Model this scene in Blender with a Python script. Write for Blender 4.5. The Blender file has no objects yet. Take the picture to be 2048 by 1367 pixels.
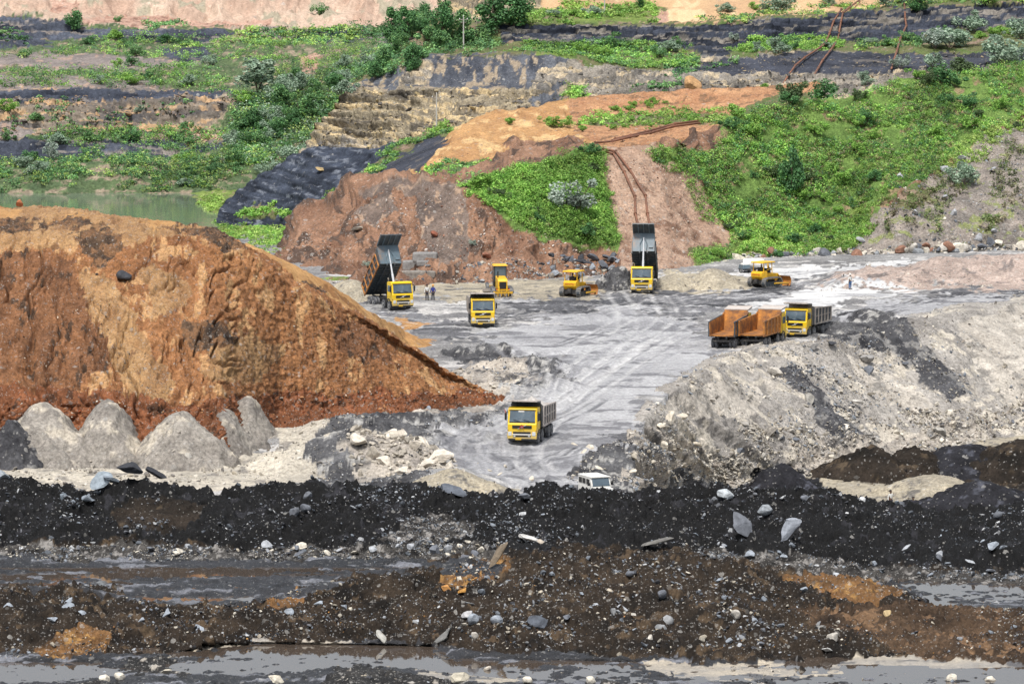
import bpy, math, random, time
import numpy as np
from mathutils import Vector, Matrix
T0 = time.time()
rad = math.radians

# ------------------------------------------------------------------ camera, sky, sun, exposure
H = 46.6                      # eye height over the haul road
FPX = 9600.0                  # focal length in photo pixels (2048 wide)
PITCH = math.atan(913.5 / FPX)
scene = bpy.context.scene
cam_d = bpy.data.cameras.new('camera')
cam_d.sensor_width = 36.0
cam_d.lens = 36.0 * FPX / 2048.0
cam_d.clip_start = 1.0
cam_d.clip_end = 6000.0
cam = bpy.data.objects.new('camera', cam_d)
cam.location = (0, 0, H)
cam.rotation_euler = (math.pi / 2 - PITCH, 0, 0)
scene.collection.objects.link(cam)
scene.camera = cam

SUN_EL, SUN_AZ = rad(62), rad(196)     # azimuth clockwise from +Y: behind the camera's left shoulder
world = bpy.data.worlds.new('World')
scene.world = world
world.use_nodes = True
wn = world.node_tree
sky = wn.nodes.new('ShaderNodeTexSky')
sky.sky_type = 'NISHITA'
sky.sun_disc = False
sky.sun_elevation = SUN_EL
sky.sun_rotation = SUN_AZ
sky.air_density = 1.0
sky.dust_density = 4.0
hsv = wn.nodes.new('ShaderNodeHueSaturation')      # thin overcast: the blue is washed out
hsv.inputs['Saturation'].default_value = 0.5
wn.links.new(sky.outputs[0], hsv.inputs['Color'])
veil = wn.nodes.new('ShaderNodeMix'); veil.data_type = 'RGBA'      # high thin cloud
veil.inputs[0].default_value = 0.2
veil.inputs[7].default_value = (5.6, 6.0, 6.4, 1)
wn.links.new(hsv.outputs[0], veil.inputs[6])
wn.links.new(veil.outputs[2], wn.nodes['Background'].inputs[0])
wn.nodes['Background'].inputs[1].default_value = 0.12
sun_d = bpy.data.lights.new('sun', 'SUN')
sun_d.energy = 2.6
sun_d.angle = rad(8)
sun_d.color = (1.0, 0.965, 0.91)
sun = bpy.data.objects.new('sun', sun_d)
sdir = Vector((math.sin(SUN_AZ) * math.cos(SUN_EL), math.cos(SUN_AZ) * math.cos(SUN_EL), math.sin(SUN_EL)))
sun.rotation_euler = sdir.to_track_quat('Z', 'Y').to_euler()
sun.location = (0, 300, 200)
scene.collection.objects.link(sun)
scene.view_settings.view_transform = 'Standard'
scene.view_settings.look = 'None'
scene.view_settings.exposure = 0.5
scene.view_settings.gamma = 1.0
KEXP = 1.32                   # display-linear value of a white diffuse sheet lying flat

# ------------------------------------------------------------------ helpers
def ray(px, py):
    r = (np.asarray(px, float) - 1024.0) / FPX
    u = (683.5 - np.asarray(py, float)) / FPX
    dy = math.cos(PITCH) + u * math.sin(PITCH)
    dz = -math.sin(PITCH) + u * math.cos(PITCH)
    return r / dy, dz / dy

def at(px, py, D=None, z=None):
    rx, rz = ray(px, py)
    if D is None:
        D = (z - H) / rz
    return np.array([D * rx, D, H + D * rz])

def project(P):
    P = np.asarray(P, float)
    X, Y, Z = P[..., 0], P[..., 1], P[..., 2] - H
    dep = Y * math.cos(PITCH) - Z * math.sin(PITCH)
    up = Y * math.sin(PITCH) + Z * math.cos(PITCH)
    return 1024 + FPX * X / dep, 683.5 - FPX * up / dep

def srgb(r, g, b, k=None, sat=.94):
    """albedo that shows as this display colour when lit"""
    o = []
    for c in (r, g, b):
        c = c / 255.0
        l = c / 12.92 if c <= 0.04045 else ((c + 0.055) / 1.055) ** 2.4
        o.append(min(0.82, l / (k or KEXP)))
    o = np.array(o)
    g = o @ np.array([.3, .59, .11])
    return np.clip(g + (o - g) * sat, 0, .85)

def _hash(ix, iy, iz, seed):
    h = (ix.astype(np.uint32) * np.uint32(374761393) + iy.astype(np.uint32) * np.uint32(668265263)
         + iz.astype(np.uint32) * np.uint32(2246822519) + np.uint32((seed * 3266489917) & 0xffffffff))
    h = (h ^ (h >> np.uint32(13))) * np.uint32(1274126177)
    h = (h ^ (h >> np.uint32(16))) * np.uint32(2246822519)
    h = h ^ (h >> np.uint32(15))
    return (h & np.uint32(0xffffff)).astype(np.float32) / np.float32(0xffffff)

def vnoise(x, y, z, seed=0):
    x = np.asarray(x, np.float32); y = np.asarray(y, np.float32); z = np.asarray(z, np.float32)
    x, y, z = np.broadcast_arrays(x, y, z)
    fx, fy, fz = np.floor(x), np.floor(y), np.floor(z)
    ix, iy, iz = fx.astype(np.int64), fy.astype(np.int64), fz.astype(np.int64)
    tx, ty, tz = x - fx, y - fy, z - fz
    tx = tx * tx * (3 - 2 * tx); ty = ty * ty * (3 - 2 * ty); tz = tz * tz * (3 - 2 * tz)
    def c(a, b, d): return _hash(ix + a, iy + b, iz + d, seed)
    x00 = c(0, 0, 0) * (1 - tx) + c(1, 0, 0) * tx
    x10 = c(0, 1, 0) * (1 - tx) + c(1, 1, 0) * tx
    x01 = c(0, 0, 1) * (1 - tx) + c(1, 0, 1) * tx
    x11 = c(0, 1, 1) * (1 - tx) + c(1, 1, 1) * tx
    a = x00 * (1 - ty) + x10 * ty
    b = x01 * (1 - ty) + x11 * ty
    return (a * (1 - tz) + b * tz) * 2 - 1

def fbm(x, y, z, octs=4, seed=0, gain=0.5):
    s, a, n = 0, 1.0, 0.0
    for o in range(octs):
        k = 2.03 ** o
        s = s + a * vnoise(np.asarray(x) * k + 17.3 * o, np.asarray(y) * k - 9.1 * o, np.asarray(z) * k + 3.7 * o, seed + o)
        n += a
        a *= gain
    return s / n * 1.6

def ridged(x, y, z, octs=3, seed=0):
    s, a, n = 0, 1.0, 0.0
    for o in range(octs):
        k = 2.1 ** o
        s = s + a * (1 - np.abs(vnoise(np.asarray(x) * k, np.asarray(y) * k, np.asarray(z) * k, seed + o)) * 1.7)
        n += a
        a *= 0.5
    return s / n

def cells(x, y, z, seed=0):
    """blocky noise: a random constant per jittered cell"""
    wx = x + 0.45 * vnoise(x * 1.3, y * 1.3, z * 1.3, seed + 5)
    wz = z + 0.35 * vnoise(x * 1.1, y * 1.1, z * 1.1 + 9, seed + 6)
    wy = y + 0.35 * vnoise(x * 1.2 + 5, y * 1.1, z * 1.1, seed + 7)
    return _hash(np.floor(wx).astype(np.int64), np.floor(wy).astype(np.int64), np.floor(wz).astype(np.int64), seed) * 2 - 1

def inpoly(x, y, poly):
    poly = np.asarray(poly, float)
    r = np.zeros(x.shape, bool)
    bx0, by0 = poly.min(0); bx1, by1 = poly.max(0)
    m = (x >= bx0) & (x <= bx1) & (y >= by0) & (y <= by1)
    if not m.any():
        return r
    xs, ys = x[m], y[m]
    q = np.zeros(xs.shape, bool)
    n = len(poly)
    for i in range(n):
        x1, y1 = poly[i]; x2, y2 = poly[(i + 1) % n]
        if y1 == y2:
            continue
        c = ((y1 > ys) != (y2 > ys)) & (xs < (x2 - x1) * (ys - y1) / (y2 - y1) + x1)
        q ^= c
    r[m] = q
    return r

def tag(o, label=None, cat=None, group=None, kind=None):
    if label: o['label'] = label
    if cat: o['category'] = cat
    if group: o['group'] = group
    if kind: o['kind'] = kind
    return o

def link(o, parent=None):
    scene.collection.objects.link(o)
    if parent is not None:
        o.parent = parent
    return o

def empty(name, loc=(0, 0, 0), rz=0.0):
    o = bpy.data.objects.new(name, None)
    o.empty_display_size = 0.3
    o.location = loc
    o.rotation_euler = (0, 0, rz)
    return link(o)

def mesh_np(name, V, Fq, mat=None, smooth=False, cols=None, par=None):
    """V (n,3), Fq (m,k) of one polygon size"""
    me = bpy.data.meshes.new(name)
    V = np.ascontiguousarray(V, np.float32)
    Fq = np.ascontiguousarray(Fq, np.int32)
    n, (m, k) = len(V), Fq.shape
    me.vertices.add(n)
    me.vertices.foreach_set('co', V.ravel())
    me.loops.add(m * k)
    me.loops.foreach_set('vertex_index', Fq.ravel())
    me.polygons.add(m)
    me.polygons.foreach_set('loop_start', np.arange(0, m * k, k, dtype=np.int32))
    me.polygons.foreach_set('loop_total', np.full(m, k, np.int32))
    me.polygons.foreach_set('use_smooth', np.full(m, bool(smooth)))
    me.update(calc_edges=True)
    if cols is not None:
        a = me.attributes.new('Col', 'FLOAT_COLOR', 'POINT')
        c = np.ones((n, 4), np.float32); c[:, :3] = cols
        a.data.foreach_set('color', c.ravel())
    if par is not None:
        a = me.attributes.new('Par', 'FLOAT_COLOR', 'POINT')
        c = np.ones((n, 4), np.float32); c[:, :3] = par
        a.data.foreach_set('color', c.ravel())
    if mat: me.materials.append(mat)
    return me

class MB:
    """collects shapes into one mesh object"""
    def __init__(s): s.v, s.f = [], []
    def add(s, vs, fs):
        n = len(s.v)
        s.v += [tuple(map(float, v)) for v in vs]
        s.f += [tuple(i + n for i in f) for f in fs]
        return s
    def box(s, c, d, rx=0, ry=0, rz=0, top=(1, 1)):
        R = Matrix.Rotation(rz, 3, 'Z') @ Matrix.Rotation(ry, 3, 'Y') @ Matrix.Rotation(rx, 3, 'X')
        vs = []
        for z in (-.5, .5):
            k = top if z > 0 else (1, 1)
            for x, y in ((-.5, -.5), (.5, -.5), (.5, .5), (-.5, .5)):
                p = R @ Vector((x * d[0] * k[0], y * d[1] * k[1], z * d[2]))
                vs.append((p.x + c[0], p.y + c[1], p.z + c[2]))
        return s.add(vs, [(3, 2, 1, 0), (4, 5, 6, 7), (0, 1, 5, 4), (1, 2, 6, 5), (2, 3, 7, 6), (3, 0, 4, 7)])
    def prism(s, poly, x0, x1):
        """polygon in (y,z), counter-clockwise seen from +X, extruded along x"""
        n = len(poly)
        vs = [(x0, y, z) for y, z in poly] + [(x1, y, z) for y, z in poly]
        fs = [tuple(range(n - 1, -1, -1)), tuple(range(n, 2 * n))]
        fs += [(i, (i + 1) % n, n + (i + 1) % n, n + i) for i in range(n)]
        return s.add(vs, fs)
    def lathe(s, prof, c, axis='X', n=22):
        """profile of (along, radius) turned about an axis through c"""
        vs, fs = [], []
        m = len(prof)
        for a, r in prof:
            for i in range(n):
                t = 2 * math.pi * i / n
                u, w = r * math.cos(t), r * math.sin(t)
                p = {'X': (a, u, w), 'Y': (w, a, u), 'Z': (u, w, a)}[axis]
                vs.append((p[0] + c[0], p[1] + c[1], p[2] + c[2]))
        for j in range(m - 1):
            for i in range(n):
                fs.append((j * n + i, j * n + (i + 1) % n, (j + 1) * n + (i + 1) % n, (j + 1) * n + i))
        fs.append(tuple(range(n - 1, -1, -1)))
        fs.append(tuple((m - 1) * n + i for i in range(n)))
        return s.add(vs, fs)
    def tube(s, pts, r, n=8, r1=None):
        pts = [Vector(p) for p in pts]
        vs, fs = [], []
        m = len(pts)
        for j, p in enumerate(pts):
            d = (pts[min(j + 1, m - 1)] - pts[max(j - 1, 0)]).normalized()
            a = d.cross(Vector((0, 0, 1)))
            if a.length < 1e-3: a = Vector((1, 0, 0))
            a.normalize(); b = d.cross(a)
            rr = r if r1 is None else r + (r1 - r) * j / max(1, m - 1)
            for i in range(n):
                t = 2 * math.pi * i / n
                q = p + a * (rr * math.cos(t)) + b * (rr * math.sin(t))
                vs.append(tuple(q))
        for j in range(m - 1):
            for i in range(n):
                fs.append((j * n + i, (j + 1) * n + i, (j + 1) * n + (i + 1) % n, j * n + (i + 1) % n))
        fs.append(tuple(range(n)))
        fs.append(tuple((m - 1) * n + i for i in range(n - 1, -1, -1)))
        return s.add(vs, fs)
    def build(s, name, mat, parent=None, loc=(0, 0, 0), bevel=0, smooth=False):
        me = bpy.data.meshes.new(name)
        me.from_pydata(s.v, [], s.f)
        me.update()
        if mat: me.materials.append(mat)
        if smooth:
            for p in me.polygons: p.use_smooth = True
        o = link(bpy.data.objects.new(name, me), parent)
        o.location = loc
        if bevel:
            b = o.modifiers.new('bevel', 'BEVEL')
            b.width = bevel; b.segments = 2; b.limit_method = 'ANGLE'; b.angle_limit = rad(35)
            b.harden_normals = False
        return o

# ------------------------------------------------------------------ materials
def nt(m): return m.node_tree.nodes, m.node_tree.links

def mat_new(name):
    m = bpy.data.materials.new(name)
    m.use_nodes = True
    return m

def node(ns, t, **kw):
    n = ns.new(t)
    for k, v in kw.items():
        if k in n.inputs: n.inputs[k].default_value = v
        else: setattr(n, k, v)
    return n

def mathn(ns, ls, op, a, b=None, clamp=False):
    n = ns.new('ShaderNodeMath'); n.operation = op; n.use_clamp = clamp
    for i, v in enumerate((a, b)):
        if v is None: continue
        if isinstance(v, (int, float)): n.inputs[i].default_value = v
        else: ls.new(v, n.inputs[i])
    return n.outputs[0]

def mixc(ns, ls, fac, a, b, mode='MIX'):
    n = ns.new('ShaderNodeMix'); n.data_type = 'RGBA'; n.blend_type = mode
    for i, v in ((0, fac), (6, a), (7, b)):
        if isinstance(v, (int, float)): n.inputs[i].default_value = v
        elif isinstance(v, (tuple, list, np.ndarray)): n.inputs[i].default_value = tuple(v)[:3] + (1,)
        else: ls.new(v, n.inputs[i])
    return n.outputs[2]

def earth_material(name, peb1=1.7, peb2=5.0, bump=0.6, stone=(0.36, 0.35, 0.33), fine=7.0):
    """ground whose base colour, pebble share and wetness are stored on the mesh"""
    m = mat_new(name); ns, ls = nt(m)
    bsdf = ns['Principled BSDF']
    geo = ns.new('ShaderNodeNewGeometry')
    col = node(ns, 'ShaderNodeAttribute', attribute_name='Col')
    par = node(ns, 'ShaderNodeAttribute', attribute_name='Par')
    sep = ns.new('ShaderNodeSeparateColor'); ls.new(par.outputs['Color'], sep.inputs[0])
    speck, wet, rough = sep.outputs[0], sep.outputs[1], sep.outputs[2]
    n1 = node(ns, 'ShaderNodeTexNoise', Scale=fine, Detail=5.0, Roughness=0.7); ls.new(geo.outputs['Position'], n1.inputs['Vector'])
    n2 = node(ns, 'ShaderNodeTexNoise', Scale=fine * 0.22, Detail=4.0, Roughness=0.6); ls.new(geo.outputs['Position'], n2.inputs['Vector'])
    mr = node(ns, 'ShaderNodeMapRange'); ls.new(n1.outputs['Fac'], mr.inputs[0])
    mr.inputs[1].default_value = 0.3; mr.inputs[2].default_value = 0.7; mr.inputs[3].default_value = 0.45; mr.inputs[4].default_value = 1.55
    mr2 = node(ns, 'ShaderNodeMapRange'); ls.new(n2.outputs['Fac'], mr2.inputs[0])
    mr2.inputs[1].default_value = 0.3; mr2.inputs[2].default_value = 0.7; mr2.inputs[3].default_value = 0.75; mr2.inputs[4].default_value = 1.25
    vm = mathn(ns, ls, 'MULTIPLY', mr.outputs[0], mr2.outputs[0])
    vm = mathn(ns, ls, 'ADD', mathn(ns, ls, 'MULTIPLY', mathn(ns, ls, 'SUBTRACT', vm, 1.0), mathn(ns, ls, 'MULTIPLY', rough, 1.0)), 1.0)
    vs_ = ns.new('ShaderNodeVectorMath'); vs_.operation = 'SCALE'; ls.new(col.outputs['Color'], vs_.inputs[0]); ls.new(vm, vs_.inputs['Scale'])
    c = vs_.outputs[0]
    heights = []
    for sc, kk in ((peb1, 0.45), (peb2, 1.0)):
        vo = node(ns, 'ShaderNodeTexVoronoi', Scale=sc, Randomness=1.0); ls.new(geo.outputs['Position'], vo.inputs['Vector'])
        sc_ = ns.new('ShaderNodeSeparateColor'); ls.new(vo.outputs['Color'], sc_.inputs[0])
        thr = mathn(ns, ls, 'SUBTRACT', 1.0, mathn(ns, ls, 'MULTIPLY', speck, kk * .6))
        ison = mathn(ns, ls, 'GREATER_THAN', sc_.outputs[0], thr)
        core = mathn(ns, ls, 'LESS_THAN', vo.outputs['Distance'], mathn(ns, ls, 'MULTIPLY', mathn(ns, ls, 'ADD', sc_.outputs[1], 0.6), 0.36))
        on = mathn(ns, ls, 'MULTIPLY', ison, core)
        tone = ns.new('ShaderNodeVectorMath'); tone.operation = 'SCALE'
        tone.inputs[0].default_value = stone
        ls.new(mathn(ns, ls, 'ADD', mathn(ns, ls, 'MULTIPLY', sc_.outputs[2], 1.1), 0.35), tone.inputs['Scale'])
        own = mixc(ns, ls, 0.55, tone.outputs[0], c)
        c = mixc(ns, ls, mathn(ns, ls, 'MULTIPLY', on, 0.85), c, own)
        heights.append(mathn(ns, ls, 'MULTIPLY', mathn(ns, ls, 'MULTIPLY', on, mathn(ns, ls, 'SUBTRACT', 0.6, vo.outputs['Distance'])), 0.45 / sc))
    ls.new(c, bsdf.inputs['Base Color'])
    rg = mathn(ns, ls, 'SUBTRACT', 0.92, mathn(ns, ls, 'MULTIPLY', wet, 0.62))
    ls.new(rg, bsdf.inputs['Roughness'])
    ls.new(mathn(ns, ls, 'ADD', mathn(ns, ls, 'MULTIPLY', wet, .5), .12), bsdf.inputs['Specular IOR Level'])
    hsum = mathn(ns, ls, 'ADD', mathn(ns, ls, 'MULTIPLY', mathn(ns, ls, 'MULTIPLY', n1.outputs['Fac'], 0.22), rough), mathn(ns, ls, 'ADD', heights[0], heights[1]))
    bp = node(ns, 'ShaderNodeBump', Strength=bump, Distance=1.0)
    ls.new(hsum, bp.inputs['Height'])
    ls.new(bp.outputs[0], bsdf.inputs['Normal'])
    return m

def simple_mat(name, c, rough=0.6, metal=0.0, spec=0.5, noise=0.0, scale=3.0, dirt=None, dirt_amt=0.5, dirt_low=None, bump=0.0):
    m = mat_new(name); ns, ls = nt(m)
    b = ns['Principled BSDF']
    b.inputs['Roughness'].default_value = rough
    b.inputs['Metallic'].default_value = metal
    b.inputs['Specular IOR Level'].default_value = spec
    c = tuple(c)
    if noise or dirt is not None:
        tc = ns.new('ShaderNodeTexCoord')
        n = node(ns, 'ShaderNodeTexNoise', Scale=scale, Detail=6.0, Roughness=0.65); ls.new(tc.outputs['Object'], n.inputs['Vector'])
        mr = node(ns, 'ShaderNodeMapRange'); ls.new(n.outputs['Fac'], mr.inputs[0])
        mr.inputs[1].default_value = 0.3; mr.inputs[2].default_value = 0.7; mr.inputs[3].default_value = 1 - noise; mr.inputs[4].default_value = 1 + noise
        s = ns.new('ShaderNodeVectorMath'); s.operation = 'SCALE'; s.inputs[0].default_value = c; ls.new(mr.outputs[0], s.inputs['Scale'])
        out = s.outputs[0]
        if dirt is not None:
            n2 = node(ns, 'ShaderNodeTexNoise', Scale=scale * 0.6, Detail=8.0, Roughness=0.75); ls.new(tc.outputs['Object'], n2.inputs['Vector'])
            f = node(ns, 'ShaderNodeMapRange'); ls.new(n2.outputs['Fac'], f.inputs[0])
            f.inputs[1].default_value = 0.62 - 0.3 * dirt_amt; f.inputs[2].default_value = 0.8 - 0.2 * dirt_amt
            fac = f.outputs[0]
            if dirt_low is not None:
                sx = ns.new('ShaderNodeSeparateXYZ'); ls.new(tc.outputs['Object'], sx.inputs[0])
                g = node(ns, 'ShaderNodeMapRange'); ls.new(sx.outputs[2], g.inputs[0])
                g.inputs[1].default_value = dirt_low[0]; g.inputs[2].default_value = dirt_low[1]; g.inputs[3].default_value = 0.8; g.inputs[4].default_value = 0.12
                fac = mathn(ns, ls, 'MULTIPLY', mathn(ns, ls, 'ADD', fac, g.outputs[0]), g.outputs[0], True)
            out = mixc(ns, ls, fac, out, dirt)
        ls.new(out, b.inputs['Base Color'])
        if bump:
            bp = node(ns, 'ShaderNodeBump', Strength=bump, Distance=0.1); ls.new(n.outputs['Fac'], bp.inputs['Height']); ls.new(bp.outputs[0], b.inputs['Normal'])
    else:
        b.inputs['Base Color'].default_value = c[:3] + (1,)
    return m

def attr_mat(name, rough=0.7, spec=0.3, noise=0.35, scale=3.0, trans=0.0, bump=0.3):
    m = mat_new(name); ns, ls = nt(m)
    b = ns['Principled BSDF']
    a = node(ns, 'ShaderNodeAttribute', attribute_name='Col')
    geo = ns.new('ShaderNodeNewGeometry')
    n = node(ns, 'ShaderNodeTexNoise', Scale=scale, Detail=5.0, Roughness=0.7); ls.new(geo.outputs['Position'], n.inputs['Vector'])
    mr = node(ns, 'ShaderNodeMapRange'); ls.new(n.outputs['Fac'], mr.inputs[0])
    mr.inputs[1].default_value = 0.3; mr.inputs[2].default_value = 0.7; mr.inputs[3].default_value = 1 - noise; mr.inputs[4].default_value = 1 + noise
    s = ns.new('ShaderNodeVectorMath'); s.operation = 'SCALE'; ls.new(a.outputs['Color'], s.inputs[0]); ls.new(mr.outputs[0], s.inputs['Scale'])
    ls.new(s.outputs[0], b.inputs['Base Color'])
    b.inputs['Roughness'].default_value = rough
    b.inputs['Specular IOR Level'].default_value = spec
    if bump:
        bp = node(ns, 'ShaderNodeBump', Strength=bump, Distance=0.2); ls.new(n.outputs['Fac'], bp.inputs['Height']); ls.new(bp.outputs[0], b.inputs['Normal'])
    if trans:
        t = ns.new('ShaderNodeBsdfTranslucent'); ls.new(s.outputs[0], t.inputs[0])
        mx = ns.new('ShaderNodeMixShader'); mx.inputs[0].default_value = trans
        ls.new(b.outputs[0], mx.inputs[1]); ls.new(t.outputs[0], mx.inputs[2])
        ls.new(mx.outputs[0], ns['Material Output'].inputs[0])
    return m

M = {}
M['earth_near'] = earth_material('earth_near', 2.6, 7.5, 0.9, fine=5.0)
M['earth'] = earth_material('earth', 1.7, 4.6, 0.8, fine=3.6)
M['earth_far'] = earth_material('earth_far', 1.0, 2.6, 0.7, fine=1.9)
M['leaf'] = attr_mat('leaf', 0.55, 0.3, 0.25, 1.5, 0.3, 0.0)
M['rock'] = attr_mat('rock', 0.85, 0.3, 0.4, 2.6, 0.0, 0.35)
M['bark'] = simple_mat('bark', srgb(120, 105, 90), 0.9, noise=0.3)

# ------------------------------------------------------------------ terrain: lofted sheets between traced feature lines, each at its own distance
STY = {}
def sty(name, c1, c2, c3=None, thr=0.35, sc=0.25, st=(1, 1, 1), sc3=None, speck=0.15, wet=0.0, rough=0.8,
        f=0.3, clod=0.15, strata=0.0, gully=0.0):
    STY[name] = dict(c1=srgb(*c1), c2=srgb(*c2), c3=None if c3 is None else srgb(*c3), thr=thr, sc=sc, st=st,
                     sc3=sc3 or sc * 1.7, speck=speck, wet=wet, rough=rough, f=f, clod=clod, strata=strata, gully=gully)

LAY = {}
def loft(key, lines, spacing=2.1, smooth=3, skirt=14.0, sp_row=None):
    arrs, pys = [], []
    width = 0
    for ln in lines:
        mode, pts = ln[0], ln[1]
        px = np.array([p[0] for p in pts], float)
        P = []
        for p in pts:
            if mode == 'z': P.append(at(p[0], p[1], z=p[2]))
            elif mode == 'D': P.append(at(p[0], p[1], D=p[2]))
            else:
                rx, _ = ray(p[0], 600); P.append(np.array([p[1] * rx, p[1], p[2]]))
        arrs.append((px, np.array(P), len(ln) > 2 and ln[2]))
        width = max(width, px.max() - px.min())
    nc = int(width / spacing) + 2
    t = np.linspace(0, 1, nc)
    base = []
    for px, P, idx in arrs:
        u = np.linspace(0, 1, len(px)) if idx else (px - px[0]) / (px[-1] - px[0])
        base.append(np.stack([np.interp(t, u, P[:, k]) for k in range(3)], 1))
    rows = []
    for j in range(len(base) - 1):
        a, b = base[j], base[j + 1]
        ax, ay = project(a); bx, by = project(b)
        d = np.hypot(bx - ax, by - ay)
        dy = ay - by
        n = int(np.percentile(d, 75) / (sp_row or spacing)) if np.median(dy) > 0 else int(max(5, np.percentile(d, 50) / (spacing * 3)))
        n = max(4, n)
        for i in range(n):
            w = i / n
            rows.append(a * (1 - w) + b * w)
    rows.append(base[-1])
    P = np.array(rows)
    for _ in range(smooth):
        Q = P.copy()
        Q[1:-1] = (P[:-2] + 2 * P[1:-1] + P[2:]) / 4
        P = Q.copy()
        Q[:, 1:-1] = (P[:, :-2] + 2 * P[:, 1:-1] + P[:, 2:]) / 4
        P = Q
    px, py = project(P)
    L = dict(P=P, px=px, py=py, skirt=skirt, key=key)
    LAY[key] = L
    return L

def paint(L, default, regs, warp=9.0, seed=1, wxk=1.0):
    """regs: (style, polygon in photo pixels); ragged borders"""
    P, px, py = L['P'], L['px'], L['py']
    sh = px.shape
    X, Y, Z = P[..., 0], P[..., 1], P[..., 2]
    wx = px + wxk * warp * fbm(X * .35, Y * .2, Z * .5, 3, seed) + warp * .4 * fbm(X * 2.0, Y * .6, Z * 2.0, 2, seed + 7)
    wy = py + warp * .7 * fbm(X * .33 + 40, Y * .2, Z * .5, 3, seed + 3) + warp * .35 * fbm(X * 2.1 + 9, Y * .6, Z * 2.0, 2, seed + 9)
    names = [default] + [r[0] for r in regs]
    idx = np.zeros(sh, np.int32)
    for i, r in enumerate(regs):
        idx[inpoly(wx, wy, r[1])] = i + 1
    uniq = sorted(set(names))
    col = np.zeros(sh + (3,), np.float32)
    par = np.zeros(sh + (3,), np.float32)
    amp = {k: np.zeros(sh, np.float32) for k in ('f', 'clod', 'strata', 'gully')}
    for nme in uniq:
        ids = [i for i, q in enumerate(names) if q == nme]
        m = np.isin(idx, ids)
        if not m.any(): continue
        s = STY[nme]
        x, y, z = X[m] * s['st'][0], Y[m] * s['st'][1], Z[m] * s['st'][2]
        sd = (sum(map(ord, nme)) * 7) % 900
        a = np.clip(0.5 + 0.75 * fbm(x * s['sc'], y * s['sc'], z * s['sc'], 5, sd, 0.6), 0, 1)[:, None]
        c = s['c1'] * (1 - a) + s['c2'] * a
        if s['c3'] is not None:
            q = fbm(x * s['sc3'] + 31, y * s['sc3'], z * s['sc3'], 4, sd + 20, 0.62)
            k = np.clip((q - s['thr']) / 0.12, 0, 1)[:, None]
            c = c * (1 - k) + s['c3'] * k
        col[m] = c
        par[m] = (s['speck'], s['wet'], s['rough'])
        for k in amp: amp[k][m] = s[k]
    for k in amp:
        a = amp[k]
        for _ in range(4):
            a[1:-1] = (a[:-2] + 2 * a[1:-1] + a[2:]) / 4
            a[:, 1:-1] = (a[:, :-2] + 2 * a[:, 1:-1] + a[:, 2:]) / 4
    L['col'], L['par'], L['amp'], L['reg'] = col, par, amp, idx
    return L

def displace(L, seed=3, fs=0.16, cs=1.1, extra=None, up=False):
    P, A = L['P'], L['amp']
    du = np.gradient(P, axis=1); dv = np.gradient(P, axis=0)
    N = np.cross(du, dv)
    N /= np.linalg.norm(N, axis=-1, keepdims=True) + 1e-9
    fl = N[..., 2] < -0.2
    N[fl] *= -1
    if up: N[...] = (0, 0, 1)
    X, Y, Z = P[..., 0], P[..., 1], P[..., 2]
    d = A['f'] * fbm(X * fs, Y * fs, Z * fs, 4, seed)
    d += A['clod'] * (fbm(X * cs, Y * cs, Z * cs, 4, seed + 11, 0.62))
    if A['strata'].max() > 0:
        s = A['strata']
        m = s > 0.01
        st = np.zeros_like(d)
        x, y, z = X[m], Y[m], Z[m]
        st[m] = 0.55 * cells(x * .13, y * .1, z * 1.0, seed + 2) + 0.4 * cells(x * .4, y * .25, z * 2.2, seed + 4) + 0.22 * cells(x * 1.3, y * .6, z * 4.0, seed + 8)
        tt = z * .85 + .5 * vnoise(x * .05, y * .02, z * .05, seed + 31)
        t2 = z * 2.1 + .6 * vnoise(x * .09, y * .04, z * .1, seed + 32)
        st[m] += -.75 * (tt - np.floor(tt)) - .3 * (t2 - np.floor(t2)) + .5
        d += s * st
    if A['gully'].max() > 0:
        g = A['gully']
        wx = X + 1.2 * fbm(X * .2, Y * .2, Z * .25, 3, seed + 5)
        wy = Y * .25
        d += g * (ridged(wx * .33, wy * .3, Z * .06, 3, seed + 6) * 1.0 - .5)
    if extra is not None: d = d + extra
    L['P'] = P + N * d[..., None]
    L['N'] = N
    return L

def emit(L, name, mat, label=None, cat=None, group=None, kind='structure'):
    P, col, par = L['P'], L['col'], L['par']
    R, C = P.shape[:2]
    Pp = np.pad(P, ((1, 1), (1, 1), (0, 0)), mode='edge')
    edge = np.zeros((R + 2, C + 2), bool); edge[0] = edge[-1] = True; edge[:, 0] = edge[:, -1] = True
    Pp[edge, 2] -= L['skirt']
    colp = np.pad(col, ((1, 1), (1, 1), (0, 0)), mode='edge'); parp = np.pad(par, ((1, 1), (1, 1), (0, 0)), mode='edge')
    R2, C2 = R + 2, C + 2
    i = np.arange(R2 * C2).reshape(R2, C2)
    F = np.stack([i[:-1, :-1], i[:-1, 1:], i[1:, 1:], i[1:, :-1]], -1).reshape(-1, 4)
    me = mesh_np(name, Pp.reshape(-1, 3), F, mat, True, colp.reshape(-1, 3), parp.reshape(-1, 3))
    o = link(bpy.data.objects.new(name, me))
    tag(o, label, cat, group, kind)
    L['obj'] = o
    return o

def heaps(L, hs, col=True):
    """round-topped dumped cones added to a sheet: (x, y, radius, height, style, stretch)"""
    P = L['P']
    for h in hs:
        x, y, r, hh = h[:4]
        ex = h[5] if len(h) > 5 else 1.0
        d = np.hypot((P[..., 0] - x) / ex, (P[..., 1] - y))
        d = d * (1 + 0.18 * fbm(P[..., 0] * .5, P[..., 1] * .5, 0, 2, int(abs(x * 7)) + 3))
        k = np.clip(1 - d / r, 0, 1)
        k = np.where(k > .8, .8 + (k - .8) - (k - .8) ** 2 * 2.2, k)
        P[..., 2] += hh * k
    return L

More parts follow.
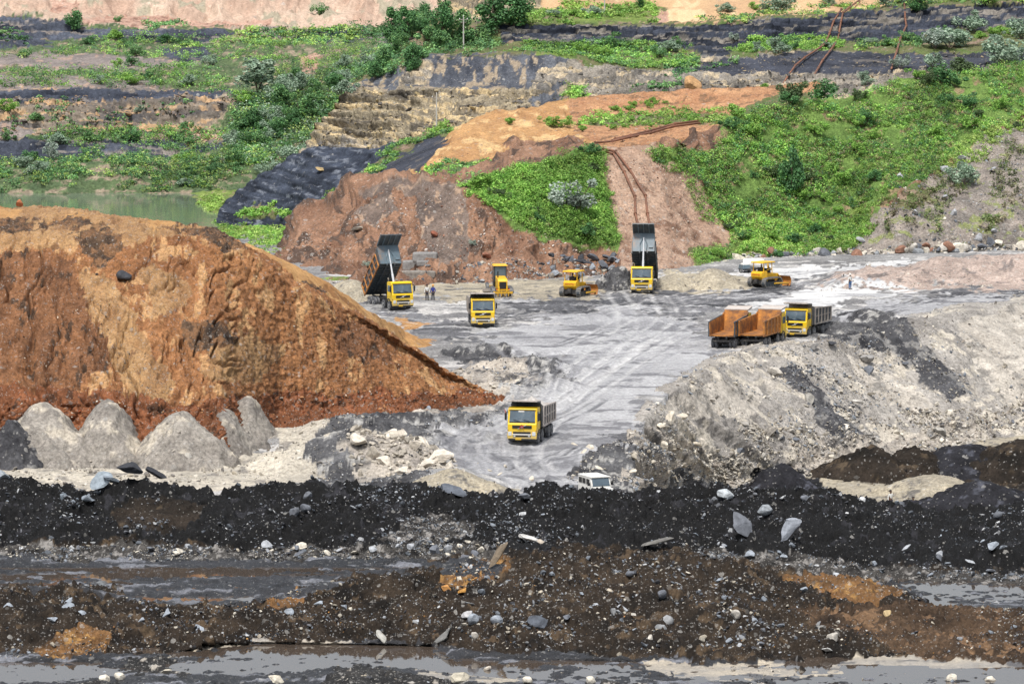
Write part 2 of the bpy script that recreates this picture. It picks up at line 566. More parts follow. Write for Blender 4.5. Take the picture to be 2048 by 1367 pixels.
# ---- colour families (as they show in daylight)
sty('mud', (66, 55, 44), (27, 23, 20), (92, 76, 58), .4, .5, speck=.35, wet=.15, f=.45, clod=.5)
sty('mud_orange', (146, 106, 64), (92, 70, 48), (176, 134, 78), .35, .6, speck=.4, wet=.1, f=.25, clod=.4)
sty('mud_brown', (98, 78, 60), (56, 45, 36), (130, 102, 76), .3, .5, speck=.2, wet=.1, f=.3, clod=.45)
sty('bank', (58, 56, 54), (26, 25, 25), (190, 182, 170), .5, .8, speck=.5, wet=.3, f=.12, clod=.22)
sty('silt', (206, 192, 168), (160, 154, 146), (98, 96, 96), .3, .5, (.5, 1, 1), speck=.05, wet=.8, rough=.5, f=.05, clod=.03)
sty('wetmud', (52, 52, 56), (26, 26, 29), (130, 132, 140), .35, .5, (.35, 1, 1), speck=.25, wet=.7, rough=1.0, f=.05, clod=.16)
sty('coal', (26, 26, 28), (8, 8, 9), (48, 48, 53), .5, .5, speck=.12, wet=.25, f=.6, clod=.55)
sty('coal_fine', (52, 52, 58), (27, 27, 31), (84, 86, 96), .4, .5, speck=.15, wet=.1, f=.25, clod=.2)
sty('coal_brown', (64, 56, 49), (34, 31, 28), (88, 76, 62), .45, .45, speck=.12, f=.3, clod=.3)
sty('stonemud', (88, 85, 82), (34, 33, 33), (150, 146, 142), .3, .9, speck=.6, f=.12, clod=.3)
sty('road', (190, 190, 192), (160, 160, 163), (132, 132, 136), .2, .12, (.7, 1, 1), sc3=.35, speck=.06, wet=.1, rough=.7, f=.1, clod=.06)
sty('road_white', (228, 227, 226), (208, 208, 208), (182, 182, 184), .3, .12, (.4, 1, 1), sc3=.3, speck=.05, rough=.5, f=.05, clod=.04)
sty('bench', (172, 171, 170), (122, 121, 122), (204, 201, 198), .25, .2, (.5, 1, 1), sc3=.4, speck=.25, rough=.9, f=.15, clod=.12)
sty('bench_dark', (126, 126, 130), (70, 71, 75), (176, 176, 178), .3, .25, (.4, 1, 1), sc3=.4, speck=.2, rough=.8, f=.15, clod=.14)
sty('rubble', (204, 194, 180), (150, 143, 136), (104, 101, 99), .3, .4, speck=.5, f=.4, clod=.32)
sty('pink_rubble', (200, 180, 168), (166, 148, 138), (130, 120, 116), .4, .35, speck=.5, f=.3, clod=.15)
sty('debris_dark', (112, 112, 114), (56, 56, 60), (176, 174, 170), .3, .55, speck=.35, f=.4, clod=.3)
sty('beige', (218, 208, 190), (186, 178, 164), (150, 144, 136), .4, .3, speck=.35, f=.2, clod=.1)
sty('gravel_beige', (196, 184, 160), (160, 152, 136), (120, 116, 110), .4, .4, speck=.35, f=.1, clod=.07)
sty('brown', (184, 130, 84), (146, 100, 66), (206, 160, 110), .3, .35, (1.9, .7, .3), speck=.3, rough=1.0, f=.25, clod=.26, gully=.3)
sty('brown_dark', (160, 112, 76), (122, 86, 62), (92, 72, 58), .3, .45, (1.9, .7, .3), speck=.3, rough=1.0, f=.25, clod=.26, gully=.4)
sty('brown_tan', (196, 156, 108), (164, 124, 84), (142, 106, 74), .35, .45, (1.9, .7, .35), speck=.45, f=.25, clod=.24, gully=.3)
sty('brown_red', (160, 102, 68), (124, 80, 54), (94, 66, 50), .3, .6, speck=.4, f=.3, clod=.42)
sty('charcoal_patch', (116, 92, 72), (66, 56, 50), (140, 104, 74), .0, .9, (1.4, .8, .4), speck=.3, f=.3, clod=.28)
sty('ochre', (210, 164, 106), (178, 132, 82), (150, 108, 68), .4, .35, speck=.1, rough=.6, f=.25, clod=.14)
sty('grey_slope', (186, 180, 172), (146, 141, 136), (206, 197, 182), .2, .22, speck=.3, rough=.9, f=.3, clod=.18, gully=.25)
sty('gravel_grey', (172, 165, 155), (128, 122, 116), (196, 186, 170), .3, .4, speck=.35, rough=.9, f=.3, clod=.2)
sty('grey_pale', (210, 202, 190), (182, 174, 163), (150, 145, 138), .3, .3, speck=.3, rough=.8, f=.25, clod=.15, gully=.2)
sty('grey_dark', (98, 98, 101), (54, 54, 58), (140, 138, 136), .25, .4, speck=.25, rough=.8, f=.3, clod=.24, gully=.2)
sty('scar', (170, 132, 106), (126, 94, 76), (98, 80, 70), .25, .3, (1.6, .6, .35), speck=.28, rough=.85, f=.8, clod=.35, gully=1.8)
sty('scar_grey', (144, 126, 114), (102, 90, 84), (172, 146, 124), .3, .4, (1.6, .6, .3), speck=.15, f=.5, clod=.25, gully=1.3)
sty('chute', (188, 158, 136), (160, 130, 110), (138, 108, 90), .3, .3, speck=.42, rough=.8, f=.4, clod=.2, gully=.2)
sty('sandy', (208, 162, 108), (172, 128, 86), (222, 184, 130), .25, .2, (1.6, .5, .5), speck=.15, rough=.8, f=.4, clod=.14, gully=.8)
sty('soil_orange', (204, 156, 114), (170, 122, 88), (140, 108, 82), .3, .4, speck=.2, f=.3, clod=.2)
sty('green', (122, 152, 74), (92, 120, 60), (150, 132, 100), .4, .4, speck=.0, rough=1.0, f=.5, clod=.4)
sty('green_soil', (96, 118, 62), (120, 112, 84), (150, 128, 110), .35, .4, speck=.1, rough=.9, f=.4, clod=.25)
sty('green_light', (140, 160, 80), (104, 128, 62), (150, 138, 104), .3, .5, speck=.0, rough=1.0, f=.15, clod=.15)
sty('green_far', (104, 122, 82), (78, 96, 68), (150, 136, 116), .2, .3, speck=.0, rough=1.0, f=.8, clod=.6)
sty('talus', (168, 156, 146), (124, 118, 112), (140, 146, 96), .3, .4, speck=.5, rough=.9, f=.5, clod=.3)
sty('coal_face', (78, 86, 102), (38, 43, 54), (120, 126, 138), .35, .6, (.4, .3, 2.4), speck=.03, f=.3, clod=.06, gully=.25)
sty('coal_bench', (82, 86, 98), (54, 57, 66), (104, 100, 98), .45, .3, (.8, .8, .8), speck=.1, f=.12, clod=.08)
sty('coal_wall', (80, 86, 100), (28, 32, 42), (140, 134, 126), .25, .9, (.1, .1, 3.0), speck=.0, f=.1, clod=.06, strata=.8)
sty('rock_wall', (186, 172, 144), (96, 90, 82), (214, 190, 146), .2, .7, (.25, .2, 2.2), speck=.25, rough=1.0, f=.35, clod=.14, strata=.9)
sty('rock_grey', (168, 160, 148), (86, 84, 82), (200, 182, 152), .2, .7, (.25, .2, 2.2), speck=.4, rough=1.0, f=.35, clod=.18, strata=.8)
sty('slate_slip', (110, 114, 122), (70, 74, 84), (166, 150, 128), .15, .4, (1.6, .4, .25), speck=.2, rough=.9, f=.5, clod=.2, gully=.8)
sty('far_rock', (172, 156, 136), (78, 78, 82), (194, 160, 122), .2, .6, (.15, .12, 2.8), speck=.1, f=.35, clod=.14, strata=1.0)
sty('far_dark', (92, 98, 112), (40, 45, 56), (138, 130, 124), .3, .6, (.12, .1, 2.6), speck=.03, f=.3, clod=.1, strata=.8)
sty('far_soil', (156, 144, 138), (118, 112, 110), (176, 150, 134), .4, .3, speck=.1, f=.5, clod=.25)
sty('tan_wall', (214, 190, 168), (190, 160, 140), (174, 164, 142), .25, .14, (1.2, .5, .3), speck=.04, rough=.5, f=1.8, clod=.25, gully=2.0)
sty('tan_pink', (204, 168, 148), (182, 142, 122), (150, 116, 100), .3, .4, speck=.2, rough=.6, f=.8, clod=.3)
sty('sand_slope', (218, 182, 138), (196, 158, 120), (226, 196, 152), .3, .1, (1.4, .5, .3), speck=.02, rough=.4, f=.6, clod=.08, gully=.6)

# ---- 1. near ground: wet floor, the stony mound and the black berm behind it
L = loft('near', [
    ('z', [(-260, 1500, .4), (2300, 1500, .4)]),
    ('z', [(-260, 1382, .3), (90, 1377, .3), (180, 1368, .25), (300, 1352, .4), (500, 1360, .35), (640, 1345, .55), (720, 1340, .85), (850, 1350, .55), (950, 1362, .3), (1200, 1376, .25), (1300, 1380, .2), (2300, 1388, .2)]),
    ('z', [(-260, 1366, -.14), (90, 1363, -.14), (180, 1354, -.1), (270, 1346, .06), (330, 1346, .08), (400, 1346, -.13), (600, 1347, -.13), (720, 1331, -.1), (850, 1340, -.13), (980, 1351, -.08), (1060, 1356, .02), (1200, 1364, .03), (1320, 1366, .03), (1500, 1369, .02), (1720, 1371, -.08), (2300, 1375, -.13)]),
    ('z', [(-260, 1332, -.1), (200, 1327, -.1), (255, 1327, -.02), (285, 1325, .09), (325, 1316, .09), (360, 1306, -.06), (420, 1296, -.11), (520, 1289, -.12), (700, 1291, -.12), (860, 1293, -.1), (910, 1319, -.08), (1100, 1322, -.08), (1280, 1325, -.08), (1320, 1338, .0), (1480, 1346, .02), (1680, 1352, .0), (1760, 1343, -.08), (2300, 1342, -.1)]),
    ('z', [(-260, 1320, .1), (200, 1318, .12), (330, 1304, .16), (420, 1290, .12), (500, 1282, .15), (700, 1284, .15), (880, 1288, .16), (930, 1310, .12), (1100, 1315, .12), (1280, 1318, .12), (1330, 1318, .06), (1600, 1316, .06), (1850, 1314, .1), (2300, 1330, .15)]),
    ('D', [(-260, 1200, 303), (0, 1190, 303), (60, 1176, 303.5), (130, 1166, 303.5), (200, 1178, 303), (300, 1204, 302), (400, 1210, 302), (480, 1204, 302), (560, 1186, 303), (640, 1162, 304), (700, 1160, 305), (800, 1146, 306), (880, 1140, 308), (940, 1114, 310), (990, 1090, 311), (1060, 1076, 311.5), (1110, 1088, 311), (1160, 1102, 311), (1240, 1108, 311), (1320, 1092, 311), (1450, 1104, 311), (1550, 1132, 309), (1620, 1126, 308.5), (1700, 1126, 308.5), (1770, 1146, 307), (1850, 1192, 304), (1900, 1216, 302), (1980, 1212, 302), (2300, 1236, 301)]),
    ('DZ', [(-260, 311, .05), (500, 311, .08), (900, 317, .1), (1500, 315, .1), (1800, 311, .1), (1900, 310, .06), (2300, 310, .02)]),
    ('DZ', [(-260, 322, .05), (300, 322, -.0), (700, 322, .1), (1000, 322, .1), (1700, 320.5, .1), (1780, 318, -.08), (2300, 317, -.12)]),
    ('z', [(-260, 1112, .1), (150, 1106, .15), (500, 1104, .2), (760, 1112, .2), (1000, 1108, .2), (1400, 1112, .2), (1600, 1120, .15), (1750, 1150, .1), (2048, 1168, .05), (2300, 1172, .05)]),
    ('D', [(-260, 962, 345), (0, 966, 345), (80, 960, 345), (130, 964, 345), (180, 980, 345), (230, 966, 345), (330, 964, 345), (420, 976, 345), (520, 970, 345), (610, 972, 345), (700, 964, 345), (780, 962, 345), (830, 968, 345), (900, 984, 345), (980, 990, 345), (1050, 992, 344), (1085, 970, 344), (1120, 969, 345), (1150, 975, 344), (1240, 976, 344), (1300, 975, 345), (1400, 974, 345), (1500, 962, 345), (1600, 976, 345), (1700, 988, 345), (1750, 998, 345), (1900, 1006, 345), (2000, 1000, 345), (2048, 990, 345), (2300, 990, 345)]),
    ('DZ', [(-260, 352, .2), (1300, 352, .2), (1420, 355, -3), (1520, 362, -9), (2300, 362, -9)]),
], spacing=2.0, skirt=6, sp_row=1.9)
paint(L, 'mud', [
    ('bank', [(-300, 1600), (-300, 1340), (300, 1350), (340, 1300), (900, 1330), (2400, 1375), (2400, 1600)]),
    ('wetmud', [(-300, 1314), (330, 1298), (700, 1282), (900, 1288), (1280, 1316), (2400, 1326), (2400, 1372), (-300, 1370)]), ('silt', [(1280, 1322), (1400, 1324), (1600, 1318), (1860, 1312), (1960, 1322), (2150, 1334), (2000, 1344), (1700, 1352), (1500, 1362), (1330, 1350)]), ('silt', [(740, 1345), (900, 1340), (1050, 1348), (1010, 1360), (860, 1358)]), ('silt', [(340, 1312), (420, 1296), (520, 1283), (700, 1284), (700, 1288), (520, 1291), (420, 1302), (360, 1316)]),
    ('mud', [(1560, 1318), (1660, 1322), (1650, 1345), (1590, 1338)]),
    ('bank', [(262, 1352), (270, 1318), (340, 1310), (380, 1352)]),
    ('bank', [(640, 1367), (650, 1345), (720, 1333), (850, 1344), (930, 1367), (930, 1420), (600, 1420)]),
    ('mud_orange', [(860, 1165), (930, 1130), (1000, 1100), (1040, 1110), (990, 1150), (920, 1175)]),
    ('mud_orange', [(1580, 1150), (1640, 1132), (1760, 1150), (1820, 1180), (1760, 1215), (1640, 1200)]),
    ('mud_orange', [(90, 1290), (150, 1250), (220, 1262), (200, 1300), (110, 1315)]),
    ('mud_orange', [(520, 1190), (570, 1160), (620, 1165), (600, 1200), (540, 1215)]),
    ('mud_brown', [(1780, 1215), (1960, 1205), (2400, 1230), (2400, 1340), (1850, 1320), (1700, 1270), (1560, 1220)]),
    ('wetmud', [(-300, 1100), (400, 1110), (1000, 1120), (1000, 1145), (860, 1150), (700, 1160), (640, 1175), (560, 1190), (480, 1212), (300, 1206), (130, 1170), (-300, 1200)]),
    ('stonemud', [(-300, 1086), (300, 1092), (700, 1088), (1000, 1092), (1000, 1116), (700, 1114), (300, 1120), (-300, 1112)]),
    ('stonemud', [(1400, 1100), (1560, 1108), (1800, 1135), (2400, 1150), (2400, 1172), (1800, 1160), (1560, 1136), (1400, 1120)]),
    ('wetmud', [(1760, 1160), (2400, 1168), (2400, 1225), (1960, 1215), (1860, 1195)]),
    ('coal', [(-300, 940), (2400, 940), (2400, 1148), (1760, 1132), (1560, 1108), (1200, 1100), (700, 1090), (-300, 1084)]),
    ('coal_brown', [(240, 1000), (350, 985), (420, 1010), (380, 1070), (230, 1075)]),
    ('stonemud', [(760, 1070), (830, 1030), (900, 1030), (960, 1060), (940, 1088), (780, 1090)]),
], seed=4, warp=12, wxk=2.6)
P = L['P']
track = inpoly(L['px'], L['py'], [(-300, 1120), (1000, 1122), (860, 1160), (560, 1200), (300, 1215), (-300, 1210)])
rut = np.where(track, .22 * (vnoise(P[..., 0] * .05, P[..., 1] * .62, 0, 5)) + .1 * vnoise(P[..., 0] * .08, P[..., 1] * 1.6, 0, 8), 0)
wet_ = inpoly(L['px'], L['py'], [(-300, 1285), (2400, 1285), (2400, 1375), (-300, 1375)]) & (P[..., 2] < .14)
isl = np.where(wet_, .14 * np.clip(fbm(P[..., 0] * .22, P[..., 1] * .4, 0, 2, 14) - .12, 0, 1) + .03 * fbm(P[..., 0] * 1.2, P[..., 1] * 1.2, 0, 2, 15), 0)
displace(L, 21, .22, 1.5, extra=rut + isl)
# keep the puddle beds flat
bed = (LAY['near']['reg'] == 2) | inpoly(L['px'], L['py'], [(1770, 1168), (2400, 1176), (2400, 1222), (1990, 1212), (1880, 1194)])
emit(L, 'near_ground', M['earth_near'])
NEAR = L

# ---- 2. the haul road bench
L = loft('bench', [
    ('DZ', [(-260, 350, -.1), (1200, 350, -.1), (1290, 350, -.6)]),
    ('z', [(-260, 965, 0), (1200, 965, 0), (1262, 965, -.1)]),
    ('z', [(-260, 900, 0), (1274, 900, 0)]),
    ('z', [(-260, 840, 0), (1290, 840, 0)]),
    ('z', [(-260, 790, 0), (1336, 790, 0)]),
    ('z', [(-260, 745, 0), (1406, 745, 0)]),
    ('z', [(-260, 705, 0), (1486, 705, 0)]),
    ('z', [(-260, 688, 0), (1640, 688, 0)]),
    ('z', [(-260, 668, 0), (1712, 668, 0)]),
    ('z', [(-260, 640, 0), (1850, 640, 0)]),
    ('z', [(-260, 600, 0), (2050, 600, 0)]),
    ('z', [(-260, 565, 0), (2270, 565, 0)]),
    ('z', [(-260, 535, 0), (2300, 535, .3)]),
    ('z', [(-260, 490, -1), (400, 490, -.5), (560, 490, 0), (2300, 490, 1.0)]),
], spacing=2.3, sp_row=1.8, smooth=2)
PXg, PYg = L['px'], L['py']
def hp(px, py, r, h, ex=1.0):
    p = at(px, py, z=0); return (p[0], p[1], r, h, None, ex)
heaps(L, [hp(740, 885, 8, 2.6, 1.6), hp(670, 930, 7, 2.4, 1.2), hp(860, 870, 4, 1.0, 2), hp(905, 972, 5, 1.6, 1.3), hp(800, 935, 6, 1.6, 1.5),
          hp(950, 705, 4, 1.0, 2.5), hp(1060, 740, 4, 1.2, 1.8), hp(930, 765, 5, 1.5, 1.8), hp(1090, 775, 3.5, 1.3, 1.4), hp(1000, 790, 4, 1.2, 1.5), hp(1190, 925, 4, .8, 1.8),
          hp(1760, 566, 6, 1.3, 2.2), hp(1850, 560, 6, 1.2, 2.4), hp(1960, 556, 7, 1.6, 2.4), hp(2060, 552, 7, 1.8, 2.4),
          hp(1670, 662, 5, 1.0, 1.6), hp(1740, 645, 5, 1.2, 2.0), hp(1240, 905, 3, .9, 2)])
paint(L, 'bench', [
    ('beige', [(-300, 900), (0, 902), (440, 925), (560, 880), (700, 850), (740, 862), (640, 940), (560, 980), (-300, 985)]),
    ('debris_dark', [(600, 990), (640, 900), (700, 858), (860, 820), (960, 800), (1010, 785), (1000, 845), (870, 900), (830, 930), (880, 990)]),
    ('rubble', [(820, 860), (800, 800), (900, 740), (1000, 735), (1080, 770), (1010, 800)]),
    ('debris_dark', [(890, 715), (960, 698), (1050, 716), (1140, 736), (1148, 752), (1110, 785), (1060, 790), (1090, 760), (1000, 735)]),
    ('road', [(860, 895), (990, 845), (1110, 792), (1150, 755), (1120, 735), (1000, 700), (960, 678), (985, 655), (1080, 640), (1250, 612), (1400, 640), (1430, 690), (1490, 702), (1400, 745), (1300, 800), (1250, 870), (1190, 930), (1280, 990), (1020, 990), (900, 930)]),
    ('bench_dark', [(740, 608), (830, 622), (940, 650), (960, 676), (900, 690), (860, 660), (770, 635)]),
    ('bench_dark', [(1020, 600), (1180, 596), (1300, 585), (1480, 556), (1620, 566), (1500, 605), (1400, 640), (1280, 610), (1120, 622), (1000, 640)]),
    ('debris_dark', [(1190, 585), (1230, 545), (1262, 560), (1262, 588)]),
    ('road_white', [(1480, 612), (1560, 592), (1660, 578), (1830, 572), (1780, 590), (1650, 604), (1600, 625)]),
    ('road_white', [(1370, 556), (1480, 540), (1700, 530), (2048, 514), (2300, 506), (2300, 532), (2048, 536), (1780, 550), (1500, 558)]),
    ('pink_rubble', [(1630, 575), (1720, 548), (1860, 548), (2300, 535), (2300, 575), (1900, 580), (1760, 576)]),
    ('bench_dark', [(1600, 640), (1760, 610), (1900, 585), (2300, 570), (2300, 598), (1950, 610), (1760, 640), (1640, 660)]),
    ('road', [(1640, 640), (1780, 600), (2000, 592), (2100, 600), (1900, 632), (1700, 650)]),
    ('debris_dark', [(1600, 690), (1650, 650), (1740, 628), (1810, 636), (1790, 665), (1700, 688)]),
    ('rubble', [(690, 935), (705, 905), (790, 895), (880, 925), (920, 955), (880, 965), (720, 960)]),
    ('ochre', [(770, 640), (850, 652), (842, 695), (790, 690)]),
    ('gravel_beige', [(830, 585), (740, 560), (900, 565), (1000, 560), (1130, 555), (1230, 575), (1130, 600), (1030, 596), (900, 602)]),
    ('gravel_beige', [(1300, 585), (1330, 550), (1480, 545), (1470, 575), (1380, 582)]),
    ('debris_dark', [(1130, 960), (1170, 900), (1290, 860), (1300, 990), (1180, 990)]),
    ('bench_dark', [(1250, 905), (1230, 870), (1290, 840), (1310, 900)]),
], seed=9, warp=18, wxk=3.0)
P = L['P']
trk = 0.05 * ridged(P[..., 0] * .12 + P[..., 1] * .05, P[..., 1] * .35 - P[..., 0] * .1, 0, 2, 31)
displace(L, 33, .15, 1.0, extra=trk, up=True)
# wheel tracks: paler, polished lines swung along the lorries' paths
def track_line(L, pts, width, c, off=(0,), op=.8):
    P = L['P']
    w = np.array([at(a, b, z=0)[:2] for a, b in pts])
    # catmull-rom
    Q = []
    for i in range(len(w) - 1):
        p0, p1, p2, p3 = w[max(i - 1, 0)], w[i], w[i + 1], w[min(i + 2, len(w) - 1)]
        for t in np.linspace(0, 1, 14, endpoint=False):
            Q.append(.5 * ((2 * p1) + (-p0 + p2) * t + (2 * p0 - 5 * p1 + 4 * p2 - p3) * t * t + (-p0 + 3 * p1 - 3 * p2 + p3) * t ** 3))
    Q.append(w[-1]); Q = np.array(Q)
    x, y = P[..., 0], P[..., 1]
    m = (x > Q[:, 0].min() - 4) & (x < Q[:, 0].max() + 4) & (y > Q[:, 1].min() - 4) & (y < Q[:, 1].max() + 4)
    xs, ys = x[m], y[m]
    best = np.full(xs.shape, 1e9); side = np.zeros(xs.shape)
    for a, b in zip(Q[:-1], Q[1:]):
        d = b - a; l2 = (d ** 2).sum() + 1e-9
        t = np.clip(((xs - a[0]) * d[0] + (ys - a[1]) * d[1]) / l2, 0, 1)
        ex, ey = xs - a[0] - d[0] * t, ys - a[1] - d[1] * t
        dd = np.hypot(ex, ey)
        s = np.sign(ex * d[1] - ey * d[0])
        k = dd < best
        best[k] = dd[k]; side[k] = s[k]
    sd = best * side
    tot = np.zeros(xs.shape)
    for o in off:
        tot = np.maximum(tot, np.clip(1 - np.abs(sd - o) / width, 0, 1))
    brk = np.clip(.75 + .6 * vnoise(xs * .5, ys * .3, 0, 77), 0, 1)
    k = (np.clip(tot * 1.6, 0, 1) * brk * op)[:, None]
    C = L['col'][m]
    L['col'][m] = C * (1 - k) + srgb(*c) * k
    z = L['P'][..., 2]; zz = z[m]; zz -= .05 * tot; z[m] = zz
pale, dark = (222, 220, 220), (92, 93, 98)
for pts in ([(1060, 990), (1010, 930), (985, 880), (1100, 800), (1260, 700)], [(1130, 985), (1060, 915), (1080, 860), (1200, 770), (1330, 680)],
            [(1500, 565), (1400, 590), (1300, 604), (1310, 630), (1400, 660)], [(1560, 580), (1420, 604), (1370, 620), (1420, 650)],
            [(960, 660), (1040, 640), (1160, 625), (1300, 600), (1480, 570)], [(1290, 600), (1200, 620), (1060, 630), (900, 640)]):
    track_line(L, pts, .35, pale, (-1.0, 1.0), .42)
for pts in ([(700, 640), (820, 640), (960, 640), (1100, 610), (1240, 600), (1440, 572), (1700, 560)], [(880, 905), (980, 880), (1110, 840), (1190, 800)],
            [(1300, 870), (1240, 890), (1140, 905), (1040, 940)], [(1120, 690), (1240, 660), (1400, 650)], [(1700, 640), (1860, 600), (2100, 575)],
            [(1640, 655), (1560, 620), (1440, 600), (1200, 605)], [(1500, 585), (1700, 565), (1900, 545), (2100, 535)], [(1010, 905), (1100, 960), (1180, 990)]):
    track_line(L, pts, .3, dark, (-1.0, -.2, 1.0))
for pts in ([(1520, 552), (1700, 543), (2000, 528), (2200, 520)], [(980, 700), (1100, 720), (1300, 700), (1420, 680)], [(760, 625), (900, 640), (1040, 650)]):
    track_line(L, pts, .45, (150, 150, 154), (-1.0, 1.0))
tr = random.Random(4)
flows = [[(1040, 985), (990, 930), (985, 890), (1080, 820), (1200, 740), (1300, 680), (1400, 640)], [(1200, 980), (1100, 930), (1120, 850), (1220, 770), (1330, 700), (1420, 670)],
         [(700, 635), (830, 640), (960, 650), (1120, 640), (1280, 610), (1480, 580), (1700, 560), (2000, 540)], [(960, 670), (1080, 690), (1220, 700), (1380, 680)],
         [(1290, 600), (1310, 640), (1240, 700), (1130, 790), (1000, 860), (930, 900)], [(1150, 600), (1180, 630), (1260, 660), (1400, 650)]]
for i in range(26):
    fl = flows[i % 6]; dx, dy = tr.uniform(-70, 70), tr.uniform(-18, 18)
    w = [(a + dx + tr.uniform(-12, 12), b + dy + tr.uniform(-4, 4)) for a, b in fl]
    track_line(L, w, tr.uniform(.2, .45), tr.choice([(224, 223, 222), (118, 119, 124), (140, 141, 146), (104, 104, 108)]), (-1.0, 1.0), tr.uniform(.2, .42))
emit(L, 'haul_road', M['earth'])
BENCH = L

# ---- 3. grey tipped slope falling from the road to the lower floor
L = loft('tip', [
    ('z', [(1262, 1010, -1), (1340, 1010, -6), (1440, 1000, -9.2), (1560, 970, -9.2), (1680, 945, -9.2), (1780, 922, -9.2), (1880, 900, -9.2), (2000, 880, -9.2), (2150, 858, -9.2), (2340, 835, -9.2)], True),
    ('z', [(1258, 985, -.3), (1330, 975, -4.5), (1420, 965, -8), (1540, 945, -8.5), (1665, 918, -8.5), (1762, 898, -8.5), (1862, 874, -8.5), (1980, 856, -8.5), (2136, 832, -8.5), (2330, 806, -8.5)], True),
    ('z', [(1256, 965, 0), (1268, 900, .1), (1285, 840, .2), (1332, 788, .3), (1404, 742, .5), (1484, 702, .6), (1600, 684, .7), (1725, 662, .9), (1900, 624, .8), (2300, 556, .8)], True),
    ('z', [(1240, 964, 0), (1250, 896, 0), (1266, 836, 0), (1312, 780, 0), (1390, 732, 0), (1470, 692, 0), (1590, 675, 0), (1718, 652, 0), (1890, 614, 0), (2300, 546, 0)], True),
], spacing=2.1, sp_row=1.9, smooth=5)
# right continuation of the same slope
L['P'] = L['P']
def tip_paint(L, seed):
    paint(L, 'grey_slope', [
        ('rubble', [(1230, 1000), (1240, 880), (1300, 850), (1370, 880), (1440, 960), (1500, 985), (1400, 1020)]), ('debris_dark', [(1270, 905), (1310, 880), (1360, 900), (1330, 930)]), ('debris_dark', [(1320, 970), (1350, 930), (1430, 975), (1400, 1000)]),
        ('grey_pale', [(1320, 800), (1420, 760), (1560, 770), (1500, 830), (1400, 830)]),
        ('rubble', [(1330, 890), (1400, 870), (1500, 940), (1480, 965), (1400, 960), (1340, 940)]),
        ('grey_dark', [(1555, 740), (1590, 735), (1640, 800), (1730, 880), (1790, 930), (1720, 915), (1640, 850), (1600, 800)]),
        ('grey_pale', [(1690, 700), (1740, 700), (1840, 790), (1900, 850), (1840, 850), (1760, 780)]),
        ('grey_dark', [(1640, 672), (1700, 640), (1800, 634), (1850, 690), (1950, 790), (1900, 800), (1800, 700), (1700, 680)]),
        ('grey_pale', [(1900, 650), (2048, 600), (2300, 580), (2300, 850), (2048, 830), (1960, 740)]),
        ('rubble', [(1640, 880), (1760, 880), (1900, 850), (2000, 850), (1900, 905), (1700, 940), (1560, 960), (1600, 900)]),
        ('coal', [(1500, 1000), (1510, 935), (1580, 925), (1640, 960), (1660, 1000)]),
    ], seed=seed)
tip_paint(L, 13)
P = L['P']
# furrows that run down the fall line, one rib after another
def ribs(L, seed):
    R, C = L['P'].shape[:2]
    s = np.concatenate([[0], np.cumsum(np.linalg.norm(np.diff(L['P'][R // 2], axis=0), axis=-1))])
    v = np.linspace(0, 1, R)[:, None]
    S = np.broadcast_to(s[None], (R, C))
    return (0.55 * vnoise(S * .16, v * 1.2, 0, seed) + .3 * vnoise(S * .5, v * 2.0, 0, seed + 1)) * np.sin(np.pi * np.clip(v, 0, 1)) ** .6
displace(L, 41, .2, 1.2, extra=ribs(L, 50) * 2.0)
emit(L, 'tip_slope', M['earth'])
TIP = L
# ---- 4. lower floor at the right, behind the berm
L = loft('floor', [
    ('DZ', [(1350, 356, -9.3), (2400, 356, -9.3)]),
    ('DZ', [(1350, 430, -9.1), (2400, 430, -9.1)]),
    ('DZ', [(1350, 530, -9), (2400, 530, -9)]),
], spacing=3.0, sp_row=2.2, skirt=3)
paint(L, 'gravel_beige', [
    ('coal_brown', [(1640, 900), (2400, 880), (2400, 985), (1900, 975), (1700, 960)]),
    ('coal_fine', [(1900, 985), (2400, 960), (2400, 1020), (1900, 1020)]),
    ('coal', [(1480, 1000), (1500, 940), (1640, 960), (1660, 1010)]),
], seed=15)
displace(L, 45, .2, 1.2, up=True)
emit(L, 'pit_floor', M['earth'])
FLOOR = L

# ---- 5. brown spoil mound at the left
L = loft('mound', [
    ('z', [(-280, 935, 0), (0, 918, 0), (150, 916, 0), (300, 922, 0), (440, 926, 0), (560, 880, 0), (640, 866, 0), (700, 862, 0), (810, 846, 0), (860, 826, 0), (1000, 802, 0), (1026, 792, -.1)]),
    ('D', [(-280, 800, 392), (0, 805, 391), (150, 800, 391), (300, 812, 390), (440, 830, 393), (560, 820, 410), (700, 812, 416), (810, 806, 422), (900, 798, 429), (985, 793, 434.5), (1026, 790.5, 437)]),
    ('D', [(-280, 470, 416), (0, 478, 415), (150, 470, 415), (300, 474, 415), (420, 476, 415), (500, 512, 417), (560, 548, 419), (620, 586, 421), (700, 636, 427), (800, 694, 431), (900, 756, 434), (965, 782, 436), (1026, 790, 437)]),
    ('D', [(-280, 420, 430), (0, 440, 424), (60, 436, 426), (180, 432, 428), (240, 440, 427), (330, 446, 426), (430, 455, 423), (500, 492, 423), (560, 530, 424), (620, 570, 425), (700, 620, 427), (800, 680, 430), (900, 745, 433), (960, 776, 436), (1026, 789, 438)]),
    ('D', [(-280, 396, 442), (0, 406, 440), (60, 402, 440), (130, 404, 440), (200, 416, 438), (245, 432, 434), (330, 441, 430), (430, 453, 425), (500, 491, 425), (560, 529, 426), (620, 569, 427), (700, 619, 429), (800, 679, 432), (900, 744, 435), (960, 775, 438), (1026, 788.5, 439)]),
    ('DZ', [(-280, 470, 0), (430, 456, 0), (700, 446, 0), (900, 442, 0), (1026, 441, -.2)]),
], spacing=2.1, sp_row=2.0, smooth=5)
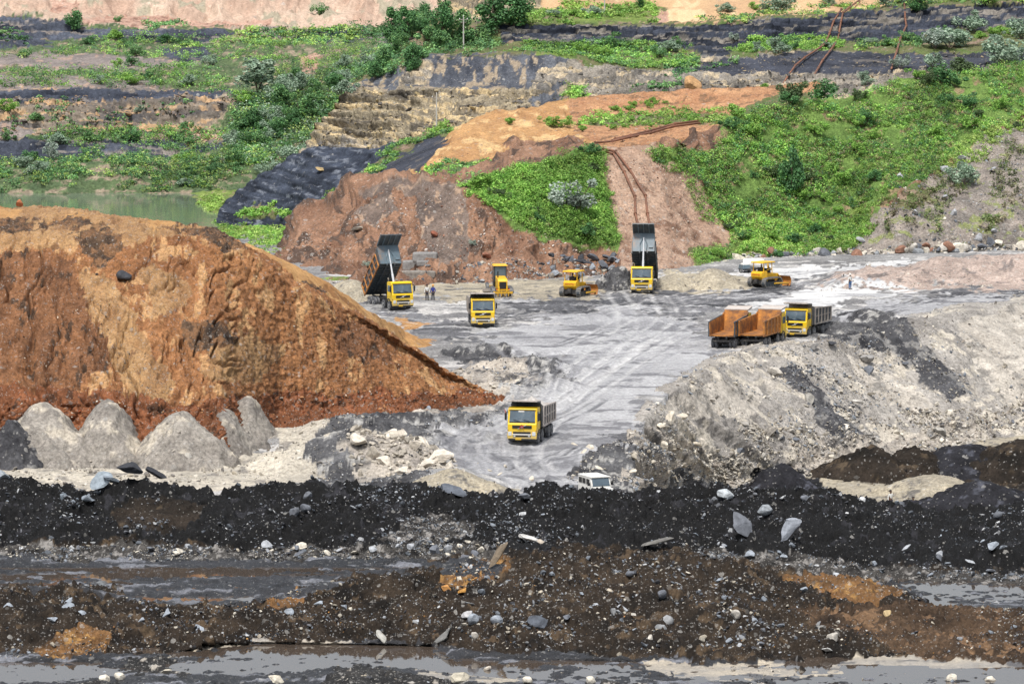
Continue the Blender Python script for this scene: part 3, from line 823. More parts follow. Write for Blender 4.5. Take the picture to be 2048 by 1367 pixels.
paint(L, 'brown', [
    ('brown_tan', [(-300, 395), (200, 400), (430, 440), (440, 470), (330, 480), (0, 500), (-300, 520)]),
    ('ochre', [(80, 440), (180, 430), (200, 448), (100, 455)]), ('ochre', [(-200, 410), (30, 405), (20, 425), (-200, 430)]), ('ochre', [(280, 436), (360, 436), (355, 450), (300, 450)]),
    ('charcoal_patch', [(60, 450), (100, 440), (220, 440), (235, 455), (150, 462)]), ('charcoal_patch', [(-200, 425), (40, 432), (80, 452), (20, 462), (-200, 455)]),
    ('charcoal_patch', [(150, 470), (230, 462), (245, 500), (230, 545), (195, 530), (170, 500)]),
    ('charcoal_patch', [(340, 452), (430, 448), (500, 490), (480, 505), (400, 480)]),
    ('brown_dark', [(-300, 520), (60, 500), (150, 520), (190, 640), (210, 740), (150, 780), (-300, 760)]),
    ('brown_tan', [(165, 530), (230, 560), (260, 640), (330, 760), (340, 800), (250, 790), (200, 690), (175, 600)]),
    ('brown_tan', [(290, 540), (330, 520), (390, 560), (380, 610), (300, 640)]),
    ('brown_tan', [(420, 690), (520, 660), (560, 700), (520, 760), (430, 760)]),
    ('charcoal_patch', [(370, 640), (430, 625), (470, 670), (430, 700), (380, 680)]),
    ('brown_dark', [(660, 650), (720, 640), (780, 700), (800, 740), (720, 730), (670, 690)]),
    ('brown_red', [(-300, 785), (100, 770), (300, 800), (420, 800), (600, 780), (820, 780), (1040, 785), (1040, 810), (860, 830), (800, 850), (600, 900), (430, 945), (-300, 950)]),


], warp=20, seed=17)
P = L['P']
S = P[..., 0]
cr_w = S + 2.2 * fbm(S * .12, P[..., 1] * .1, P[..., 2] * .22, 3, 91) + .5 * fbm(S * .8, P[..., 1] * .3, P[..., 2] * .9, 2, 95)
crack = np.clip(1 - np.abs(vnoise(cr_w * .42, P[..., 2] * .035, 0, 93)) * 14, 0, 1)
crack2 = np.clip(1 - np.abs(vnoise(cr_w * 1.1 + 3, P[..., 2] * .12, 0, 97)) * 6, 0, 1) * (vnoise(S * .2, P[..., 2] * .3, 0, 99) > 0)
crack3 = np.clip(1 - np.abs(vnoise(cr_w * .5 + 40, P[..., 2] * .9 + S * .35, 0, 98)) * 8, 0, 1) * (vnoise(S * .15, P[..., 2] * .2, 4, 96) > -.1)
crack4 = np.clip(1 - np.abs(vnoise(cr_w * .8 + 13, P[..., 2] * .05, 0, 193)) * 13, 0, 1) * (vnoise(S * .1 + 5, P[..., 2] * .2, 1, 196) > -.2)
msk = np.clip(vnoise(S * .11, P[..., 2] * .15, 2, 94) * 1.5 + .7, 0, 1) * (P[..., 2] > 3) * np.clip(1 - (L['px'] - 400) / 120, .22, 1)
displace(L, 51, .22, 2.2, extra=-(crack * 1.5 + crack4 * 1.1 + crack2 * .6 + crack3 * .5) * msk)
emit(L, 'spoil_mound', M['earth_near'])
MOUND = L
# pale ochre ridge just behind the mound's right flank
L = loft('ochre', [
    ('D', [(490, 545, 440), (560, 555, 440), (620, 600, 442), (700, 655, 446), (770, 700, 456), (820, 706, 476), (866, 702, 479)], True),
    ('D', [(490, 484, 452), (540, 504, 452), (600, 532, 454), (660, 566, 457), (745, 622, 466), (805, 655, 484), (868, 692, 485)], True),
    ('DZ', [(470, 480, 0), (540, 480, 0), (600, 480, 0), (680, 482, 0), (750, 492, -.1), (810, 500, -.2), (868, 492, -.2)], True),
], spacing=2.3, skirt=3)
paint(L, 'ochre', [('charcoal_patch', [(600, 565), (640, 572), (660, 590), (620, 588)])], seed=19)
displace(L, 53, .2, .8)
emit(L, 'ochre_ridge', M['earth'])

# ---- 6. middle hill: eroded brown scar, green shoulder, gravel chute, big green slope
L = loft('hill', [
    ('z', [(530, 524, -.3), (560, 532, -.2), (600, 562, -.2), (660, 592, -.2), (700, 600, -.2), (760, 592, -.2), (830, 576, -.2), (900, 572, -.2), (960, 572, -.2), (1100, 562, -.2), (1230, 556, -.2), (1330, 548, -.2), (1400, 538, -.2), (1480, 526, -.2), (1600, 522, -.1), (1800, 518, 0), (2048, 508, .2), (2300, 500, .3)]),
    ('D', [(530, 519, 606), (560, 510, 604), (600, 510, 596), (660, 520, 588), (700, 525, 580), (760, 530, 577), (830, 520, 574), (900, 515, 573), (960, 512, 573), (1100, 505, 578), (1230, 490, 586), (1330, 480, 590), (1400, 478, 596), (1480, 470, 602), (1600, 465, 608), (1720, 462, 608), (1800, 450, 604), (2048, 440, 608), (2300, 420, 612)]),
    ('D', [(530, 516, 612), (560, 492, 612), (600, 468, 611), (650, 437, 609), (690, 410, 606), (760, 377, 602), (850, 364, 595), (930, 370, 590), (990, 344, 590), (1060, 328, 594), (1190, 302, 602), (1235, 292, 604), (1280, 289, 606), (1320, 305, 606), (1345, 290, 610), (1390, 256, 618), (1425, 256, 619), (1450, 245, 620), (1500, 225, 626), (1600, 200, 634), (1700, 190, 640), (1800, 160, 648), (2048, 126, 660), (2300, 100, 668)]),
    ('DZ', [(530, 622, -1.5), (600, 620, 6), (690, 616, 10), (850, 606, 10.5), (990, 602, 12), (1190, 613, 13), (1300, 616, 13), (1400, 628, 14), (1500, 640, 15), (1700, 654, 17), (2048, 672, 19), (2300, 680, 20)]),
    ('DZ', [(530, 626, -2.5), (600, 626, 0), (690, 622, 3), (850, 614, 8), (990, 616, 11.5), (1190, 626, 12.5), (1300, 628, 12.5), (1400, 640, 12), (1500, 655, 12), (1700, 672, 12), (2048, 690, 12), (2300, 700, 12)]),
], spacing=2.2, sp_row=2.0, smooth=4)
GREEN1 = [(930, 380), (990, 342), (1060, 326), (1190, 300), (1204, 310), (1208, 345), (1222, 400), (1240, 470), (1238, 498), (1180, 490), (1100, 474), (1030, 440), (985, 405), (965, 394), (945, 396)]
GREEN2 = [(1300, 300), (1350, 300), (1440, 300), (1438, 250), (1500, 222), (1600, 200), (1700, 185), (1800, 158), (2048, 122), (2400, 90), (2400, 220), (2048, 225), (1900, 320), (1860, 350), (1780, 400), (1740, 450), (1690, 505), (1620, 512), (1560, 500), (1500, 505), (1440, 520), (1400, 530), (1390, 510), (1450, 495), (1465, 470), (1420, 400), (1380, 345), (1320, 320)]
paint(L, 'scar', [
    ('scar_grey', [(820, 380), (920, 375), (940, 430), (930, 520), (880, 540), (850, 470)]),
    ('scar_grey', [(700, 420), (780, 385), (800, 420), (740, 460)]),
    ('rubble', [(560, 560), (640, 560), (740, 570), (740, 600), (640, 610)]),
    ('scar_grey', [(700, 380), (820, 350), (950, 360), (960, 380), (840, 376), (740, 396)]),
    ('chute', [(1196, 285), (1290, 280), (1340, 320), (1400, 380), (1440, 440), (1470, 490), (1400, 545), (1240, 570), (1236, 480), (1215, 380)]),
    ('scar', [(1360, 300), (1370, 250), (1440, 250), (1438, 300)]),
    ('green', GREEN1), ('green', GREEN2),
    ('green_light', [(1460, 500), (1500, 440), (1700, 440), (1720, 380), (1760, 470), (1690, 506), (1560, 512), (1480, 516)]),
    ('talus', [(1690, 510), (1740, 440), (1790, 400), (1830, 380), (1860, 352), (1900, 330), (1960, 280), (2048, 240), (2400, 200), (2400, 520), (1800, 520)]),
    ('green_soil', [(1780, 410), (1830, 370), (1880, 380), (1820, 420)]),
    ('rubble', [(1440, 520), (1560, 508), (1760, 506), (2048, 490), (2400, 484), (2400, 530), (1440, 545)]),
    ('green_soil', [(1380, 500), (1440, 490), (1450, 525), (1400, 530)]),
], seed=23)
displace(L, 55, .15, .9)
emit(L, 'hillside', M['earth'])
HILL = L

# ---- 7. sandy shoulder above the scar
L = loft('sand', [
    ('D', [(700, 420, 612), (780, 385, 608), (850, 366, 603), (930, 372, 599), (990, 346, 600), (1060, 331, 605), (1190, 306, 612), (1300, 296, 616), (1400, 270, 628), (1480, 262, 640), (1640, 236, 652)]),
    ('D', [(740, 400, 622), (800, 362, 620), (852, 336, 618), (900, 318, 620), (950, 308, 624), (1000, 304, 626), (1080, 298, 628), (1190, 290, 630), (1300, 276, 634), (1400, 262, 640), (1480, 250, 648), (1640, 226, 658)]),
    ('D', [(800, 360, 636), (840, 320, 640), (880, 290, 644), (920, 262, 650), (955, 245, 655), (1000, 241, 657), (1060, 243, 658), (1150, 246, 662), (1250, 252, 662), (1350, 250, 664), (1480, 236, 668), (1560, 216, 672), (1640, 210, 676)]),
    ('D', [(820, 330, 668), (880, 270, 672), (960, 243, 676), (1060, 238, 678), (1150, 226, 684), (1250, 215, 690), (1350, 212, 692), (1480, 205, 692), (1560, 192, 694), (1640, 190, 696)]),
    ('DZ', [(820, 690, 6), (960, 690, 14), (1150, 694, 16), (1640, 702, 18)]),
], spacing=2.2, sp_row=2.0, smooth=5)
paint(L, 'sandy', [
    ('coal_bench', [(840, 345), (870, 310), (905, 262), (880, 262), (800, 330)]),
    ('green_soil', [(820, 385), (830, 350), (900, 322), (970, 320), (990, 345), (930, 375)]),
    ('soil_orange', [(1130, 170), (1700, 160), (1700, 300), (1300, 300), (1200, 300), (1150, 262)]),
    ('scar', [(1010, 285), (1150, 280), (1200, 300), (1060, 328), (990, 330)]),
    ('green_soil', [(1160, 235), (1400, 222), (1480, 225), (1480, 250), (1300, 246), (1180, 250)]), ('green_soil', [(1440, 260), (1470, 225), (1560, 185), (1700, 180), (1700, 250)]),
], seed=29)
displace(L, 57, .15, 1.0)
emit(L, 'sandy_shoulder', M['earth'])
SAND = L

# ---- 8. dipping coal faces beside the lake
L = loft('coalslope', [
    ('D', [(432, 436, 704), (480, 452, 694), (540, 466, 684), (592, 474, 676), (640, 446, 654), (700, 414, 632), (800, 372, 622), (850, 350, 616)], True),
    ('D', [(438, 424, 706), (500, 420, 698), (560, 410, 690), (600, 408, 682), (665, 400, 664), (725, 366, 648), (805, 335, 638), (868, 310, 634)], True),
    ('D', [(446, 404, 714), (520, 348, 708), (575, 315, 702), (628, 288, 696), (740, 300, 684), (800, 280, 674), (865, 268, 664), (912, 260, 656)], True),
    ('DZ', [(450, 730, -3), (520, 735, 0), (600, 735, 4), (650, 730, 6), (740, 712, 6), (800, 700, 8), (870, 690, 10), (912, 680, 10)], True),
], spacing=2.2, sp_row=2.0, smooth=2)
paint(L, 'coal_face', [
    ('coal_bench', [(590, 480), (640, 430), (740, 360), (780, 310), (870, 275), (920, 255), (880, 330), (800, 400), (700, 440)]),
    ('green_soil', [(560, 470), (640, 400), (720, 350), (790, 300), (860, 262), (920, 252), (905, 270), (850, 280), (790, 312), (740, 356), (650, 412), (585, 478)]),
    ('green_soil', [(470, 440), (520, 405), (555, 420), (540, 435)]),
], seed=31)
P = L['P']
bed = .11 * np.sign(np.sin(P[..., 2] * 4.2 + P[..., 0] * .25 + 2.0 * vnoise(P[..., 0] * .1, P[..., 1] * .05, P[..., 2] * .2, 61))) * (L['par'][..., 0] < .07)
displace(L, 59, .2, 1.2, extra=bed)
emit(L, 'coal_slope', M['earth'])
COALS = L

# ---- 9. grassy shore between the lake and the hill
L = loft('shore', [
    ('z', [(250, 560, 0), (700, 560, 0)]),
    ('z', [(300, 520, -.3), (660, 520, -.2)]),
    ('z', [(330, 482, -1.2), (480, 482, -1.0), (660, 482, -.8)]),
    ('z', [(350, 462, -2.6), (450, 464, -2.5), (650, 462, -1.6)]),
    ('z', [(360, 452, -3.4), (430, 452, -3.3), (480, 448, -2.7), (650, 448, -2.0)]),
    ('z', [(360, 440, -3.6), (430, 436, -3.2), (450, 432, -2.8), (640, 430, -2.2)]),
    ('z', [(330, 398, -3.6), (400, 396, -2.95), (450, 394, -2.6), (640, 390, -2)]),
    ('z', [(330, 380, -3.4), (400, 380, -2.8), (640, 376, -2)]),
], spacing=2.4, sp_row=2.0, skirt=3)
paint(L, 'green_light', [
    ('bench', [(440, 480), (560, 462), (600, 470), (540, 492), (450, 495)]),
    ('green', [(470, 510), (560, 470), (640, 470), (600, 520), (480, 530)]),
], seed=33)
displace(L, 61, .2, 1.0, up=True)
emit(L, 'lake_shore', M['earth'])
SHORE = L

# ---- 10. far valley side: terraces beyond the lake
L = loft('far', [
    ('DZ', [(-300, 745, -8), (1350, 745, -8)]),
    ('z', [(-300, 388, -3), (430, 384, -3), (600, 370, -2), (1350, 370, -2)]),
    ('D', [(-300, 335, 790), (430, 330, 790), (600, 318, 790), (1350, 300, 790)]),
    ('D', [(-300, 288, 812), (200, 290, 812), (430, 282, 812), (600, 262, 806), (1350, 250, 806)]),
    ('D', [(-300, 190, 826), (200, 196, 826), (430, 192, 826), (560, 196, 818), (700, 180, 818), (1350, 170, 830)]),
    ('D', [(-300, 178, 838), (430, 178, 838), (600, 160, 836), (1350, 150, 850)]),
    ('D', [(-300, 152, 852), (430, 146, 852), (600, 136, 850), (1350, 120, 870)]),
    ('D', [(-300, 128, 876), (430, 118, 880), (600, 108, 885), (1350, 90, 900)]),
    ('D', [(-300, 104, 905), (430, 92, 912), (600, 88, 915), (700, 82, 920), (1350, 70, 930)]),
    ('D', [(-300, 92, 920), (100, 92, 922), (430, 84, 924), (600, 80, 925), (1350, 60, 940)]),
    ('D', [(-300, 40, 932), (0, 34, 932), (150, 50, 932), (300, 56, 932), (430, 58, 932), (700, 60, 934), (1350, 40, 950)]),
    ('D', [(-300, 30, 950), (0, 26, 950), (300, 46, 950), (600, 54, 950), (1350, 30, 965)]),
    ('D', [(-300, -60, 985), (600, -60, 985), (1350, -60, 1000)]),
    ('D', [(-300, -110, 1020), (1350, -110, 1040)]),
    ('DZ', [(-300, 1120, 38), (1350, 1120, 38)]),
], spacing=2.6, sp_row=2.2, smooth=3, skirt=20)
paint(L, 'green_far', [
    ('far_dark', [(-400, 285), (460, 278), (450, 300), (300, 320), (-400, 325)]),
    ('far_rock', [(-400, 172), (300, 176), (480, 180), (460, 220), (420, 250), (380, 262), (-400, 262)]),
    ('far_dark', [(-400, 176), (200, 182), (460, 178), (480, 196), (200, 204), (-400, 200)]),
    ('far_soil', [(-400, 240), (30, 245), (80, 270), (0, 285), (-400, 285)]),
    ('far_soil', [(-400, 150), (150, 152), (330, 160), (320, 178), (-400, 174)]),
    ('far_soil', [(-400, 108), (120, 105), (280, 116), (420, 112), (430, 130), (280, 140), (-100, 132)]),
    ('far_dark', [(310, 100), (400, 98), (440, 118), (360, 126)]),
    ('far_dark', [(-400, 28), (0, 34), (120, 44), (200, 60), (440, 62), (480, 70), (420, 84), (250, 80), (150, 76), (-400, 92)]),
    ('far_dark', [(590, 62), (740, 58), (745, 84), (600, 86)]),
    ('far_dark', [(-400, 78), (60, 72), (110, 90), (-100, 98)]),
    ('far_soil', [(520, 56), (640, 62), (560, 76), (470, 68)]),
    ('tan_wall', [(-400, -200), (1400, -200), (1400, 30), (1000, 36), (760, 50), (700, 62), (540, 56), (400, 52), (300, 56), (160, 52), (60, 34), (-400, 26)]),
    ('tan_pink', [(160, 50), (220, 30), (300, 28), (420, 40), (540, 34), (540, 52), (300, 54)]),
    ('tan_pink', [(100, 0), (160, 4), (150, 30), (110, 36)]),
    ('tan_pink', [(600, 112), (640, 112), (635, 142), (604, 142)]),
    ('far_soil', [(460, 200), (520, 195), (530, 222), (470, 230)]),
    ('far_soil', [(690, 60), (760, 62), (900, 40), (960, 44), (900, 100), (800, 130), (720, 130), (760, 90)]),
    ('tan_pink', [(370, 268), (450, 262), (460, 276), (380, 286)]),
], warp=7, seed=37)
displace(L, 63, .09, .5)
emit(L, 'far_hills', M['earth_far'])
FAR = L

# ---- 11. upper right: rock wall, slipped slate, terrace, coal wall, sandy top
L = loft('upper', [
    ('D', [(560, 335, 708), (640, 302, 702), (720, 304, 695), (800, 292, 686), (870, 275, 678), (950, 262, 680), (1150, 258, 686), (1300, 262, 694), (1500, 235, 702), (1800, 200, 708), (2300, 165, 718)]),
    ('D', [(606, 296, 712), (650, 272, 706), (720, 274, 700), (800, 266, 692), (870, 258, 683), (950, 247, 683), (1150, 236, 689), (1300, 222, 697), (1500, 212, 705), (1800, 176, 713), (2300, 140, 725)]),
    ('D', [(690, 182, 712), (740, 178, 707), (800, 178, 702), (870, 178, 697), (950, 176, 695), (1150, 180, 699), (1300, 170, 706), (1500, 158, 714), (1800, 136, 724), (2300, 104, 736)]),
    ('D', [(690, 172, 718), (760, 172, 714), (820, 174, 709), (950, 172, 706), (1150, 170, 708), (1300, 158, 714), (1500, 146, 722), (1800, 126, 732), (2300, 96, 744)]),
    ('D', [(700, 168, 720), (760, 150, 719), (800, 128, 717), (836, 114, 717), (960, 112, 716), (1050, 106, 716), (1150, 112, 718), (1260, 130, 720), (1350, 122, 724), (1500, 108, 732), (1700, 100, 740), (2300, 72, 760)]),
    ('D', [(716, 150, 730), (800, 104, 740), (990, 94, 748), (1200, 102, 752), (1350, 104, 756), (1500, 92, 762), (1700, 82, 772), (2048, 62, 782), (2300, 50, 790)]),
    ('D', [(730, 140, 735), (850, 66, 745), (990, 48, 754), (1150, 46, 758), (1300, 50, 762), (1450, 41, 768), (1700, 24, 778), (1850, 12, 785), (2048, -2, 792), (2300, -10, 800)]),
    ('D', [(740, 135, 750), (870, 56, 765), (990, 38, 774), (1150, 40, 778), (1300, 44, 782), (1450, 36, 788), (1700, 20, 798), (2300, -14, 820)]),
    ('D', [(780, 100, 770), (960, -60, 800), (1150, -60, 830), (1500, -60, 840), (2300, -70, 850)]),
    ('DZ', [(800, 800, 6), (980, 850, 20), (1150, 900, 22), (2300, 920, 24)]),
], spacing=2.3, sp_row=2.0, smooth=3, skirt=16)
paint(L, 'rock_wall', [
    ('rock_grey', [(1150, 100), (2400, 60), (2400, 260), (1150, 270)]),
    ('rock_grey', [(600, 300), (700, 275), (760, 290), (860, 280), (860, 320), (600, 350)]),
    ('slate_slip', [(690, 178), (800, 128), (840, 110), (1150, 106), (1170, 130), (1120, 176), (960, 176), (700, 180)]),
    ('rock_grey', [(800, 150), (850, 122), (870, 130), (850, 172), (790, 174)]),
    ('rock_grey', [(1060, 175), (1080, 140), (1160, 120), (1400, 130), (1400, 200), (1150, 190)]),
    ('slate_slip', [(1060, 200), (1130, 160), (1150, 200), (1110, 245), (1040, 240)]),
    ('coal_bench', [(1350, 130), (1500, 112), (2400, 80), (2400, 130), (1800, 140), (1500, 150), (1340, 150)]),
    ('coal_wall', [(980, 86), (990, 46), (1300, 44), (1450, 36), (1700, 20), (1850, 6), (2400, -16), (2400, 58), (2048, 70), (1700, 100), (1500, 108), (1350, 118), (1200, 96)]),
    ('green_soil', [(700, 170), (760, 150), (830, 112), (1150, 108), (1270, 132), (1350, 116), (1250, 96), (1000, 86), (990, 46), (700, 40)]),
    ('green_light', [(1060, 108), (1160, 100), (1280, 120), (1180, 128)]),
    ('green_soil', [(1140, 108), (1200, 86), (1300, 90), (1400, 110), (1400, 132), (1280, 140), (1160, 128)]),
    ('green_soil', [(1450, 112), (1500, 90), (1680, 84), (1840, 80), (1900, 60), (2400, 40), (2400, 80), (1850, 110), (1700, 102)]),
    ('green_soil', [(960, 50), (1000, 30), (1200, 0), (1400, -10), (2400, -30), (2400, -5), (1860, 14), (1500, 40), (1300, 50), (1050, 50)]),
    ('sand_slope', [(1080, 20), (1100, -100), (2400, -100), (2400, -30), (1900, -14), (1720, 18), (1560, 32), (1380, 42), (1300, 44), (1340, 20), (1300, 8), (1180, 22)]),
    ('tan_pink', [(1280, 30), (1340, 24), (1330, 42), (1280, 46)]),
    ('green_light', [(1180, 28), (1300, 10), (1340, 8), (1300, 44), (1100, 44)]),
    ('rock_grey', [(1160, 175), (1250, 190), (1240, 230), (1150, 232)]),
    ('green_soil', [(1135, 165), (1165, 175), (1175, 215), (1150, 240), (1120, 220)]),
], warp=8, seed=41)
displace(L, 65, .14, .9)
emit(L, 'quarry_wall', M['earth'])
UP = L

# ---- ground sheet that reaches the horizon, below everything
gx = np.array([(-3000, -60, -14), (3000, -60, -14), (3000, 5000, -14), (-3000, 5000, -14)], float)
me = mesh_np('ground', gx, np.array([[0, 1, 2, 3]]), simple_mat('ground_soil', srgb(150, 140, 128), .9, noise=.3, scale=.05))
tag(link(bpy.data.objects.new('ground', me)), kind='structure')

# ---- water
def water_mat(name, c, rough=.04, wave=.25, scale=1.2, dist=.04):
    m = mat_new(name); ns, ls = nt(m); b = ns['Principled BSDF']
    b.inputs['Base Color'].default_value = tuple(c) + (1,)
    b.inputs['Roughness'].default_value = rough
    b.inputs['IOR'].default_value = 1.45
    b.inputs['Specular IOR Level'].default_value = 0.5
    geo = ns.new('ShaderNodeNewGeometry')
    mp = ns.new('ShaderNodeMapping'); mp.inputs['Scale'].default_value = (1, .6, 1); ls.new(geo.outputs['Position'], mp.inputs[0])
    n = node(ns, 'ShaderNodeTexNoise', Scale=scale, Detail=3.0); ls.new(mp.outputs[0], n.inputs['Vector'])
    bp = node(ns, 'ShaderNodeBump', Strength=wave, Distance=dist); ls.new(n.outputs['Fac'], bp.inputs['Height']); ls.new(bp.outputs[0], b.inputs['Normal'])
    return m
def water(name, x0, x1, y0, y1, z, mat, label=None):
    V = np.array([(x0, y0, z), (x1, y0, z), (x1, y1, z), (x0, y1, z)], float)
    o = link(bpy.data.objects.new(name, mesh_np(name, V, np.array([[0, 1, 2, 3]]), mat)))
    tag(o, kind='structure')
water('puddle_water', -42, 42, 274, 327, 0.0, water_mat('puddle', srgb(86, 75, 66), .03, .1, 1.6, .03))
water('lake_water', -125, -20, 655, 800, -3.0, water_mat('lake', srgb(120, 132, 116), .06, .35, .5, .1))
print('terrain', round(time.time() - T0, 1))

# ------------------------------------------------------------------ stones
rng = np.random.default_rng(7)
def ico(sub):
    t = (1 + 5 ** .5) / 2
    v = [(-1, t, 0), (1, t, 0), (-1, -t, 0), (1, -t, 0), (0, -1, t), (0, 1, t), (0, -1, -t), (0, 1, -t), (t, 0, -1), (t, 0, 1), (-t, 0, -1), (-t, 0, 1)]
    f = [(0, 11, 5), (0, 5, 1), (0, 1, 7), (0, 7, 10), (0, 10, 11), (1, 5, 9), (5, 11, 4), (11, 10, 2), (10, 7, 6), (7, 1, 8), (3, 9, 4), (3, 4, 2), (3, 2, 6), (3, 6, 8), (3, 8, 9), (4, 9, 5), (2, 4, 11), (6, 2, 10), (8, 6, 7), (9, 8, 1)]
    v = [np.array(a, float) / np.linalg.norm(a) for a in v]
    for _ in range(sub):
        mid, nf = {}, []
        def m(a, b):
            k = (min(a, b), max(a, b))
            if k not in mid:
                q = v[a] + v[b]; v.append(q / np.linalg.norm(q)); mid[k] = len(v) - 1
            return mid[k]
        for a, b, c in f:
            ab, bc, ca = m(a, b), m(b, c), m(c, a)
            nf += [(a, ab, ca), (b, bc, ab), (c, ca, bc), (ab, bc, ca)]
        f = nf
    return np.array(v), np.array(f)
I0, I1, I2 = ico(0), ico(1), ico(2)

def boulder_mesh(seed, base=I2, cuts=9, jit=.0, dims=(1, 1, 1), lo=.3, hi=.62):
    r = np.random.default_rng(seed)
    v = base[0].copy()
    for _ in range(cuts):
        n = r.normal(size=3); n /= np.linalg.norm(n)
        d = r.uniform(lo, hi)
        k = v @ n - d
        v -= np.clip(k, 0, None)[:, None] * n[None]
    v += r.normal(size=v.shape) * jit
    v *= np.array(dims)
    return v, base[1]

STONE_VARS = [boulder_mesh(100 + i, I0, 3, .08, (1, r1, r2)) for i, (r1, r2) in enumerate([(.8, .6), (.6, .4), (.9, .7), (.7, .3), (.5, .5), (.8, .35)])]

def rotmats(n, tilt=0.6):
    a = rng.uniform(0, 2 * np.pi, n); b = rng.normal(0, tilt, n); c = rng.normal(0, tilt, n)
    ca, sa, cb, sb, cc, sc = np.cos(a), np.sin(a), np.cos(b), np.sin(b), np.cos(c), np.sin(c)
    Z = np.zeros((n, 3, 3)); Z[:, 0, 0] = ca; Z[:, 0, 1] = -sa; Z[:, 1, 0] = sa; Z[:, 1, 1] = ca; Z[:, 2, 2] = 1
    X = np.zeros((n, 3, 3)); X[:, 0, 0] = 1; X[:, 1, 1] = cb; X[:, 1, 2] = -sb; X[:, 2, 1] = sb; X[:, 2, 2] = cb
    Y = np.zeros((n, 3, 3)); Y[:, 0, 0] = cc; Y[:, 0, 2] = sc; Y[:, 1, 1] = 1; Y[:, 2, 0] = -sc; Y[:, 2, 2] = cc
    return X @ Y @ Z

def pick(L, poly, n, exclude=None, clus=False):
    if 'wpx' not in L:
        Q = L['P']
        L['wpx'] = L['px'] + 16 * fbm(Q[..., 0] * .3, Q[..., 1] * .12, Q[..., 2] * .4, 3, 301)
        L['wpy'] = L['py'] + 9 * fbm(Q[..., 0] * .3 + 50, Q[..., 1] * .12, Q[..., 2] * .4, 3, 305)
    m = inpoly(L['wpx'], L['wpy'], poly)
    if exclude is not None:
        for e in exclude: m &= ~inpoly(L['px'], L['py'], e)
    I = np.flatnonzero(m)
    if len(I) == 0: return np.zeros((0, 3))
    s = rng.choice(I, n * 2 if clus else n)
    if clus:
        q = L['P'].reshape(-1, 3)[s]
        w = fbm(q[:, 0] * .35, q[:, 1] * .25, q[:, 2] * .6, 3, 71) + rng.normal(0, .25, len(q))
        s = s[np.argsort(-w)[:n]]
    p = L['P'].reshape(-1, 3)[s]
    p = p + (rng.uniform(-.5, .5, p.shape) * np.array([.12, .3, 0]))
    return p

STONES = {}
def stones(key, L, poly, n, smin, smax, cols, power=2.2, exclude=None, sink=.25, tilt=.6):
    """queue small stones for one mass object per area"""
    p = pick(L, poly, n, exclude, True)
    if not len(p): return
    n = len(p)
    u = rng.uniform(0, 1, n)
    s = smin * (1 - u * (1 - (smin / smax) ** power)) ** (-1 / power)
    cc = np.array([srgb(*c) for c in cols])[rng.integers(0, len(cols), n)] * rng.uniform(.55, 1.1, (n, 1))
    p = p + np.array([0, 0, 1]) * (s * (.3 - sink))[:, None] * .5
    STONES.setdefault(key, []).append((p, s * .5, cc, tilt))

def stones_emit(key, name, label, cat='stones'):
    Vs, Fs, Cs = [], [], []
    off = 0
    for p, s, c, tilt in STONES[key]:
        var = rng.integers(0, len(STONE_VARS), len(p))
        for k, (v, f) in enumerate(STONE_VARS):
            m = var == k
            q = int(m.sum())
            if not q: continue
            R = rotmats(q, tilt)
            V = np.einsum('nij,vj->nvi', R, v) * s[m][:, None, None] + p[m][:, None, :]
            nv = len(v)
            Vs.append(V.reshape(-1, 3))
            Fs.append((f[None] + (np.arange(q) * nv)[:, None, None] + off).reshape(-1, 3))
            Cs.append(np.repeat(c[m], nv, 0))
            off += q * nv
    me = mesh_np(name, np.concatenate(Vs), np.concatenate(Fs), M['rock'], False, np.concatenate(Cs))
    o = link(bpy.data.objects.new(name, me))
    tag(o, label, cat, kind='stuff')

greys = [(150, 158, 168), (128, 136, 146), (176, 180, 186), (104, 110, 118), (196, 198, 200), (90, 92, 98)]
warm = [(206, 198, 182), (188, 178, 160), (224, 216, 200), (160, 150, 138), (212, 206, 196), (140, 134, 128)]
mix_ = greys[:4] + warm[:4]
rusty = [(190, 136, 70), (168, 120, 74), (214, 160, 84)]
dark = [(66, 67, 72), (84, 86, 92), (52, 52, 56), (110, 112, 118)]
FULLX = lambda y0, y1: [(-80, y0), (2130, y0), (2130, y1), (-80, y1)]
MOUNDP = [(-80, 1195), (130, 1168), (300, 1205), (480, 1205), (640, 1163), (880, 1140), (990, 1102), (1060, 1088), (1160, 1107), (1320, 1100), (1450, 1108), (1550, 1133), (1700, 1133), (1790, 1165), (1850, 1192), (2130, 1215), (2130, 1320), (1300, 1312), (1000, 1305), (850, 1285), (520, 1280), (330, 1300), (-80, 1318)]
stones('near', NEAR, MOUNDP, 6500, .07, .5, greys + warm[:3] + dark[:2], 2.0, sink=.0)
stones('near', NEAR, MOUNDP, 500, .2, .6, greys + dark + warm[:2], 2.0, sink=.0)
stones('near', NEAR, [(850, 1165), (1000, 1095), (1500, 1110), (1560, 1300), (900, 1290)], 900, .18, .65, greys + warm[:2], 1.9, sink=.0)
stones('near', NEAR, MOUNDP, 1500, .05, .2, rusty + [(150, 110, 60)], 2.5)
stones('near', NEAR, [(100, 1300), (150, 1240), (240, 1255), (200, 1310)], 220, .06, .25, rusty, 2.2)
stones('near', NEAR, [(860, 1175), (930, 1130), (1000, 1100), (1010, 1130), (940, 1180)], 200, .08, .45, rusty, 2.0)
stones('near', NEAR, FULLX(1335, 1385), 900, .07, .5, mix_ + dark, 2.0)
stones('berm', NEAR, FULLX(970, 1105), 1300, .2, .7, greys + dark, 2.2, sink=.0)
stones('berm', NEAR, FULLX(962, 1105), 5200, .07, .55, greys + dark + dark + [(190, 190, 192)], 2.0, sink=.0)
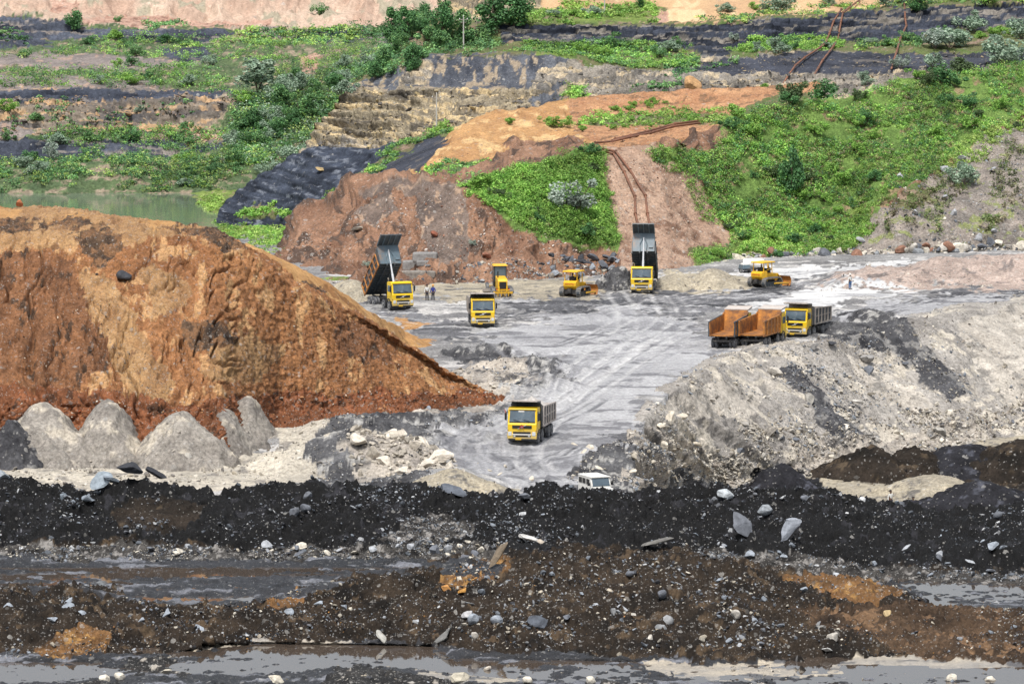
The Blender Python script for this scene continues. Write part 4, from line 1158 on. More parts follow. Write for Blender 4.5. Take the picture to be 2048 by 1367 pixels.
stones('berm', NEAR, [(700, 960), (1150, 985), (1150, 1100), (760, 1100)], 1500, .08, .5, greys, 2.0, sink=.0)
stones('berm', NEAR, [(-80, 1085), (1000, 1088), (1000, 1120), (-80, 1120)], 1100, .1, .7, greys + warm[:3], 1.9, sink=.0)
stones('berm', NEAR, [(1400, 1095), (1800, 1125), (2130, 1150), (2130, 1175), (1700, 1140), (1400, 1122)], 700, .1, .7, greys, 1.9, sink=.0)
stones('berm', NEAR, [(-80, 1112), (900, 1120), (600, 1180), (300, 1205), (-80, 1190)], 900, .06, .4, greys + dark, 2.2)
TIP2 = TIP
for T in (TIP,):
    k = 1.6
    stones('tip', T, FULLX(560, 1000), int(5200 * k), .12, .75, warm + greys[:3], 1.9, sink=.0)
    stones('tip', T, [(1480, 860), (2100, 800), (2100, 905), (1700, 940), (1500, 975), (1400, 960)], int(2600 * k), .15, .9, warm, 1.7, sink=.0)
stones('tip', TIP, [(1290, 850), (1380, 830), (1520, 960), (1420, 985)], 900, .15, 1.0, warm, 1.7, sink=.0)
stones('tip', TIP, [(1560, 740), (1620, 730), (1790, 880), (1720, 920)], 600, .12, .6, dark + greys, 1.9, sink=.0)
stones('tip', FLOOR, FULLX(880, 1020), 900, .1, .5, warm + dark, 2.0)
stones('bench', BENCH, [(-80, 905), (440, 925), (560, 885), (700, 855), (760, 870), (640, 975), (-80, 975)], 1500, .12, .7, warm, 1.9, sink=.0)
stones('bench', BENCH, [(600, 980), (640, 900), (760, 860), (900, 810), (1010, 790), (1000, 840), (860, 895), (880, 985)], 1700, .1, .5, warm[:2] + greys + dark, 2.0)
stones('bench', BENCH, [(800, 850), (810, 790), (900, 740), (1010, 735), (1090, 770), (1000, 800)], 1300, .12, .7, warm + greys[:3], 1.8, sink=.0)
stones('bench', BENCH, [(690, 940), (705, 905), (790, 892), (890, 925), (925, 955), (880, 965), (720, 962)], 700, .25, 1.0, [(226, 216, 200), (206, 196, 180), (186, 178, 164)], 1.8, sink=.0)
stones('bench', BENCH, [(880, 720), (960, 700), (1140, 735), (1140, 755), (1060, 790), (950, 730)], 700, .08, .4, dark, 2.0)
stones('bench', BENCH, [(1130, 960), (1200, 900), (1300, 870), (1300, 985)], 900, .1, .6, warm + dark, 1.9)
stones('bench', BENCH, FULLX(500, 980), 2600, .06, .25, greys + warm + dark, 2.5, exclude=[[(860, 895), (1110, 792), (1000, 700), (960, 678), (1250, 612), (1430, 690), (1250, 870), (1280, 990), (900, 930)]])
stones('bench', BENCH, [(1600, 585), (1720, 546), (2130, 530), (2130, 575), (1760, 580)], 700, .12, .6, warm, 1.9)
stones('mound', MOUND, FULLX(400, 935), 3400, .06, .32, [(206, 170, 130), (150, 104, 74), (224, 210, 186), (120, 84, 60), (90, 74, 66)], 2.2)
stones('mound', MOUND, [(-80, 790), (430, 800), (820, 780), (1030, 788), (860, 826), (560, 900), (430, 930), (-80, 930)], 1800, .1, .6, [(180, 100, 56), (150, 80, 46), (206, 150, 100), (206, 196, 180)], 2.0, sink=.0)
stones('mound', MOUND, [(160, 470), (240, 470), (260, 640), (330, 790), (250, 800), (190, 680)], 500, .08, .4, [(80, 76, 76), (206, 170, 120)], 2.0)
stones('hill', HILL, [(560, 520), (760, 380), (940, 400), (1230, 490), (1400, 500), (1400, 545), (1230, 556), (960, 572), (660, 590)], 2600, .12, .6, [(206, 190, 176), (180, 130, 106), (150, 110, 90), (224, 214, 204), (140, 130, 124)], 2.0)
stones('hill', HILL, [(1200, 300), (1290, 290), (1400, 380), (1470, 490), (1390, 545), (1240, 560), (1238, 480)], 1700, .1, .5, [(222, 206, 190), (200, 170, 150), (170, 130, 110)], 2.1)
stones('hill', HILL, [(560, 570), (700, 560), (960, 530), (1230, 520), (1230, 556), (960, 574), (700, 600)], 900, .2, 1.0, warm + greys, 1.8, sink=0)
stones('hill', HILL, [(1440, 524), (1560, 508), (2130, 488), (2130, 510), (1440, 540)], 1600, .25, 1.1, greys + warm + warm, 1.7, sink=0)
stones('hill', HILL, [(1700, 505), (1790, 400), (1860, 350), (2130, 200), (2130, 500)], 1500, .15, .9, greys + warm[:3], 1.9, sink=.1)
stones('wall', UP, [(600, 340), (700, 180), (1150, 180), (1150, 260), (800, 300)], 1500, .25, 1.5, [(176, 160, 126), (150, 140, 124), (196, 176, 130), (116, 112, 108)], 1.9, sink=.2, tilt=.3)
stones('wall', UP, [(1050, 130), (1400, 125), (2100, 100), (2100, 180), (1500, 215), (1150, 255)], 2200, .2, 1.3, [(160, 150, 136), (130, 126, 122), (186, 166, 130), (104, 102, 102)], 1.9, sink=.2, tilt=.3)
stones('wall', SAND, [(880, 340), (960, 245), (1480, 250), (1300, 300), (1000, 340)], 500, .1, .4, [(214, 190, 160), (160, 130, 104)], 2.2)
stones('far', FAR, [(-80, 190), (460, 190), (430, 260), (-80, 270)], 900, .3, 1.8, [(170, 150, 124), (130, 120, 116), (186, 150, 110)], 1.9, tilt=.2)
stones('far', FAR, [(370, 265), (455, 262), (460, 280), (380, 286)], 160, .3, 1.0, [(220, 200, 186)], 2.0)
for k, n, lb in (('near', 'loose_stones', 'grey and rusty stones littering the nearest muddy mound and puddle edges'),
                 ('berm', 'loose_stones', 'grey shale chips scattered over the long black coal berm'),
                 ('tip', 'loose_stones', 'pale rubble scattered down the grey tipped slope at right'),
                 ('bench', 'loose_stones', 'gravel and rubble along the edges of the pale haul road'),
                 ('mound', 'loose_stones', 'crumbs and pebbles over the big brown spoil mound'),
                 ('hill', 'loose_stones', 'pale stones over the brown scar, gravel chute and foot of the green hill'),
                 ('wall', 'loose_stones', 'broken blocks over the layered rock wall above the sandy shoulder'),
                 ('far', 'loose_stones', 'broken rock on the far terraces beyond the lake')):
    stones_emit(k, n, lb)

def find(L, px, py):
    d = np.abs(L['px'] - px) + np.abs(L['py'] - py) * 1.2
    i = np.unravel_index(np.argmin(d), d.shape)
    return L['P'][i].copy()

# ---- boulders and slabs one can point to
BV = {}
def bmesh_var(shape, colname, c, seed):
    key = (shape, colname, seed)
    if key in BV: return BV[key]
    dims = {'block': (1, .8, .75), 'slab': (1, .75, .26), 'round': (1, .85, .7), 'plank': (1.5, .45, .22), 'shard': (1.1, .5, .5), 'blade': (1.35, .62, .2)}[shape]
    v, f = boulder_mesh(seed * 13 + len(shape), I2, 12 if shape != 'round' else 7, .012, dims, .3 if shape != 'round' else .6, .62 if shape != 'round' else .88)
    v[:, 2] += .1
    cc = np.tile(srgb(*c), (len(v), 1)) * (1 + .18 * fbm(v[:, 0] * 2, v[:, 1] * 2, v[:, 2] * 2 + seed, 3, seed))[:, None]
    me = mesh_np('boulder', v, f, M['rock'], False, cc)
    BV[key] = me
    return me

def boulder(L, px, py, size, shape='block', c=(180, 176, 170), label=None, group=None, rot=None, seed=None, name='boulder', cat='boulder', lift=.0, tilt=.25, cn=None):
    p = find(L, px, py)
    seed = int(rng.integers(1, 6)) if seed is None else seed
    o = bpy.data.objects.new(name, bmesh_var(shape, cn or str(c), c, seed))
    o.location = (p[0], p[1], p[2] + size * .12 + lift)
    o.scale = (size * .55,) * 3
    o.rotation_euler = rot if rot is not None else (rng.normal(0, tilt), rng.normal(0, tilt), rng.uniform(0, 6.28))
    link(o)
    tag(o, label, cat, group)
    return o

G_ = (158, 166, 176); GD = (112, 116, 124); W_ = (222, 214, 198); WG = (196, 190, 180); DK = (74, 76, 82); OR = (206, 150, 84)
N = NEAR
boulder(N, 1482, 1082, 2.5, 'blade', (116, 120, 128), 'dark grey leaning slab stuck in the black berm, left of the paler slab', rot=(rad(62), rad(48), rad(0)), seed=2, lift=.6)
boulder(N, 1582, 1092, 2.7, 'blade', (156, 162, 172), 'pale blue-grey leaning slab at the foot of the black berm', rot=(rad(62), rad(-42), rad(0)), seed=3, lift=.6)
boulder(N, 1447, 998, 1.6, 'block', (190, 196, 200), 'white pointed block on the crest of the black berm', rot=(.5, -.3, .4), seed=4, lift=.2)
boulder(N, 1530, 1020, 1.1, 'round', (150, 156, 162), 'rounded grey boulder high on the black berm')
boulder(N, 1600, 1004, 1.6, 'slab', (136, 142, 150), 'broad grey slab lying on the berm near its crest', rot=(.4, .1, .3))
boulder(N, 1000, 1128, 2.4, 'plank', (132, 118, 100), 'long brown rock leaning on the tip of the muddy mound', rot=(rad(15), rad(-48), rad(15)), seed=3, lift=.55)
boulder(N, 1056, 1094, 1.9, 'slab', (216, 214, 210), 'whitest flat rock, lying on the top of the muddy mound', rot=(.1, .05, .2), seed=2, lift=.2)
boulder(N, 1085, 1100, 1.0, 'block', (196, 184, 168), 'small buff rock beside the white rock on the mound top')
boulder(N, 1308, 1106, 2.1, 'plank', (120, 118, 114), 'long flat plank of shale on the crest of the muddy mound', rot=(.1, rad(-16), rad(12)), seed=4, lift=.2)
boulder(N, 1045, 1152, 1.1, 'round', (196, 184, 168), 'oval buff stone below the top of the muddy mound', rot=(1.3, .2, .3), lift=.1)
boulder(N, 980, 1150, 1.7, 'shard', (104, 98, 90), 'brown-grey shard among rusty stones on the mound', rot=(.2, rad(-28), .2), seed=2)
boulder(N, 925, 1178, 1.1, 'shard', (206, 150, 70), 'ochre yellow stone on the left flank of the muddy mound', rot=(.2, -.4, .3))
boulder(N, 893, 1180, 1.1, 'shard', (196, 140, 76), 'rusty orange stone lowest on the left flank of the mound')
boulder(N, 1075, 1252, 1.7, 'slab', (92, 98, 108), 'dark blue-grey slab in the middle of the muddy mound', rot=(rad(62), rad(-20), rad(5)), seed=5, lift=.1)
boulder(N, 938, 1245, 1.1, 'block', (190, 190, 192), 'pale block left of the dark slab on the mound')
boulder(N, 892, 1283, 1.6, 'plank', (128, 128, 126), 'leaning grey shale plank near the water edge', rot=(.3, rad(-42), .2), lift=.1)
boulder(N, 762, 1282, 1.3, 'slab', (190, 188, 180), 'white-edged slab tilted over the puddle edge', rot=(.5, .6, 0), seed=2, lift=.1)
boulder(N, 1550, 1172, 1.2, 'round', (138, 146, 154), 'rounded blue-grey boulder on the right part of the mound')
boulder(N, 1640, 1250, .9, 'block', (140, 138, 134), 'grey block on the lower right face of the mound')
boulder(N, 1772, 1240, .6, 'round', (196, 172, 128), 'cream rounded pebble on the right brown mound')
boulder(N, 1648, 1304, 1.1, 'slab', (206, 206, 204), 'white flat slab above the pale silt at right')
boulder(N, 2030, 1290, .8, 'plank', (128, 128, 130), 'grey plank-shaped stone at the right edge of the brown mound')
boulder(N, 552, 1368, 1.3, 'shard', (214, 206, 188), 'tall pale stone standing at the bottom edge left of centre', rot=(1.2, .3, .2), lift=.15)
boulder(N, 915, 1366, 1.4, 'shard', (206, 198, 178), 'pale pointed stone in front of the long puddle', rot=(1.3, -.2, .1), seed=4, lift=.2)
boulder(N, 975, 1342, .8, 'block', (216, 206, 190), 'small pale stone lying in the wet silt')
boulder(N, 330, 1352, 1.2, 'slab', (206, 198, 180), 'pale angular stone on the spit between the two puddles', lift=.1)
for i, (a, b) in enumerate([(240, 1360), (210, 1362), (1055, 1368), (1980, 1362), (1905, 1364), (1180, 1368)]):
    boulder(N, a, b, .7, 'round', W_, 'small pale stone on the near bank at the bottom edge', 'pale stones along the near bank')
boulder(N, 265, 972, 3.2, 'slab', (62, 64, 70), 'biggest black slab of the slab stack on the berm crest', rot=(.25, .1, .3), seed=1, lift=.45)
boulder(N, 310, 972, 2.6, 'slab', (52, 54, 60), 'black slab right of the biggest one on the berm crest', rot=(-.1, .25, -.2), seed=2, lift=.35)
boulder(N, 195, 985, 2.4, 'slab', (156, 168, 178), 'pale blue-grey slab left in the slab stack on the berm crest', rot=(.6, -.5, .3), seed=3, lift=.2)
boulder(N, 222, 978, 1.8, 'slab', (136, 146, 156), 'mid grey slab between the pale and the black slabs of the stack', rot=(.3, .4, 1.2), seed=4, lift=.4)
boulder(N, 175, 1000, 1.5, 'block', (150, 160, 170), 'lowest blue-grey block of the slab stack on the berm')
boulder(N, 128, 982, 1.2, 'block', (130, 140, 150), 'blue-grey block at the left end of the slab stack')
boulder(N, 4, 962, 1.6, 'block', (150, 158, 164), 'pale grey block at the left edge of the picture on the berm')
boulder(N, 1055, 1003, 1.9, 'slab', (116, 120, 128), 'flat grey slab on the berm crest left of the white jeep', rot=(.1, .05, .3))
boulder(N, 905, 995, 2.6, 'slab', (98, 104, 114), 'dark flat slab behind the berm dip near the road end', rot=(.35, .05, 0), seed=2)
for i, (a, b, s) in enumerate([(130, 1215, 1.2), (140, 1200, 1.0), (105, 1245, .9), (165, 1235, .8), (15, 1225, 1.2), (335, 1235, .9), (285, 1240, .7), (400, 1260, 1.0), (575, 1235, .8), (640, 1205, .9), (690, 1210, .8)]):
    boulder(N, a, b, s, 'slab', G_, 'blue-grey shale flake on the left brown mound', 'shale flakes on the left brown mound', rot=(rng.uniform(.3, 1.0), rng.uniform(-.6, .6), rng.uniform(-.6, .6)), lift=.1)
for i in range(30):
    a, b = rng.uniform(930, 1800), rng.uniform(1140, 1300)
    boulder(N, a, b, rng.uniform(.5, .95), ['slab', 'block', 'round'][i % 3], [G_, WG, GD, (150, 152, 154)][i % 4], 'grey stone bedded in the dark muddy mound', 'grey stones bedded in the muddy mound', lift=.06, tilt=.5)
for i in range(16):
    a = rng.uniform(250, 980)
    boulder(N, a, rng.uniform(1092, 1112), rng.uniform(.6, 1.3), ['slab', 'block'][i % 2], [W_, (180, 184, 190), GD][i % 3], 'pale slabby stone in the row along the foot of the black berm', 'slabby stones along the foot of the berm', lift=.08)
for i in range(16):
    boulder(N, rng.uniform(1420, 2040), rng.uniform(1108, 1150), rng.uniform(.6, 1.2), ['slab', 'block'][i % 2], [G_, (180, 184, 190), GD][i % 3], 'grey slabby stone at the right foot of the black berm', 'slabby stones at the right foot of the berm', lift=.08)
for i in range(22):
    boulder(N, rng.uniform(560, 2040), rng.uniform(985, 1085), rng.uniform(.45, .9), ['slab', 'block', 'round'][i % 3], [G_, (196, 198, 200), GD][i % 3], 'grey stone sitting on the face of the black berm', 'grey stones on the face of the black berm', lift=.05, tilt=.5)
# pale blocks by the road
pc = [(730, 925, 1.9), (755, 915, 1.8), (775, 930, 1.7), (790, 915, 1.5), (800, 935, 1.8), (815, 925, 1.4), (830, 940, 1.5), (845, 930, 1.3), (720, 938, 1.5), (745, 945, 1.7), (770, 948, 1.5), (860, 948, 1.4), (880, 942, 2.2), (900, 948, 1.6), (840, 955, 1.3), (805, 955, 1.5), (700, 925, 1.2), (870, 925, 1.1), (785, 900, 1.1), (715, 912, 1.4)]
for a, b, s in pc:
    boulder(BENCH, a, b, s * 1.3, ['block', 'slab', 'shard'][int(a) % 3], (224, 214, 198), 'cream sandstone block in the heap left of the road end', 'cream blocks heaped left of the road end', lift=.1, tilt=.5)
boulder(BENCH, 838, 846, 2.9, 'shard', (206, 198, 186), 'largest grey-cream boulder at the foot of the brown mound', rot=(.2, .35, .2), seed=2, lift=.3)
boulder(BENCH, 640, 918, 1.7, 'round', (206, 204, 196), 'pale rounded boulder on the dark debris below the brown mound')
boulder(BENCH, 860, 744, 1.2, 'block', (160, 160, 158), 'grey block resting on the right flank of the brown mound')
for a, b, s in [(980, 950, .8), (1000, 955, .7), (1065, 968, .7), (1010, 938, .6), (905, 700, .7), (1345, 905, 1.8), (1330, 850, 1.9), (1315, 862, 1.4), (1370, 835, 1.8), (1355, 822, 1.2), (1322, 905, 2.2), (1385, 900, 1.7), (1290, 930, 1.2), (1300, 945, 1.0), (1180, 925, 1.0), (1165, 915, .9), (1150, 905, .8), (1195, 938, 1.1)]:
    boulder(BENCH if a < 1310 else TIP, a, b, s, ['block', 'slab', 'shard'][int(a) % 3], (216, 206, 188), 'pale block among the rubble beside the lower road', 'pale blocks beside the lower road', lift=.2, tilt=.4)
# tip slope boulders
for a, b, s, c, lb in [(1740, 712, 2.0, (170, 168, 166), 'big flat grey boulder near the top of the grey slope'), (1668, 690, 1.4, DK, 'black angular block on the crest behind the parked lorries'),
                       (1548, 755, 2.2, WG, 'long pale rock at the head of the dark streak'), (1615, 812, 2.4, (160, 156, 148), 'long grey rock halfway down the dark streak'),
                       (1710, 812, 1.6, (206, 202, 194), 'white wedge on the grey slope right of the dark streak'), (1545, 870, 2.0, (156, 150, 142), 'grey block low on the slope left of the dark streak'),
                       (1875, 870, 1.8, (180, 176, 168), 'large grey boulder at the foot of the slope'), (1500, 790, 1.2, (176, 170, 160), 'upright stone on the smooth part of the slope'),
                       (1900, 862, 1.5, (206, 196, 180), 'buff boulder at the foot of the slope, far right'), (1635, 690, 1.3, (128, 126, 124), 'grey block at the very edge of the road crest')]:
    T = TIP if a < 1720 else TIP2
    boulder(T, a, b, s, 'shard' if 'long' in lb or 'wedge' in lb else 'block', c, lb, lift=.15)
for i in range(46):
    a = rng.uniform(1400, 2030)
    b = rng.uniform(700, 900) if i < 22 else rng.uniform(860, 930)
    if a < 1600: b = max(b, 800)
    T = TIP if a < 1760 else TIP2
    boulder(T, a, b, rng.uniform(.7, 1.4), ['block', 'slab', 'shard'][i % 3], [W_, WG, (170, 166, 160), GD][i % 4], 'angular stone scattered on the grey tipped slope', 'angular stones on the grey tipped slope', lift=.1, tilt=.5)
# rocks lining the far edge of the bench
for i in range(48):
    a = rng.uniform(1450, 2045)
    boulder(HILL, a, np.interp(a, [1400, 1500, 1800, 2048], [534, 520, 512, 500]) - rng.uniform(-3, 9), rng.uniform(.9, 2.0), ['block', 'round', 'shard'][i % 3], [W_, WG, (150, 154, 158), GD, (150, 110, 90)][i % 5],
            'grey or buff boulder in the row at the foot of the green slope', 'boulders in the row below the green slope', lift=.2, tilt=.4)
boulder(HILL, 1480, 528, 2.8, 'block', (214, 206, 186), 'largest cream boulder in the row, left of the far bulldozer', lift=.4)
boulder(HILL, 1452, 532, 2.0, 'slab', (206, 200, 184), 'flat cream boulder left of the largest cream boulder', lift=.2)
for i in range(26):
    a, b = rng.uniform(1100, 1235), rng.uniform(516, 556)
    boulder(HILL, a, b, rng.uniform(.9, 2.0), ['slab', 'shard', 'block'][i % 3], [(96, 100, 108), (70, 72, 78), (150, 156, 164), (120, 124, 130)][i % 4], 'dark slate slab in the jumble behind the left bulldozer', 'slate slabs behind the left bulldozer', lift=.2, tilt=.5)
for a, b, s, c, lb in [(680, 575, 1.9, WG, 'pale boulder at the left foot of the brown scar'), (715, 462, 2.2, (186, 180, 166), 'pale slab lying on the left flank of the brown scar'), (640, 345, 2.6, (176, 152, 108), 'tan slab lying on the coal slope'),
                       (868, 478, 1.6, (150, 92, 70), 'red-brown boulder half way up the scar'), (975, 505, 1.5, (160, 110, 88), 'brown block above the road grader'), (780, 510, 2.0, (150, 104, 84), 'brown boulder beside the raised tipper body')]:
    boulder(COALS if 'coal' in lb else HILL, a, b, s, 'slab' if 'slab' in lb else 'block', c, lb, lift=.2)
boulder(UP, 1383, 182, 3.0, 'round', (206, 162, 112), 'round tan boulder sitting alone on the rocky bench', lift=.5, seed=3)
boulder(MOUND, 95, 606, 1.3, 'round', (206, 130, 76), 'orange boulder on the left face of the brown mound', lift=.2)
boulder(MOUND, 250, 560, 1.4, 'round', (70, 72, 78), 'black boulder below the dark patch on the brown mound', lift=.2)
boulder(MOUND, 36, 407, 1.1, 'block', (196, 124, 84), 'orange block on the skyline of the brown mound', lift=.3)
for a, b, s in [(1890, 345, 2.0), (1925, 320, 1.8), (1985, 345, 1.6), (1960, 480, 1.6), (1890, 400, 1.4), (1830, 432, 1.3), (1910, 430, 1.6), (1720, 490, 1.6), (1800, 360, 1.2), (1985, 470, 1.2)]:
    boulder(HILL, a, b, s, 'block', (180, 182, 186), 'pale grey block on the stony right end of the hillside', 'pale blocks on the stony hillside at right', lift=.2)
# cut stone blocks at the foot of the scar
def cut_block(px, py, w, h, d, label, c=(150, 148, 146), rz=0.0, z=None):
    p = find(HILL, px, py)
    v, f = I2
    v = v.copy()
    v = np.sign(v) * np.abs(v) ** .25
    v *= np.array([w / 2, d / 2, h / 2]) / np.abs(v).max(0)
    v += .035 * np.stack([fbm(v[:, 0] * 2, v[:, 1] * 2, v[:, 2] * 2, 3, 5 + k) for k in range(3)], 1)
    o = link(bpy.data.objects.new('cut_stone_block', mesh_np('cut_stone_block', v, f, M['rock'], False, np.tile(srgb(*c), (len(v), 1)))))
    o.location = (p[0], p[1] - .4, p[2] if z is None else z); o.rotation_euler = (0, 0, rz)
    tag(o, label, 'stone block')
cut_block(817, 517, 2.3, 1.25, 1.6, 'cracked grey stone block, left of the two large squared blocks', rz=.05)
cut_block(850, 520, 3.0, 1.2, 1.6, 'longest squared grey stone block, right of the cracked one', rz=-.03)
cut_block(820, 532, 2.4, .7, 1.9, 'low grey stone block under the cracked one', (136, 134, 132))
cut_block(856, 534, 2.6, .6, 1.9, 'low grey stone block under the longest one', (140, 138, 136))
cut_block(836, 548, 4.2, .9, 1.4, 'half buried ledge of grey stone below the squared blocks', (146, 140, 132))

# ------------------------------------------------------------------ heaps standing on their own
HEAPS = []
def heap(name, px, py, r, h, style, label, ex=1.0, z=0.0, seed=1, cat='heap', n=64, group=None, ry=1.0, stone=None):
    p = at(px, py, z=z)
    g = np.linspace(-1.25, 1.25, n)
    X, Y = np.meshgrid(g * r * ex, g * r * ry)
    d = np.hypot(X / ex, Y / ry) / r
    d = d * (1 + .2 * fbm(X * .6 + seed * 7, Y * .6, 0, 3, seed))
    k = np.clip(1 - d, -.2, 1); k = np.where(k > .7, .7 + (k - .7) - (k - .7) ** 2 * 1.6, k)
    Z = h * k
    P = np.stack([X + p[0], Y + p[1], Z + z], -1)
    L = dict(P=P, px=project(P)[0], py=project(P)[1], skirt=.6, key=name)
    paint(L, style, [], seed=seed)
    displace(L, seed + 70, .3, 1.8)
    o = emit(L, name, M['earth'], label, cat, group, kind=None)
    HEAPS.append(L)
    return L
H1 = heap('gravel_heap', 88, 920, 6.4, 5.6, 'gravel_grey', 'tallest grey gravel spur at the far left foot of the brown mound', ex=.8, seed=3, ry=1.0)
heap('gravel_heap', 22, 930, 5.2, 4.4, 'grey_dark', 'dark grey gravel spur overlapping the tallest pale one', seed=4, ex=.6, ry=.9)
heap('gravel_heap', 214, 918, 6.2, 5.6, 'gravel_grey', 'second pale gravel spur, between two brown gullies', ex=.62, seed=5, ry=1.0)
heap('gravel_heap', 362, 924, 6.0, 4.9, 'gravel_grey', 'pointed grey gravel spur in the middle of the row', ex=.82, seed=6, ry=1.0)
heap('gravel_heap', 448, 902, 5.4, 4.0, 'gravel_grey', 'narrow slanting spur of grey gravel right of the pointed one', ex=.6, seed=7, ry=1.0)
heap('gravel_heap', 496, 886, 5.0, 4.4, 'gravel_grey', 'rightmost narrow gravel spur leaning on the brown mound', ex=.56, seed=8, ry=1.0)
heap('sand_heap', 1425, 573, 4.4, 2.5, 'gravel_beige', 'larger beige sand heap left of the far bulldozer', ex=1.0, seed=9)
heap('sand_heap', 1352, 574, 3.7, 1.8, 'gravel_beige', 'smaller beige sand heap beside the head-on raised tipper', ex=1.1, seed=10)
heap('coal_heap', 1236, 577, 2.9, 2.9, 'debris_dark', 'dark shale heap just dumped left of the head-on raised tipper', ex=.95, seed=11)
heap('sand_heap', 702, 598, 4.2, 2.6, 'gravel_beige', 'stony beige heap behind the left raised tipper', ex=1.0, seed=12)
heap('coal_heap', 1565, 985, 4.6, 3.0, 'coal_fine', 'steep black coal heap just behind the berm', seed=13, z=-9.1, ex=.85)
heap('coal_heap', 1745, 950, 5.6, 3.1, 'coal_brown', 'brown-black coal heap, left one on the lower floor', seed=14, z=-9.1, ex=1.0)
heap('coal_heap', 1825, 948, 4.4, 2.9, 'coal_brown', 'low brown-black coal heap between the left and wide ones', seed=15, z=-9.1)
heap('coal_heap', 1930, 945, 6.4, 3.2, 'coal_fine', 'wide black coal heap on the lower floor', seed=16, z=-9.1, ex=1.2)
heap('coal_heap', 2045, 950, 6.5, 3.8, 'coal_brown', 'tall brown heap at the right edge of the lower floor', seed=17, z=-9.1, ex=1.0)
heap('coal_heap', 1960, 1012, 5.2, 2.6, 'coal_fine', 'nearest fine black coal heap behind the right end of the berm', seed=18, z=-9.1, ex=1.25)
heap('gravel_heap', 1870, 985, 4.6, 2.0, 'gravel_beige', 'low straw-coloured heap among the black heaps', seed=19, z=-9.1, ex=1.3)
heap('gravel_heap', 905, 985, 4.2, 2.2, 'gravel_beige', 'tan gravel heap in front of the cream blocks', seed=20, z=0, ex=1.15)

for L in HEAPS:
    c = {'c': [(188, 180, 168), (150, 145, 138), (206, 196, 182)], 'k': [(80, 78, 78), (50, 49, 50), (120, 116, 112)]}['k' if L['key'] == 'coal_heap' else 'c']
    stones('heaps', L, [(-500, -500), (3000, -500), (3000, 3000), (-500, 3000)], 150, .1, .6, c, 2.0, sink=-.05)
stones_emit('heaps', 'loose_stones', 'lumps and pebbles lying over the gravel, sand and coal heaps')
# ------------------------------------------------------------------ plants
def leafquads(c, s, out, n_up=.5):
    """one small quad per centre"""
    n = len(c)
    nrm = rng.normal(size=(n, 3)); nrm[:, 2] = np.abs(nrm[:, 2]) + n_up
    nrm = nrm * (1 - .0) + out * .8
    nrm /= np.linalg.norm(nrm, axis=1, keepdims=True)
    a = np.cross(nrm, rng.normal(size=(n, 3))); a /= np.linalg.norm(a, axis=1, keepdims=True) + 1e-9
    b = np.cross(nrm, a)
    s = np.broadcast_to(np.asarray(s), (n,))[:, None]
    a = a * s * .5; b = b * s * .36
    V = np.stack([c - a - b * .3, c - b, c + a, c + b], 1)
    return V.reshape(-1, 3)

def clump_points(n, lob=6, flat=.8, core=.55, seed=0):
    r = np.random.default_rng(seed)
    lc = r.normal(size=(lob, 3)) * np.array([.42, .42, .3]); lc[:, 2] = np.abs(lc[:, 2]) + .25
    lr = r.uniform(.32, .58, lob)
    k = r.integers(0, lob, n)
    d = r.normal(size=(n, 3)); d /= np.linalg.norm(d, axis=1, keepdims=True)
    rad_ = lr[k] * (core + (1 - core) * r.uniform(0, 1, n) ** .5)
    p = lc[k] + d * rad_[:, None]
    p[:, 2] *= flat
    return p, d

def cover(name, specs, label, per=38, leaf=.26, cat='shrubs'):
    """low scrub nobody could count: (layer, polygon, count, rmin, rmax, colours, flat)"""
    Vs, Cs = [], []
    tmpl = [clump_points(per, 5, 1, .5, 50 + i) for i in range(6)]
    for sp in specs:
        L, poly, n, r0, r1, cols = sp[:6]
        flat = sp[6] if len(sp) > 6 else .8
        lf = sp[7] if len(sp) > 7 else leaf
        dens = sp[8] if len(sp) > 8 else 0.0
        c = pick(L, poly, n)
        if not len(c): continue
        if dens:
            q = fbm(c[:, 0] * .3, c[:, 1] * .1, c[:, 2] * .5, 3, 88)
            c = c[q > dens - .5]
        n = len(c)
        R = rng.uniform(r0, r1, n)
        cc = np.array([srgb(*k) for k in cols])[rng.integers(0, len(cols), n)] * rng.uniform(.7, 1.25, (n, 1))
        big = np.clip(1 + .45 * fbm(c[:, 0] * .14, c[:, 1] * .05, c[:, 2] * .25, 3, 12), .5, 1.5)
        cc = cc * big[:, None]
        var = rng.integers(0, 6, n)
        for k, (tp, td) in enumerate(tmpl):
            m = var == k
            if not m.any(): continue
            ang = rng.uniform(0, 6.28, m.sum())
            ca, sa = np.cos(ang)[:, None], np.sin(ang)[:, None]
            x = tp[None, :, 0] * ca - tp[None, :, 1] * sa
            y = tp[None, :, 0] * sa + tp[None, :, 1] * ca
            z = np.broadcast_to(tp[None, :, 2], x.shape) * flat
            p = np.stack([x, y, z], -1) * R[m][:, None, None] + c[m][:, None, :]
            o = np.stack([x, y, np.abs(z)], -1)
            p = p.reshape(-1, 3); o = o.reshape(-1, 3)
            Vs.append(leafquads(p, lf * rng.uniform(.7, 1.3, len(p)), o))
            lc = np.repeat(cc[m], len(tp), 0) * rng.uniform(.75, 1.3, (len(p), 1))
            Cs.append(np.repeat(lc, 4, 0))
    V = np.concatenate(Vs); F = np.arange(len(V)).reshape(-1, 4)
    o = link(bpy.data.objects.new(name, mesh_np(name, V, F, M['leaf'], False, np.concatenate(Cs))))
    tag(o, label, cat, kind='stuff')
    print(name, len(F), 'leaves')

